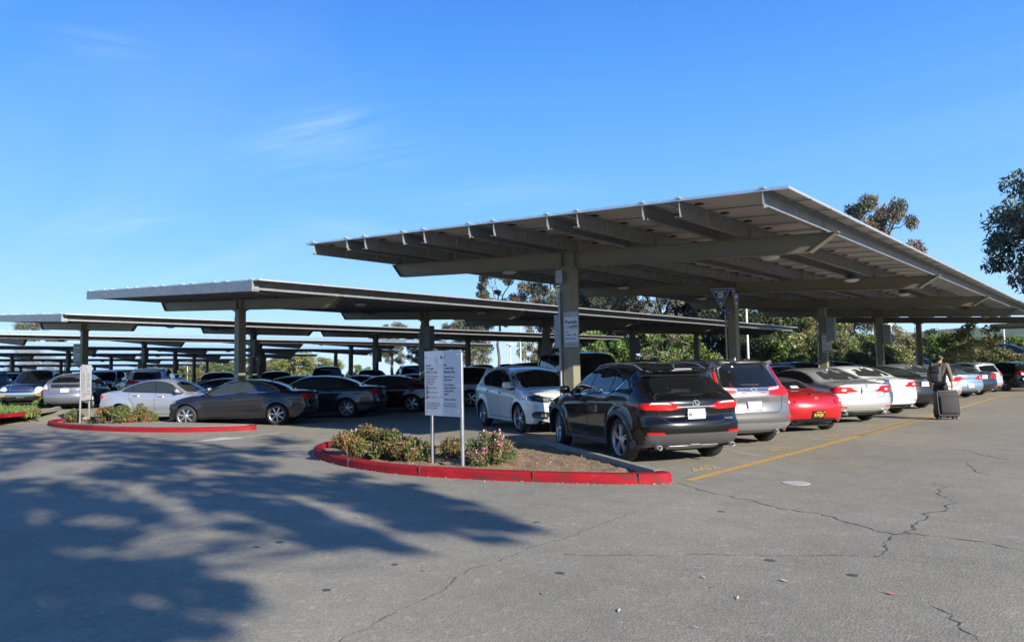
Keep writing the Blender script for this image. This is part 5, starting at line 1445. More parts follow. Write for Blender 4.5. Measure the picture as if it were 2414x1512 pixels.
# second row, right half: noses to the lower left
place(K['bmw'], 'parked_sedan', 'charcoal', tuple(P(653, 1001)[:2]), 'rl', radians(222), label='dark grey sedan with seven-spoke wheels and beige seats next to the left island', cat='sedan', group=G_B)
place(K['accord'], 'parked_sedan', 'dgrey', tuple(P(818, 984)[:2]), 'rl', radians(215), label='dark grey sedan with multi-spoke wheels right behind the one with beige seats', cat='sedan', group=G_B)
place(K['tsx'], 'parked_sedan', 'maroon', (-21.3, 19.1), 'rl', radians(213), label='dark red sedan seen between the dark grey sedan and the maroon minivan', cat='sedan', group=G_B)
place(K['van'], 'parked_minivan', 'maroon', (-21.78, 22.9), 'rl', radians(212), label='maroon minivan half hidden by the two-post notice', cat='minivan', group=G_B)
put(K['big'], 'parked_suv', 'black', -23.4, 28.2, H3, label='big black SUV whose roof shows above the pearl white SUV', cat='SUV', group=G_B).scale = (1, 1, .96)
# second row, left half, and third row
put(K['corolla'], 'parked_sedan', 'steel', -25.45, 11.72, radians(31), label='pale silver sedan with a blue window sticker behind the left island shrubs', cat='sedan', group=G_B)
put(K['prius'], 'parked_hatchback', 'lilac', -35.0, 12.15, H1, label='lilac grey hatchback with a split rear window left of the left notice sign', cat='hatchback', group=G_C)
put(K['truck'], 'parked_pickup', 'navy', -39.35, 11.9, H2, label='dark pickup truck with a chrome grille facing the grassy island', cat='pickup truck', group=G_C)
put(K['cross'], 'parked_suv', 'silver', -35.5, 15.6, H1, label='silver SUV whose dark rear window shows over the pale silver sedan', cat='SUV', group=G_C)

# the rest of the rows: dark roofs seen between and above the nearer cars
K['dk'] = sedan(4.75, 1.84, 1.45, .33, (1.05, 3.80), tail='corolla', plate='6PQM552', glass=M_GLASS, wheel=(5, 'double'), kd='ring')
FILL = []
A_L = 'the far side of the first row'; 
def fill(x, y0, n, hd, specs, group):
    for i, sp in enumerate(specs):
        if sp is None: continue
        kk, col, nm, cat, lab = sp
        y = y0+3.2*i
        o = put(K[kk], nm, col, x, y, hd, label=lab, cat=cat, group=group); FILL.append(o)
fill(-12.8, 21.9, 9, H2, [
 ('cross', 'black', 'parked_suv', 'SUV', 'black SUV second along past the maroon van, roof showing over the grey SUV'),
 ('dk', 'navy', 'parked_sedan', 'sedan', 'dark blue sedan roof behind the silver sedan near the slim permit sign'),
 ('cross', 'charcoal', 'parked_suv', 'SUV', 'charcoal SUV facing out behind the white sedan'),
 ('dk', 'navy', 'parked_sedan', 'sedan', 'blue-black sedan roof behind the near-black sedan'),
 ('prius', 'dgrey', 'parked_hatchback', 'hatchback', 'dark grey hatchback roof left of the walking person'),
 ('cross', 'black', 'parked_suv', 'SUV', 'black SUV roof directly behind the walking person'),
 ('dk', 'black', 'parked_sedan', 'sedan', 'black sedan roof over the ice blue coupe'),
 ('cross', 'navy', 'parked_suv', 'SUV', 'navy SUV at the far end behind the small silver hatchback'),
 ('dk', 'dgrey', 'parked_sedan', 'sedan', 'dark grey sedan last in the far side of the nearest row')], G_A)
fill(-22.0, 31.2, 7, H3, [
 ('dk', 'black', 'parked_sedan', 'sedan', 'black sedan just past the big black SUV in the second row'),
 ('cross', 'dgrey', 'parked_suv', 'SUV', 'dark grey SUV two stalls past the big black SUV'),
 ('dk', 'charcoal', 'parked_sedan', 'sedan', 'charcoal sedan three stalls past the big black SUV'),
 ('prius', 'navy', 'parked_hatchback', 'hatchback', 'navy hatchback four stalls past the big black SUV'),
 ('cross', 'black', 'parked_suv', 'SUV', 'black SUV five stalls past the big black SUV'),
 ('dk', 'grey', 'parked_sedan', 'sedan', 'grey sedan six stalls past the big black SUV')], G_B)
fill(-26.8, 14.9, 11, H4, [
 ('dk', 'black', 'parked_sedan', 'sedan', 'black sedan next to the pale silver sedan, behind the end column'),
 ('prius', 'black', 'parked_hatchback', 'hatchback', 'black hatchback whose long roof rises above the dark grey sedans'),
 ('dk', 'navy', 'parked_sedan', 'sedan', 'navy sedan past the long-roofed black hatchback'),
 ('dk', 'black', 'parked_sedan', 'sedan', 'black sedan with a curved roof left of the maroon minivan'),
 ('cross', 'dgrey', 'parked_suv', 'SUV', 'dark grey SUV behind the maroon minivan roof'),
 ('dk', 'charcoal', 'parked_sedan', 'sedan', 'charcoal sedan behind the two-post notice'),
 ('cross', 'black', 'parked_suv', 'SUV', 'black SUV deep in the second row behind the notice'),
 ('dk', 'dgrey', 'parked_sedan', 'sedan', 'dark grey sedan deep in the second row over the white SUV'),
 ('prius', 'navy', 'parked_hatchback', 'hatchback', 'navy hatchback deep in the second row'),
 ('dk', 'black', 'parked_sedan', 'sedan', 'black sedan next to last on the far side of the second row')], G_B)
fill(-35.6, 18.9, 9, H1, [
 ('dk', 'navy', 'parked_sedan', 'sedan', 'navy sedan in the third row right of the silver SUV'),
 ('dk', 'black', 'parked_sedan', 'sedan', 'black sedan in the third row with a rounded rear window'),
 ('cross', 'black', 'parked_suv', 'SUV', 'black SUV in the third row over the black hatchback roof'),
 ('dk', 'dgrey', 'parked_sedan', 'sedan', 'dark grey sedan in the third row beside an electrical box column'),
 ('cross', 'navy', 'parked_suv', 'SUV', 'navy SUV in the third row'),
 ('dk', 'grey', 'parked_sedan', 'sedan', 'mid grey sedan in the third row'),
 ('cross', 'charcoal', 'parked_suv', 'SUV', 'charcoal SUV far down the third row'),
 ('truck', 'black', 'parked_pickup', 'pickup truck', 'black pickup far down the third row')], G_C)
fill(-41.0, 15.3, 9, H2, [
 ('cross', 'navy', 'parked_suv', 'SUV', 'dark blue SUV between the lilac hatchback and the left notice sign'),
 ('dk', 'black', 'parked_sedan', 'sedan', 'black sedan on the far side of the third row'),
 ('dk', 'charcoal', 'parked_sedan', 'sedan', 'charcoal sedan on the far side of the third row')], G_C)
G_D = 'cars parked under the fourth canopy and beyond'
fill(-49.6, 12.6, 5, H3, [
 ('cross', 'black', 'parked_suv', 'SUV', 'black SUV at the left edge behind the dark pickup'),
 ('dk', 'navy', 'parked_sedan', 'sedan', 'navy sedan behind the dark pickup cab'),
 ('dk', 'dgrey', 'parked_sedan', 'sedan', 'dark grey sedan glimpsed over the lilac hatchback')], G_D)
# ------------------------------------------------------------------ trees and shrubs
import numpy as np
from mathutils import noise as mnoise
M_LEAF = mat('leaves', attr='Col', rough=.55, spec=.35)
M_LEAF.node_tree.nodes['Principled BSDF'].inputs['Subsurface Weight'].default_value = 0
def leafmat(name, transl=.25):
    m = bpy.data.materials.new(name); m.use_nodes = True; n = m.node_tree; b = n.nodes['Principled BSDF']
    a = n.nodes.new('ShaderNodeAttribute'); a.attribute_name = 'Col'
    b.inputs['Roughness'].default_value = .5
    n.links.new(a.outputs['Color'], b.inputs['Base Color'])
    t = n.nodes.new('ShaderNodeBsdfTranslucent'); n.links.new(a.outputs['Color'], t.inputs['Color'])
    mx = n.nodes.new('ShaderNodeMixShader'); mx.inputs[0].default_value = transl
    n.links.new(b.outputs[0], mx.inputs[1]); n.links.new(t.outputs[0], mx.inputs[2])
    n.links.new(mx.outputs[0], n.nodes['Material Output'].inputs['Surface'])
    return m
M_LEAF = leafmat('leaves', .28)
M_BARK = mat('brown bark', (.16, .12, .085), .9, noise=(4, .25, (.08, .06, .045)))
M_BARKP = mat('pale bark', (.42, .38, .31), .85, noise=(3, .2, (.22, .19, .15)))
M_TWIG = mat('dry twigs', (.22, .17, .12), .9)
def leaf_mesh(name, blobs, n, size, cols, seed, droop=0.0, aspect=.42, shell=.55):
    """small leaf faces spread through a set of clumps (x, y, z, r)"""
    rg = np.random.default_rng(seed)
    B = np.array([b[:4] for b in blobs], float); w = B[:, 3]**2.1; w /= w.sum()
    idx = rg.choice(len(B), n, p=w)
    d = rg.normal(size=(n, 3)); d /= np.linalg.norm(d, axis=1)[:, None]
    rad = rg.random(n)**(1/(1.6+shell*3))
    # clumps inside the clump: push towards a few sub centres
    sub = rg.normal(size=(len(B), 9, 3)); sub /= np.linalg.norm(sub, axis=2)[:, :, None]
    sj = sub[idx, rg.integers(0, 9, n)]
    pos = B[idx, :3]+(d*.55*rad[:, None]+sj*.52)*B[idx, 3][:, None]*np.array([1, 1, .85])
    L = size*rg.uniform(.6, 1.35, n); Wd = L*aspect*rg.uniform(.7, 1.2, n)
    u = rg.normal(size=(n, 3)); u[:, 2] -= droop*1.6; u /= np.linalg.norm(u, axis=1)[:, None]
    v = np.cross(u, rg.normal(size=(n, 3))); v /= np.linalg.norm(v, axis=1)[:, None]
    a = pos-u*L[:, None]/2; c = pos+u*L[:, None]/2
    b = pos+v*Wd[:, None]/2; e = pos-v*Wd[:, None]/2
    vs = np.stack([a, b, c, e], 1).reshape(-1, 3)
    me = bpy.data.meshes.new(name)
    me.vertices.add(4*n); me.vertices.foreach_set('co', vs.ravel())
    me.loops.add(4*n); me.loops.foreach_set('vertex_index', np.arange(4*n))
    me.polygons.add(n); me.polygons.foreach_set('loop_start', np.arange(n)*4)
    try: me.polygons.foreach_set('loop_total', np.full(n, 4))
    except Exception: pass
    me.update(calc_edges=True)
    C = np.array(cols, float)
    ci = (rg.integers(0, len(C), len(B))[idx]+np.where(rg.random(n) < .4, rg.integers(0, len(C), n), 0)) % len(C)
    col = C[ci]*rg.uniform(.7, 1.3, (n, 1))
    at = me.color_attributes.new('Col', 'FLOAT_COLOR', 'CORNER')
    at.data.foreach_set('color', np.repeat(np.concatenate([col, np.ones((n, 1))], 1), 4, axis=0).ravel())
    me.materials.append(M_LEAF)
    return me
def limb(mb, a, b, r0, r1, rnd, wob=.12, n=5):
    pts = [Vector(a)]; a, b = Vector(a), Vector(b); L = (b-a).length
    for i in range(1, n): pts.append(a+(b-a)*i/n+Vector((rnd.uniform(-1, 1), rnd.uniform(-1, 1), rnd.uniform(-.5, .8)))*wob*L*.35)
    pts.append(b); mb.tube(pts, [r0+(r1-r0)*i/n for i in range(n+1)], 7)
    return pts
def make_tree(h, cr, cz0, nb, n, size, cols, seed, br=(.7, 1.5), droop=.3, bark=None, tr=.22, shape=1.0, aspect=.42, lean=0, fork=3, flat=1.0):
    """meshes of one tree: height h, crown radius cr, crown from cz0 up to h"""
    rnd = random.Random(seed); blobs = []
    mid = (cz0+h)/2; hh = (h-cz0)/2
    tries = 0
    while len(blobs) < nb and tries < 6000:
        tries += 1
        p = Vector((rnd.uniform(-1, 1), rnd.uniform(-1, 1), rnd.uniform(-1, 1)))
        if p.length > 1 or p.length < .35: continue
        q = Vector((p.x*cr*(1-.25*max(0, p.z)*shape), p.y*cr*(1-.25*max(0, p.z)*shape), mid+p.z*hh*flat))
        r = rnd.uniform(*br)
        if all((q-Vector(b[:3])).length > (r+b[3])*.42 for b in blobs): blobs.append((q.x, q.y, q.z, r))
    mb = MB(); mb.smooth = True
    top = Vector((lean, rnd.uniform(-.3, .3), cz0+(h-cz0)*.35))
    tp = limb(mb, (0, 0, -.3), top, tr, tr*.55, rnd, .06, 6)
    forks = []
    for i in range(fork):
        a = 2*pi*i/fork+rnd.uniform(-.4, .4)
        e = top+Vector((cos(a)*cr*.45, sin(a)*cr*.45, (h-top.z)*rnd.uniform(.35, .6)))
        s0 = tp[-2] if i % 2 else tp[-1]
        limb(mb, s0, e, tr*.5, tr*.22, rnd, .2, 5); forks.append(e)
    joints = forks+[top, tp[-2]]
    for b in blobs:
        bp = Vector(b[:3]); j = min(joints, key=lambda q: (q-bp).length+max(0, q.z-bp.z)*1.5)
        limb(mb, j, bp, tr*.16, .015, rnd, .25, 4)
        for _ in range(2):
            limb(mb, bp, bp+Vector((rnd.uniform(-1, 1), rnd.uniform(-1, 1), rnd.uniform(-.3, 1)))*b[3]*.9, .02, .008, rnd, .2, 3)
    return mb.mesh('trunk', bark or M_BARK), leaf_mesh('crown', blobs, n, size, cols, seed, droop, aspect)
EUC = [(.11, .13, .075), (.085, .105, .06), (.15, .15, .095), (.17, .12, .08), (.10, .115, .08)]
EUCR = [(.13, .11, .07), (.10, .11, .065), (.19, .11, .08), (.12, .125, .08)]
DARK = [(.045, .07, .03), (.065, .09, .035), (.04, .055, .028), (.09, .11, .04)]
GREEN = [(.11, .19, .035), (.16, .25, .05), (.08, .14, .03), (.23, .28, .07)]
YEL = [(.21, .25, .07), (.26, .27, .09), (.15, .20, .05), (.24, .20, .09)]
OLIVE = [(.12, .165, .05), (.16, .17, .07), (.10, .15, .04), (.19, .14, .07)]
TM = {}
TM['euc'] = make_tree(13.5, 4.2, 4.5, 40, 20000, .32, EUC, 1, (.7, 1.35), .7, tr=.32, aspect=.3)
TM['euc2'] = make_tree(14.0, 4.0, 6.0, 36, 23000, .32, EUCR, 5, (.7, 1.3), .7, tr=.3, aspect=.3)
TM['euc3'] = make_tree(12.5, 5.2, 3.6, 52, 26000, .34, EUC[1:]+DARK[:2], 9, (.8, 1.5), .8, tr=.34, aspect=.3)
TM['dark'] = make_tree(11, 5.0, 1.8, 54, 22000, .36, DARK, 12, (.9, 1.7), .5, tr=.35, aspect=.4)
TM['green'] = make_tree(5.2, 3.2, .4, 34, 13000, .28, GREEN, 17, (.6, 1.2), .1, tr=.12, aspect=.5)
TM['sparse'] = make_tree(6.5, 2.5, 1.6, 24, 3200, .24, YEL, 21, (.5, .9), .1, bark=M_BARKP, tr=.13, aspect=.6)
TM['yellow'] = make_tree(7.0, 3.6, .8, 34, 12000, .30, YEL, 23, (.7, 1.4), .1, tr=.16, aspect=.5)
TM['olive'] = make_tree(6.5, 3.4, .5, 34, 10000, .30, OLIVE, 27, (.7, 1.3), .1, tr=.14, aspect=.5)
TM['thin'] = make_tree(14.5, 3.4, 7.0, 28, 10500, .32, EUCR, 31, (.5, 1.0), .6, tr=.2, aspect=.3)
TM['bare'] = make_tree(5.0, 2.6, .9, 30, 1500, .2, OLIVE, 35, (.5, .9), .1, tr=.1, bark=M_TWIG)
G_T = 'trees beyond the car park'
def tree(kind, px, Y, label, s=1.0, rz=0, sz=1.0, nm='tree', cat='tree', group=G_T, z=0, X=None):
    x = PD(px, Y) if X is None else X
    r = empty(nm, (x, Y, z), rz, label=label, cat=cat, group=group); r.scale = (s, s, s*sz)
    obj('trunk', TM[kind][0], r); obj('crown', TM[kind][1], r)
    return r
tree('euc2', 2070, 66, 'eucalyptus whose round crown stands alone above the nearest canopy', 0.86, 0, 1.30, 'eucalyptus_tree')
tree('euc3', 2690, 46, 'tall eucalyptus with drooping leaves cut by the right edge', 1.12, 2.0, .87, 'eucalyptus_tree')
tree('euc', 2700, 43, 'second drooping eucalyptus at the right edge, just behind the first', 1.15, 4.0, .74, 'eucalyptus_tree')
tree('euc3', 1388, 77, 'far eucalyptus filling the gap right of the permit sign column', 1.0, 3.3, 1.12, 'eucalyptus_tree')
tree('thin', 1178, 66, 'thin eucalyptus with a wispy top rising over the second canopy edge', 1.0, .5, .98, 'eucalyptus_tree')
tree('euc', 1300, 68, 'pale grey-green eucalyptus just left of the column with the permit sign', .95, 1.2, 1.10, 'eucalyptus_tree')
tree('euc3', 1440, 72, 'broad eucalyptus right behind the permit sign column', 1.0, 0, 1.10, 'eucalyptus_tree')
tree('euc3', 1560, 66, 'brown-green eucalyptus behind the maroon van', .9, 2.2, 1.08, 'eucalyptus_tree')
tree('dark', 1670, 70, 'dark evergreen left of the emergency sign', .95, 0, 1.0, 'evergreen_tree')
tree('dark', 1780, 64, 'dark evergreen behind the emergency sign column', .86, 2, .98, 'evergreen_tree')
tree('euc3', 1890, 70, 'dark-trunked eucalyptus with hanging foliage right of the pale pole', .86, 4, 1.0, 'eucalyptus_tree')
tree('euc', 2010, 70, 'eucalyptus with drooping strands in front of the pointed hill', .80, 5, .95, 'eucalyptus_tree')
tree('olive', 1970, 58, 'rusty olive shrub beside the slim permit sign', .62, 1, 1.0, 'bushy_tree')
tree('euc3', 1110, 66, 'grey eucalyptus above the two-post notice', .78, 1, .92, 'eucalyptus_tree')
tree('euc', 925, 66, 'round eucalyptus between the second and third column of the second canopy', .78, 3, .82, 'eucalyptus_tree')
tree('euc3', 1010, 70, 'eucalyptus with a forked trunk left of the notice', .60, 5, .85, 'eucalyptus_tree')
tree('green', 1420, 60, 'bright green bushy tree behind the roof of the maroon van', .95, 0, 1.0, 'bushy_tree')
tree('green', 1530, 63, 'bright green bushy tree right of the maroon van', 1.05, 1, 1.0, 'bushy_tree')
tree('green', 1620, 60, 'green bush behind the black crossover roof', .82, 2, 1.0, 'bushy_tree')
tree('green', 1820, 66, 'green bushy tree right of the emergency sign column', 1.0, 3, 1.05, 'bushy_tree')
tree('yellow', 1925, 60, 'yellow-green young tree left of the slim permit sign', .72, 3, 1.15, 'young_tree')
tree('sparse', 2117, 55, 'young pale-trunked tree left of the house chimney', .62, 1, 1.0, 'young_tree')
tree('sparse', 2293, 51, 'young sycamore with a mottled white trunk right of the person', .74, 4, .80, 'young_tree')
tree('yellow', 2310, 56, 'broad yellow-green tree behind the white-trunked sycamore', .52, 4, .9, 'young_tree')
tree('green', 2230, 60, 'dark green bushy tree right of the house', .66, 5, 1.0, 'bushy_tree')
tree('dark', 2200, 70, 'dark evergreen above the person', .42, 1, .9, 'evergreen_tree')
tree('green', 2390, 64, 'green bushy tree behind the parked dark SUV on the bank', .6, 2, 1.0, 'bushy_tree')
tree('green', 2040, 62, 'dark green bushy tree under the pointed hill', .70, 2, 1.0, 'bushy_tree')
tree('bare', 1118, 58, 'bare brownish shrub behind the maroon minivan', .95, 1, 1.0, 'bare_shrub')
tree('bare', 1575, 58, 'bare branching tree in front of the bright green bushes', 1.0, 2, 1.05, 'bare_tree')
tree('sparse', 1250, 64, 'sparse small tree beside the round-topped pole', .8, 2, .95, 'young_tree')
tree('green', 1300, 70, 'small green tree just left of the permit sign column', .75, 4, 1.05, 'bushy_tree')
tree('yellow', 700, 68, 'pale yellow-green tree right of the end column of the second canopy', 1.0, 1, .86, 'bushy_tree')
tree('yellow', 770, 72, 'light green tree third from the end column', .8, 2, .78, 'bushy_tree')
for i, (px, Y, kd, sc_, lab) in enumerate([(430, 70, 'olive', .62, 'brownish olive tree far left of the end column'), (480, 68, 'olive', .7, 'olive tree over the silver sedan windshield'),
        (530, 72, 'olive', .74, 'olive tree just left of the end column'), (600, 70, 'olive', .72, 'olive tree just right of the end column'), (655, 74, 'olive', .7, 'olive tree beside the pale yellow-green tree'),
        (850, 72, 'green', .5, 'low green tree left of the round eucalyptus'), (380, 66, 'olive', .55, 'olive tree over the roof of the pale silver sedan')]):
    tree(kd, px, Y, lab, sc_*1.25, i*1.3, .82, 'bushy_tree')
def ftree(kind, px, dist_x, label, s, sz, rz):
    X_ = dist_x; d = fw*1724.67+r2*(px-1207.0); Y_ = d.y/d.x*X_
    tree(kind, 0, Y_, label, s, rz, sz, 'eucalyptus_tree', X=X_, z=gz(X_))
ftree('euc', 80, -172, 'distant tree clump poking above the third canopy at the left', 1.35, .92, 0)
ftree('dark', 215, -185, 'distant trees seen between two pale canopy tops, left', 1.0, .86, 1)
ftree('dark', 330, -180, 'distant trees seen between two pale canopy tops, middle', 1.1, .78, 2)
ftree('olive', 430, -170, 'distant brownish trees seen between two pale canopy tops, right', 1.7, .85, 2)
# trees behind the photographer: only their shadows reach the picture
SH = SUN/SUN.z
def shade_tree(name, label, base, ells, seed, n, lo=5.2, k=.30):
    """crown clumps stand where their shadow lands on the asphalt as seen in the photograph"""
    rg = np.random.default_rng(seed); rnd = random.Random(seed)
    r = empty(name, base, 0, label=label, cat='tree', group='trees behind the photographer')
    tot = sum(e[2]*e[3]*e[4] for e in ells)
    pos = []; cent = []
    for (cx, cy, rx, ry, dens) in ells:
        m = int(n*rx*ry*dens/tot)
        g0 = P(cx, cy); zc = lo+max(0, -5-g0.x)*k+rnd.uniform(-.4, .4)
        cent.append(Vector((g0.x, g0.y, 0))+SH*zc)
        for _ in range(m):
            a = rnd.uniform(0, 2*pi); q = rnd.random()**.85
            x, y = cx+cos(a)*rx*1.30*q, cy+sin(a)*ry*1.22*q
            g = P(x, y); z = zc+rnd.gauss(0, .35)
            ga, gb = g.x*.76+g.y*.65, -g.x*.65+g.y*.76
            nz = .6*mnoise.noise(Vector((ga*.8, gb*1.6, seed)))+1.1*mnoise.noise(Vector((ga*2.3, gb*4.6, seed+9)))+.5*mnoise.noise(Vector((ga*6, gb*9, seed+3)))
            if nz < -.10+.35*(q-.5)+rnd.uniform(-.10, .10): continue
            p = Vector((g.x, g.y, 0))+SH*z; pos.append((p.x-base[0], p.y-base[1], p.z))
    pos = np.array(pos); bl = [(0, 0, 0, 1)]
    me = leaf_mesh('crown', bl, len(pos), .25, EUC, seed, .4, .4)
    co = np.zeros(len(me.vertices)*3); me.vertices.foreach_get('co', co); co = co.reshape(-1, 4, 3)
    co = co-co.mean(1, keepdims=True)+pos[:, None, :]
    me.vertices.foreach_set('co', co.ravel()); me.update()
    obj('crown', me, r)
    mb = MB(); mb.smooth = True; B = Vector(base); c = sum(cent, Vector())/len(cent)-B
    fork = Vector((.3, .2, 7.2)); limb(mb, (0, 0, -.3), fork, .22, .12, rnd, .05, 6)
    f2 = [fork+(c-fork)*.5+Vector((rnd.uniform(-1, 1), rnd.uniform(-1, 1), 0)) for _ in range(4)]
    for f in f2: limb(mb, fork, f, .07, .04, rnd, .15, 5)
    for q in cent:
        j = min(f2, key=lambda f: (f-(q-B)).length); limb(mb, j, q-B, .03, .010, rnd, .2, 5)
    mb.build('trunk', M_BARK, r)
def E_(*a): return [(x*.5, 943+y*.5, rx*.5, ry*.5, d) for (x, y, rx, ry, d) in a]
shade_tree('shade_tree', 'broad tree behind the photographer whose crown shades the asphalt before the nearer island', (13.0, -7.5, 0), E_(
    (760, 215, 170, 40, 1.1), (950, 265, 170, 50, 1.1), (1130, 300, 150, 34, .8), (1330, 190, 110, 26, .8), (1280, 245, 160, 30, .8), (1200, 380, 190, 40, 1), (1480, 410, 170, 42, 1), (1640, 360, 90, 20, .7), (1700, 440, 190, 45, 1.1), (1900, 490, 190, 60, 1.2), (2080, 520, 170, 50, 1.1), (2260, 560, 140, 34, 1), (2360, 600, 120, 22, .9), (2010, 585, 150, 30, .8), (2300, 650, 80, 12, .8),
    (1000, 480, 80, 50, .9), (1180, 470, 170, 60, 1.1), (1360, 560, 150, 55, 1.2), (1480, 620, 130, 55, 1.2), (1620, 640, 150, 42, 1.1), (1780, 680, 120, 22, 1), (1900, 705, 90, 10, .8), (1520, 690, 70, 18, .9), (1130, 590, 75, 26, 1), (860, 400, 130, 45, 1.0), (640, 330, 150, 45, 1.0), (760, 300, 120, 40, 1), (1950, 400, 90, 14, .6)), 3, 19000, 6.8, .24)
shade_tree('shade_tree', 'taller tree behind the photographer whose crown shades the left lane', (9.0, -11.5, 0), E_(
    (100, 175, 320, 50, 1.2), (420, 205, 260, 42, 1.1), (-150, 240, 260, 90, 1.2), (600, 240, 200, 45, 1), (330, 260, 160, 26, .9), (60, 260, 120, 20, .8), (480, 350, 160, 30, .7), (120, 400, 170, 36, 1), (300, 450, 230, 60, 1.2), (60, 500, 230, 70, 1.2), (480, 500, 170, 50, 1.1), (640, 530, 130, 38, 1), (730, 570, 70, 14, .8), (-100, 600, 300, 160, 1.3), (600, 350, 130, 26, .8), (300, 520, 160, 34, .9)), 5, 21000, 7.6, .2)
shade_tree('shade_tree', 'third tree behind the photographer whose crown shades the lower left corner', (16.0, -9.5, 0), E_(
    (150, 660, 220, 50, 1.1), (400, 640, 180, 40, 1), (540, 620, 100, 24, .9), (100, 760, 260, 60, 1.2), (420, 800, 220, 46, 1.1), (640, 820, 190, 40, 1.1), (780, 830, 120, 24, .9), (900, 780, 60, 26, .7), (120, 900, 230, 90, 1.3), (720, 890, 200, 26, .8), (980, 880, 130, 18, .7), (1020, 940, 120, 40, 1), (1130, 1000, 80, 28, .9), (860, 940, 140, 26, .9), (200, 1050, 300, 110, 1.3), (560, 1030, 200, 60, 1.1), (780, 1060, 180, 60, 1), (950, 1090, 120, 36, .8), (450, 1150, 300, 60, 1.2), (1100, 880, 60, 12, .6)), 7, 19000, 6.4, .24)

# ---- shrubs on the islands
RH = [(.09, .12, .03), (.17, .11, .04), (.26, .10, .05), (.13, .15, .04), (.22, .15, .05), (.06, .09, .025)]
RHG = [(.05, .08, .025), (.07, .12, .03), (.12, .14, .04), (.18, .11, .05)]
def shrub(name, label, x, y, z, w, d, h, n, size, cols, seed, flowers=0, rz=0, parent=None, group='shrubs on the kerbed islands', nb=16):
    rnd = random.Random(seed); bl = []
    for i in range(nb):
        a = rnd.uniform(0, 2*pi); q = sqrt(rnd.random())
        bl.append((cos(a)*q*w*.8, sin(a)*q*d*.8, h*(.15+.68*rnd.random()*(1-.5*q)), rnd.uniform(.16, .28)*h))
    r = empty(name, (x, y, z), rz, label=label, cat='shrub', group=group)
    mb = MB(); mb.smooth = True
    for b in bl:
        limb(mb, (b[0]*.25, b[1]*.25, -.03), b[:3], .012, .005, rnd, .3, 4)
        limb(mb, b[:3], (b[0]*1.15+rnd.uniform(-.05, .05), b[1]*1.15, b[2]+.1*h), .005, .003, rnd, .3, 2)
    mb.build('stems', M_TWIG, r)
    obj('foliage', leaf_mesh('foliage', bl, n, size, cols, seed, -.6, .45, 1.0), r)
    if flowers:
        fb = [(b[0]*1.05, b[1]*1.05, b[2]+b[3]*.45, b[3]*.8) for b in bl if rnd.random() < .75]
        obj('flowers', leaf_mesh('flowers', fb, flowers, size*.85, [(.80, .26, .36), (.85, .42, .50), (.72, .18, .30)], seed+1, 0, .8, 1.0), r)
    return r
def gp(x, y, z=.05): p = P(x, y, z); return p.x, p.y
for (px, py, w, d, h, n, cols, fl, lab, sd) in [
    (850, 1078, .62, .55, .68, 5200, RH, 60, 'large reddish shrub at the left tip of the island', 1),
    (925, 1080, .38, .40, .60, 2600, RHG+RH[:2], 14, 'shrub with dry twigs right of the large reddish one', 2),
    (968, 1086, .32, .30, .42, 1500, RHG+RH, 16, 'low leafy shrub left of the left signpost', 3),
    (1062, 1078, .30, .26, .40, 1000, RH, 12, 'low orange-tipped shrub between the two signposts', 4),
    (1152, 1094, .40, .36, .58, 2600, RHG, 380, 'pink flowering shrub right of the two-post notice', 5),
    (1000, 1072, .22, .2, .34, 500, RHG, 0, 'small green shrub touching the left signpost', 6)]:
    x, y = gp(px, py); shrub('shrub', lab, x, y, .03, w*1.12, d*1.1, h*1.12, int(n*2.3), .052, cols, sd, fl, nb=26)
for (px, py, w, d, h, n, cols, lab, sd) in [
    (262, 1003, .95, .7, .78, 4200, RHG+RH, 'large shrub in front of the pale silver sedan rear wheel', 11),
    (330, 1000, .70, .5, .75, 2800, RHG+RH, 'orange-tipped shrub in front of the pale silver sedan door', 12),
    (402, 978, .45, .4, .70, 1600, RH, 'small reddish shrub at the nose of the grey sedan', 13),
    (172, 995, .35, .3, .55, 1100, RHG, 'small shrub left of the left notice posts', 14),
    (290, 985, .4, .35, .7, 900, DARK, 'dark wispy shrub against the pale silver sedan', 15)]:
    x, y = gp(px, py); shrub('shrub', lab, x, y, .03, w, d, h*1.1, int(n*1.8), .075, cols, sd, nb=24)
p_ = P(110, 960, .3); shrub('shrub', 'dark low shrub under the bumper of the dark pickup', p_.x, p_.y, .3, 1.3, .6, .55, 2200, .12, DARK+OLIVE, 21)
# weeds and grass on the left island
bl = []; rnd = random.Random(6)
for i in range(60):
    p_ = P(rnd.uniform(-30, 90), rnd.uniform(958, 978), .3); bl.append((p_.x, p_.y, .33, .18))
obj('grass', leaf_mesh('grass', bl, 5000, .16, [(.11, .19, .03), (.16, .23, .05), (.08, .14, .03)], 3, -1.4, .12), kind='stuff')
bl = []
for i in range(90):
    p_ = P(rnd.uniform(900, 1450), rnd.uniform(1072, 1098), .05)
    bl.append((p_.x, p_.y, .05, .05))
tw = leaf_mesh('leaf_litter', bl, 900, .05, [(.30, .22, .12), (.38, .3, .2), (.2, .14, .08), (.10, .13, .04)], 9, 0, .3); obj('leaf_litter', tw, kind='stuff')
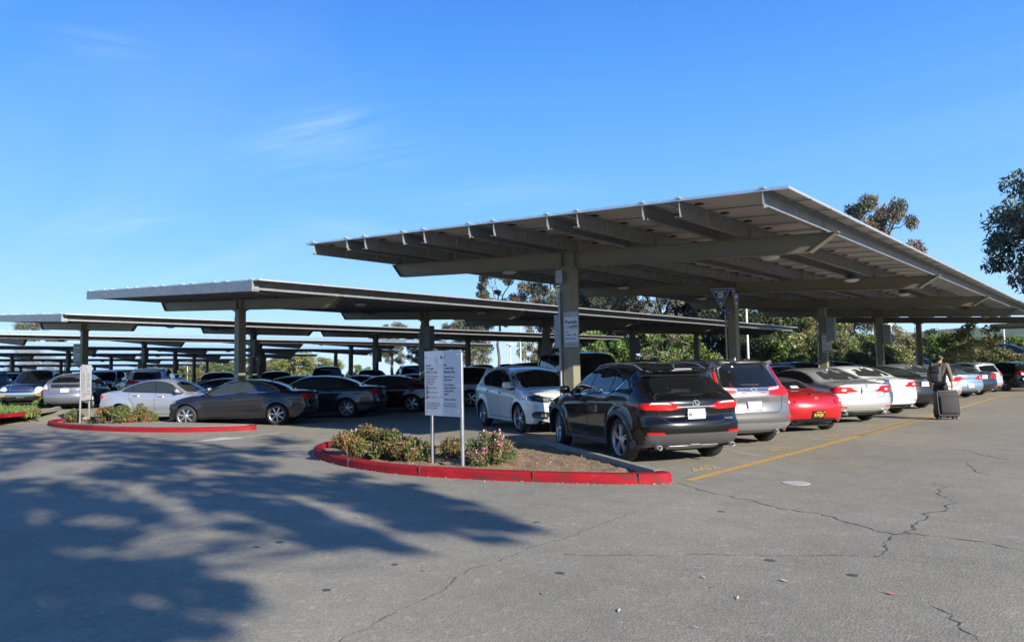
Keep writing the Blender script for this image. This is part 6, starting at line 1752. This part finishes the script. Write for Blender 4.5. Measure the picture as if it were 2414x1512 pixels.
# ------------------------------------------------------------------ signs
M_SIGN = mat('grey-white sign sheet', (.52, .53, .56), .45, .1)
M_SIGNB = mat('sign back aluminium', (.30, .31, .33), .5, .3)
M_INK = mat('dark grey sign ink', (.018, .018, .022), .6)
M_WHITE = mat('sign white', (.75, .76, .78), .5)
M_BLUEL = mat('logo blue', (.04, .22, .52), .5)
M_EMB = mat('emergency sign blue', (.012, .09, .30), .5)
M_BOLT = mat('bright bolt', (.6, .6, .6), .3, .9)
def T(mb, mi, s, o, R, U, N, x, y, size, al='LEFT', bold=.014, ws=1.0):
    mb.cm = mi; text_mb(mb, s, o+R*x+U*y+N*.004, R, U, size, al, ws, bold=bold)
def rect(mb, mi, o, R, U, N, x, y, w, h, d=.003):
    mb.cm = mi; mb.add([o+R*a+U*b+N*d for a, b in ((x, y), (x+w, y), (x+w, y+h), (x, y+h))], [(0, 1, 2, 3)])
def notice(L, Rr, z0, label, zb=0, H=1.05, wl=.48, wr_=.50):
    """two-post notice; L and Rr are the feet of the posts"""
    L, Rr = Vector(L), Vector(Rr); d = (Rr-L).normalized(); N = Vector((d.y, -d.x, 0))
    root = empty('notice_sign', (L.x, L.y, zb), 0, label=label, cat='sign', group='two-post parking notices')
    o0 = Vector((0, 0, 0)); R2 = Vector(((Rr-L).x, (Rr-L).y, 0)); D = Vector((d.x, d.y, 0)); U = Vector((0, 0, 1))
    for p in (o0, R2):
        mb = MB(); mb.cyl(p+Vector((0, 0, -.2)), p+Vector((0, 0, z0+H-.05)), .031, n=14); mb.build('post', M_GALV, root)
    mid = R2*.46+N*.045
    for side, ang, w in ((-1, radians(2.2), wl), (1, radians(-1.0), wr_)):
        Rv = (Matrix.Rotation(ang, 3, 'Z') @ D).normalized(); Nn = Vector((Rv.y, -Rv.x, 0)).normalized()
        org = mid+Vector((0, 0, z0))+(Rv*(-w) if side < 0 else Vector((0, 0, 0)))
        mb = MB(); c = org+Rv*w/2+U*H/2-Nn*.003
        mb.cm = 0; mb.box(c, (w, .004, H), M=Matrix((Rv, -Nn, U)).transposed())
        k = H/1.05
        def t(s_, x, y, sz, **q): T(mb, 1, s_, org, Rv, U, Nn, x, y*k, sz, **q)
        if side < 0:
            t('Permit', .05, .80, .048, bold=.02); t('4\u201310 AM', .05, .745, .048); t('Monday\u2013Friday', .05, .69, .048)
            for i, q in enumerate(['One of the following', 'permits must be', 'displayed during', 'these hours:']): t(q, .05, .625-.042*i, .036)
            for i, (a, b) in enumerate([('M', 'Monthly Reserved'), ('S', 'Single Day Reserved'), ('A', 'Airport/Long Term')]):
                y = .425-.075*i; rect(mb, 1, org, Rv, U, Nn, .05, y*k, .045, .055); mb.cm = 2; text_mb(mb, a, org+Rv*.072+U*(y*k+.012)+Nn*.005, Rv, U, .042, 'CENTER')
                t(b, .105, y+.018, .030, bold=.01)
        else:
            t('Fee', .04, .80, .048, bold=.02); t('10 AM\u20133 PM', .04, .745, .048); t('Monday\u2013Friday', .04, .69, .048)
            t('Remember your', .04, .615, .042); t('stall number.', .04, .565, .042)
            for i, q in enumerate(['Pay at Addfare/', 'Parking Validation', 'machine inside', 'station.']): t(q, .04, .485-.048*i, .042)
            t('24-hour maximum.', .04, .255, .042)
        for i, q in enumerate(([['Violators subject to citation'], ['vehicles call 1-877-679-7600.'], ['www.bart.gov/parking.']] if side < 0 else [['and/or towing. For towed'], ['To purchase permits, go to']])): t(q[0], .05 if side < 0 else .02, .195-.04*i, .031)
        mb.build('sign_panel', [M_SIGN, M_INK, M_WHITE], root)
    # logo
    mb = MB(); o = mid+Vector((0, 0, z0+H*.865))+N*.004
    rect(mb, 0, o, D, U, N, -.05, 0, .10, .10, .006)
    mb.cm = 1; text_mb(mb, 'b', o+D*-.045+U*.012+N*.008, D, U, .085, 'LEFT', bold=.04)
    mb.cm = 2; text_mb(mb, 'a', o+D*.0+U*.012+N*.008, D, U, .085, 'LEFT', bold=.04)
    mb.cm = 1; text_mb(mb, 'BART', o+D*.002+U*.083+N*.008, D, U, .016, 'CENTER', 1.3)
    mb.build('logo', [M_WHITE, M_INK, M_BLUEL], root)
    for (a, b) in ((.08, .93), (-.38, .93), (0, .82), (-.30, .66), (.40, .93), (.40, .46), (-.38, .46), (-.38, .08), (.40, .08), (.02, .03)):
        p = mid+Vector((0, 0, z0))+D*a+U*b*H+N*.004
        if a == .08: continue
        mb = MB(); mb.cyl(p, p+N*.022, .008, n=6); mb.build('bolt', M_BOLT, root)
    return root
g1, g2 = P(1020, 1092, .04), P(1091, 1102, .04)
notice(g1.xy, g2.xy, .83, 'white two-post parking notice standing in the front island')
notice((-27.05, 9.42), (-27.75, 9.95), .80, 'white two-post parking notice standing in the left island, seen at an angle', zb=.0, H=1.2)

def permit_sign(org, R, label, txt=True, w=.36, H=.78):
    """panel hung on a column: org is its lower left corner"""
    R = Vector(R).normalized(); U = Vector((0, 0, 1)); N = Vector((R.y, -R.x, 0))
    mb = MB(); O = Vector((0, 0, 0))
    mb.cm = 0; mb.box(R*w/2+U*H/2-N*.003, (w, .005, H), M=Matrix((R, -N, U)).transposed())
    if txt:
        rect(mb, 3, O, R, U, N, .0, H*.85, w, H*.15, .002); rect(mb, 3, O, R, U, N, .0, 0, w, H*.15, .002)
        T(mb, 1, 'ba', O, R, U, N, .03, H*.90, .05, bold=.02); T(mb, 1, 'P', O, R, U, N, .11, H*.89, .06)
        T(mb, 1, 'Permit', O, R, U, N, .03, H*.665, .125, bold=.02, ws=.90)
        T(mb, 1, '4-10AM', O, R, U, N, .04, H*.555, .055, ws=.9)
        for i, c in enumerate('MSA'):
            rect(mb, 1, O, R, U, N, .20+i*.05, H*.55, .04, .05); mb.cm = 2; text_mb(mb, c, O+R*(.22+i*.05)+U*(H*.55+.01)+N*.005, R, U, .04, 'CENTER')
        rect(mb, 1, O, R, U, N, .04, H*.51, .29, .006)
        T(mb, 1, 'Fee', O, R, U, N, .035, H*.415, .062, bold=.01); T(mb, 1, '10 AM - 3 PM', O, R, U, N, .035, H*.32, .060, ws=.82); T(mb, 1, 'Monday-Friday', O, R, U, N, .035, H*.215, .060, ws=.78)
        T(mb, 1, '\u2190 Permit Area \u2192', O, R, U, N, w/2, H*.055, .048, 'CENTER', bold=.01)
    o = obj('permit_sign', mb.mesh('permit_sign', [M_SIGN if txt else M_SIGNB, M_INK, M_WHITE, mat('sign grey band', (.34, .34, .35), .5)]), None, label=label, cat='sign', group='permit signs on the canopy columns')
    o.location = org; return o
permit_sign((PD(1332, 13.28), 13.28, 2.03), (1, .10, 0), 'permit sign with black text facing the viewer on the nearest column')
permit_sign((PD(1309, 13.75), 13.75, 2.03), (1, .3, 0), 'plain back of the permit sign left of the conduit on the nearest column', False, .30)
permit_sign((PD(1941, 31.0), 31.0, 2.0), (1, .15, 0), 'slim permit sign on the third column of the nearest canopy')
permit_sign((-38.9, 13.2, 2.25), (.6, .8, 0), 'shaded permit sign on the end column behind the left notice', True, .55, .95)
# emergency sign: two downward triangles
root = empty('emergency_sign', (-9.686, 22.2, 0), label='blue emergency sign of two downward triangles on the second column', cat='sign')
a_ = radians(23.5); Rv = Vector((cos(a_), sin(a_), 0))
for i, (ang, w) in enumerate(((radians(-12), .62), (radians(62), .62))):
    R_ = (Matrix.Rotation(ang, 3, 'Z') @ Rv).normalized(); U = Vector((0, 0, 1)); N = Vector((R_.y, -R_.x, 0))
    J = Vector((PD(1731, 22.0)+9.686, -.25, 3.98))
    if i == 0: o = J-R_*w
    else: o = J+R_*.02
    mb = MB(); H = .62
    def tri(s, d, mi, th=0):
        c = o+R_*w/2-U*H*.36; pts = [o, o+R_*w, o+R_*w/2-U*H]
        pts = [c+(p-c)*s+N*d for p in pts]
        mb.cm = mi; mb.add(pts, [(0, 2, 1)])
    tri(1, .002, 1); tri(.93, .005, 0); mb.cm = 3; mb.add([o-N*.004, o+R_*w-N*.004, o+R_*w/2-U*H-N*.004], [(0, 1, 2)])
    mb.add([o-N*.004, o+R_*w-N*.004, o+R_*w+N*.002, o+N*.002], [(0, 1, 2, 3)])
    T(mb, 1, 'EMERGENCY', o, R_, U, N*2, w/2, -.115, .072, 'CENTER', .01)
    rect(mb, 1, o, R_, U, N, w/2-.085, -.30, .17, .165, .008)
    rect(mb, 0, o, R_, U, N, w/2-.065, -.235, .085, .032, .010); rect(mb, 0, o, R_, U, N, w/2-.038, -.262, .03, .086, .0105)
    rect(mb, 0, o, R_, U, N, w/2+.045, -.275, .018, .115, .010); rect(mb, 0, o, R_, U, N, w/2+.028, -.18, .02, .022, .011); rect(mb, 0, o, R_, U, N, w/2+.028, -.277, .02, .022, .011)
    T(mb, 1, '9-1-1', o, R_, U, N*2, w/2, -.385, .07, 'CENTER', 0)
    mb.cm = 1; q = o+R_*w/2+N*.009; mb.add([q-U*.42+R_*.02, q-U*.42-R_*.02, q-U*.46-R_*.02, q-U*.46-R_*.045, q-U*.52, q-U*.46+R_*.045, q-U*.46+R_*.02], [(0, 1, 2, 3, 4, 5, 6)])
    mb.build('sign_panel', [M_EMB, M_WHITE, M_INK, M_SIGNB], root)
mb = MB(); J = Vector((PD(1713, 22.0)+9.686, -.22, 3.3)); mb.lathe([(0, -.1), (.07, -.1), (.075, 0), (.07, .08), (0, .12)], J, (0, 0, 1), 14); mb.box(J+Vector((.1, .05, -.08)), (.25, .05, .04))
mb.build('beacon', mat('blue beacon lens', (.01, .05, .22), .2, coat=1), root)

# ------------------------------------------------------------------ poles, house, bank
def pole(px, Y, h, r, label, head=None, nm='light_pole', cat='pole'):
    root = empty(nm, (PD(px, Y), Y, 0), label=label, cat=cat)
    mb = MB(); mb.cyl((0, 0, -.2), (0, 0, h), r, r*.7, 10); mb.build('shaft', mat('pale painted pole', (.55, .55, .52), .5), root)
    if head == 'mush':
        mb = MB(); mb.lathe([(0, .12), (.25, .08), (.42, -.02), (.42, -.06), (.12, -.10), (.1, -.3), (0, -.3)], (0, 0, h), (0, 0, 1), 18); mb.build('lamp_head', M_WHITE, root)
    elif head == 'arm':
        mb = MB(); mb.bar((0, 0, h-.1), (-1.2, 0, h+.1), .08, .08); mb.box((-1.5, 0, h+.08), (.7, .3, .14)); mb.build('lamp_head', M_SIGNB, root)
pole(1765, 57, 8.5, .11, 'tall pale pole right of the emergency sign column')
pole(1228, 61, 7.0, .09, 'tall thin pale pole left of the permit sign column')
pole(1204, 56, 4.1, .07, 'short lamp post with a round mushroom head', 'mush', 'lamp_post', 'lamp post')
pole(442, 66, 3.4, .10, 'small pale lamp post left of the end column', 'arm', 'lamp_post', 'lamp post')
pole(2372, 110, 7.6, .12, 'small floodlight mast in front of the far hill', 'arm', 'light_pole', 'pole')
# raised bank with a road behind the right end of the car park
M_BANK = mat('ivy covered bank', (.05, .075, .02), .95, noise=(1.2, .2, (.12, .10, .05)), bump=(6, 1, .1))
mb = MB(); mb.smooth = False
mb.add([(-60, 52.9, .0), (40, 52.9, 0), (40, 55.0, .95), (-60, 55.0, .95), (40, 64, .95), (-60, 64, .95), (40, 70, .03), (-60, 70, .03)], [(0, 1, 2, 3), (3, 2, 4, 5), (5, 4, 6, 7)])
mb.build('terrain', M_BANK, kind='structure')
mb = MB(); mb.add([(-60, 56.2, .96), (40, 56.2, .96), (40, 61.5, .96), (-60, 61.5, .96)], [(0, 1, 2, 3)]); mb.build('road', M_ASPH, kind='structure')
def bankcar(k, nm, col, px, Y, hd, lab, cat):
    o = K[k].make(nm, col, (PD(px, Y), Y), hd, label=lab, cat=cat, group='cars on the raised road behind the car park'); o.location.z = .965; return o
bankcar('cross', 'parked_suv', 'navy', 2385, 57.6, radians(4), 'dark SUV on the raised road at the right edge', 'SUV')
bankcar('dk', 'parked_sedan', 'blue', 2112, 57.6, radians(4), 'dark blue sedan on the raised road left of the last column', 'sedan')
# guard rail
root = empty('guard_rail', (PD(2150, 55.3), 55.3, .95), label='low guard rail with timber posts in front of the raised road', cat='guard rail')
x0 = PD(2150, 55.3)
for i in range(8):
    mb = MB(); mb.prism([(i*1.9-.08, -.08), (i*1.9+.08, -.08), (i*1.9+.08, .08), (i*1.9-.08, .08)], -.3, .62); mb.build('post', mat('weathered timber', (.36, .31, .22), .9), root)
mb = MB(); mb.box((6.65, -.11, .42), (13.6, .05, .26)); mb.build('rail', M_GALV, root)
# hedge in front of the bank
for i, (px, kd, sc_, lab) in enumerate([(2340, 'olive', .42, 'rusty shrub in front of the raised road, right of the white trunk'), (2372, 'olive', .40, 'rusty shrub below the dark SUV on the raised road'), (2262, 'olive', .40, 'rusty shrub left of the white trunk'),
        (2225, 'green', .40, 'green shrub behind the head of the walking person'), (2062, 'olive', .55, 'rusty shrub between the third and fourth column'), (2005, 'green', .5, 'dark green shrub just right of the third column'), (1880, 'green', .5, 'green shrub left of the third column')]):
    tree(kd, px, 53.6, lab, sc_, i*1.7, .85, 'shrub', 'shrub', 'shrubs along the bank')
# house with chimney
root = empty('house', (PD(2140, 98), 98, 0), radians(-12), label='house with a grey gable roof and a tall pale chimney', cat='house')
M_WALL = mat('stucco', (.40, .33, .27), .9); M_ROOF = mat('grey shingle roof', (.13, .12, .12), .9, noise=(6, .2, (.09, .085, .08)))
mb = MB(); mb.box((0, 0, 1.7), (7, 9, 3.4)); mb.add([(-3.5, -4.5, 3.4), (3.5, -4.5, 3.4), (0, -4.5, 5.0)], [(0, 1, 2)]); mb.build('wall', M_WALL, root)
mb = MB()
for sg in (-1, 1):
    a, b = Vector((0, 0, 5.15)), Vector((sg*4.3, 0, 3.1)); t_ = Vector((0, 5.2, 0))
    v = [a-t_, b-t_, b+t_, a+t_]; mb.add(v+[p-Vector((0, 0, .16)) for p in v], [(0, 1, 2, 3), (4, 7, 6, 5), (0, 4, 5, 1), (1, 5, 6, 2), (2, 6, 7, 3)])
mb.build('roof', M_ROOF, root)
mb = MB(); mb.box((-1.2, -2.5, 3.2), (1.0, 1.0, 6.0)); mb.box((-1.2, -2.5, 6.25), (1.15, 1.15, .14)); mb.build('chimney', mat('pale chimney stucco', (.62, .55, .48), .9), root)
for x_ in (-1.6, 1.6):
    mb = MB(); mb.box((x_, -4.52, 1.9), (1.2, .06, 1.2)); mb.build('window', M_GLASS, root)
root = empty('house', (PD(2100, 104), 104, 0), radians(15), label='low house with orange-brown eaves left of the chimney', cat='house')
mb = MB(); mb.box((0, 0, 1.6), (8, 6, 3.2)); mb.build('wall', M_WALL, root)
mb = MB(); v = [(-4.5, -3.6, 3.2), (4.5, -3.6, 3.2), (3.2, 0, 4.6), (-3.2, 0, 4.6), (4.5, 3.6, 3.2), (-4.5, 3.6, 3.2)]
mb.add(v, [(0, 1, 2, 3), (3, 2, 4, 5), (1, 4, 2), (0, 3, 5)]); mb.build('roof', M_ROOF, root)
mb = MB(); mb.box((0, -3.62, 3.1), (9, .08, .22)); mb.build('fascia', mat('orange brown timber', (.35, .14, .06), .8), root)
# canopy beyond the bank at the right edge
root = empty('solar_canopy', (PD(2343, 66), 66, 0), radians(3), label='separate dark canopy beyond the raised road at the right edge', cat='solar canopy')
mb = MB(); mb.box((9, 2, 4.15), (18, 6, .22)); mb.build('roof', mat('dark brown steel', (.035, .03, .026), .6), root)
for x_ in (2.4, 9, 15.6):
    mb = MB(); mb.box((x_, 2, 2.0), (.25, .25, 4.1)); mb.build('column', M_BEIGE, root)

# ------------------------------------------------------------------ the walking person
def skin_mesh(name, verts, edges, rad, sub=2):
    bm = bmesh.new(); ly = bm.verts.layers.skin.verify(); vs = [bm.verts.new(v) for v in verts]
    for i, v in enumerate(vs):
        r_ = rad[i] if isinstance(rad[i], tuple) else (rad[i], rad[i]); v[ly].radius = r_
    vs[0][ly].use_root = True
    for a, b in edges: bm.edges.new((vs[a], vs[b]))
    me = bpy.data.meshes.new(name); bm.to_mesh(me); bm.free()
    ob = bpy.data.objects.new('tmp', me); COL.objects.link(ob)
    ob.modifiers.new('s', 'SKIN').use_smooth_shade = True
    sb = ob.modifiers.new('u', 'SUBSURF'); sb.levels = sub; sb.render_levels = sub
    dg = bpy.context.evaluated_depsgraph_get(); m2 = bpy.data.meshes.new_from_object(ob.evaluated_get(dg)); m2.name = name
    bpy.data.objects.remove(ob)
    return m2
fp = P(2221, 985)
per = empty('person', (fp.x, fp.y, 0), radians(-4), label='person walking away in a brown top with a black backpack, pulling a suitcase', cat='person')
SKIN = mat('skin', (.42, .22, .13), .5, spec=.4)
V, Ed, Rd = [], [], []
def J(p, r, par=None):
    V.append(p); Rd.append(r); i = len(V)-1
    if par is not None: Ed.append((par, i))
    return i
pel = J((0, 0, .95), (.085, .06)); sp = J((0, .0, 1.15), (.10, .07), pel); ch = J((0, .0, 1.34), (.15, .10), sp); nk = J((0, .015, 1.50), .055, ch); n2 = J((0, .03, 1.565), .055, nk); hd_ = J((.005, .04, 1.645), (.078, .092), n2); h2 = J((.005, .035, 1.715), (.070, .082), hd_)
nose = J((.045, .135, 1.635), .014, hd_)
for sg, pts in ((1, [(.18, 0, 1.43, .06), (.25, -.06, 1.17, .045), (.33, -.16, .95, .032), (.345, -.19, .90, .034)]), (-1, [(-.18, 0, 1.43, .06), (-.25, .01, 1.16, .045), (-.27, .10, .93, .032), (-.275, .12, .875, .034)])):
    pr = ch
    for (x, y, z, r) in pts: pr = J((x, y, z), r, pr)
    x, y, z, _ = pts[-1]
    for k in range(4):
        dx = (k-1.5)*.018; a = J((x+sg*.004, y+dx, z-.035), .0095, pr); b = J((x-sg*.006, y+dx, z-.065-(.008 if k in (1, 2) else 0)), .0085, a); J((x-sg*.025, y+dx*.9, z-.08), .007, b)
    a = J((x-sg*.02, y+.03, z-.015), .011, pr); J((x-sg*.03, y+.035, z-.045), .009, a)
for sg, pts in ((1, [(.09, 0, .88, .060), (.10, .14, .50, .050), (.10, .14, .10, .030), (.10, .26, .045, .028)]), (-1, [(-.09, 0, .88, .060), (-.10, -.02, .50, .050), (-.10, -.24, .14, .030), (-.10, -.13, .045, .028)])):
    pr = pel
    for (x, y, z, r) in pts: pr = J((x, y, z), r, pr)
body = obj('body', skin_mesh('body', V, Ed, Rd), per); body.data.materials.append(SKIN)
def garment(nm, vv, ee, rr, m): o = obj(nm, skin_mesh(nm, vv, ee, rr), per); o.data.materials.append(m); return o
garment('jacket', [(0, 0, .84), (0, -.005, 1.15), (0, -.005, 1.36), (0, .01, 1.49), (.19, -.005, 1.435), (.262, -.065, 1.17), (.325, -.15, .985), (-.19, -.005, 1.435), (-.262, .01, 1.16), (-.272, .09, .965)],
  [(0, 1), (1, 2), (2, 3), (2, 4), (4, 5), (5, 6), (2, 7), (7, 8), (8, 9)], [(.18, .145), (.165, .125), (.185, .13), (.075, .07), .082, .064, .048, .082, .064, .048], mat('taupe brown knit', (.14, .105, .08), .85, noise=(30, .3, (.11, .08, .06))))
garment('trousers', [(0, 0, 1.03), (.09, 0, .86), (.10, .14, .50), (.10, .14, .06), (-.09, 0, .86), (-.10, -.02, .50), (-.10, -.24, .10)], [(0, 1), (1, 2), (2, 3), (0, 4), (4, 5), (5, 6)], [(.145, .11), .115, .078, .058, .105, .078, .058], mat('black trousers', (.01, .01, .011), .8))
for x, y, z, t in ((.10, .14, .05, 0), (-.10, -.24, .09, .45)):
    o = garment('shoe', [(x, y-.03, z), (x, y+.06, z-.005), (x, y+.15, z-.02-t*.08)], [(0, 1), (1, 2)], [.052, .05, .036], M_BLACK)
garment('hair', [(-.005, -.008, 1.555), (-.005, -.004, 1.62), (-.006, .0, 1.68), (0, .015, 1.735)], [(0, 1), (1, 2), (2, 3)], [(.060, .050), (.088, .075), (.096, .088), (.076, .078)], mat('black hair', (.010, .008, .007), .5))
# face on the far side: eyes, brow, mouth, ears
mb = MB(); mb.cm = 0
for sx in (-.03, .04):
    mb.box((sx, .126, 1.665), (.02, .008, .010))
mb.build('eyes', [M_WHITE], per)
mb = MB(); mb.box((.008, .124, 1.598), (.04, .008, .010)); mb.build('mouth', mat('lips', (.35, .1, .08), .5), per)
for sg in (-1, 1):
    mb = MB(); mb.smooth = True; mb.lathe([(0, -.008), (.016, -.006), (.022, 0), (.014, .006), (0, .004)], (sg*.086, .035, 1.645), (sg, -.3, 0), 10); mb.build('ear', SKIN, per)
# backpack, a thing of its own
def rbox(mb, c, d, r, n=4, M=None):
    """box with rounded vertical and horizontal edges"""
    bm = bmesh.new(); bmesh.ops.create_cube(bm, size=1)
    for v in bm.verts: v.co = Vector((v.co.x*d[0], v.co.y*d[1], v.co.z*d[2]))
    bmesh.ops.bevel(bm, geom=bm.edges[:], offset=r, segments=n, profile=.5, affect='EDGES')
    R = M or Matrix.Identity(3); C = Vector(c)
    bm.verts.ensure_lookup_table(); s0 = mb.smooth; mb.smooth = True
    mb.add([R @ v.co+C for v in bm.verts], [[v.index for v in f.verts] for f in bm.faces]); mb.smooth = s0; bm.free()
M_PACK = mat('black backpack nylon', (.014, .016, .018), .6, bump=(40, .3, .004)); M_STRAP = mat('grey webbing', (.06, .065, .065), .7)
bp = empty('backpack', (fp.x, fp.y, 0), radians(-4), label='black backpack with grey straps worn by the walking person', cat='backpack')
mb = MB(); rbox(mb, (-.05, -.205, 1.20), (.30, .17, .46), .07); mb.build('bag', M_PACK, bp)
mb = MB(); rbox(mb, (-.05, -.305, 1.10), (.24, .06, .22), .03); mb.build('pocket', mat('dark grey nylon', (.035, .04, .042), .6), bp)
for x in (-.15, .07):
    mb = MB(); mb.tube([(x, -.14, 1.40), (x*1.05, -.06, 1.505), (x*1.15, .06, 1.50), (x*1.25, .13, 1.35), (x*1.3, .11, 1.15), (x*1.2, -.10, 1.02)], .018, 6); mb.build('strap', M_STRAP, bp)
mb = MB(); mb.tube([(-.10, -.29, 1.30), (0, -.297, 1.32), (.03, -.29, 1.30)], .008, 5); mb.build('zip_pull', M_CHROME, bp)
# suitcase
sp_ = Vector((fp.x+.20, fp.y-.46, 0))
sc_ = empty('suitcase', (sp_.x, sp_.y, 0), radians(30), label='black wheeled suitcase pulled behind the walking person', cat='suitcase')
tl_ = Matrix.Rotation(radians(-8), 3, 'X')
M_CASE = mat('black ballistic fabric', (.006, .006, .007), .7, bump=(90, .3, .002)); M_PIPE = mat('grey piping', (.12, .11, .10), .6)
mb = MB(); rbox(mb, (0, 0, .42), (.52, .32, .70), .05, M=tl_); mb.build('case', M_CASE, sc_)
mb = MB(); rbox(mb, tl_ @ Vector((0, -.165, -.05))+Vector((0, 0, .42)), (.42, .06, .46), .026, M=tl_); mb.build('front_pocket', M_CASE, sc_)
mb = MB(); mb.smooth = True
for yy in (-.16, .16):
    c = [(-.22, yy, .32), (.22, yy, .32), (.26, yy, .28), (.26, yy, -.29), (.22, yy, -.33), (-.22, yy, -.33), (-.26, yy, -.29), (-.26, yy, .28), (-.22, yy, .32)]
    mb.tube([tl_ @ Vector(p)+Vector((0, 0, .42)) for p in c], .008, 6)
mb.build('piping', M_PIPE, sc_)
for x in (-.19, .19):
    mb = MB(); mb.cyl((x-.02, .14, .045), (x+.02, .14, .045), .045, n=16); mb.build('wheel', M_BLACK, sc_)
    mb = MB(); mb.box((x, -.10, .05), (.04, .03, .09)); mb.build('foot', M_BLACK, sc_)
mb = MB()
for x in (.05, .22): mb.cyl(tl_ @ Vector((x, .12, .33))+Vector((0, 0, .42)), tl_ @ Vector((x, .12, .47))+Vector((0, 0, .42)), .009, n=8)
mb.bar(tl_ @ Vector((.03, .12, .47))+Vector((0, 0, .42)), tl_ @ Vector((.24, .12, .47))+Vector((0, 0, .42)), .03, .03); mb.build('pull_handle', M_BLACK, sc_)
# ------------------------------------------------------------------ the air
mb = MB(); mb.box((-900, 1300, 110), (7400, 7000, 226))
hz = mb.build('haze', None, kind='stuff')
hm = bpy.data.materials.new('haze air'); hm.use_nodes = True; n_ = hm.node_tree; n_.nodes.clear()
pv = n_.nodes.new('ShaderNodeVolumePrincipled'); pv.inputs['Color'].default_value = (.80, .88, 1, 1); pv.inputs['Density'].default_value = .00007; pv.inputs['Anisotropy'].default_value = .3
ho = n_.nodes.new('ShaderNodeOutputMaterial'); n_.links.new(pv.outputs[0], ho.inputs['Volume'])
hz.data.materials.clear(); hz.data.materials.append(hm)
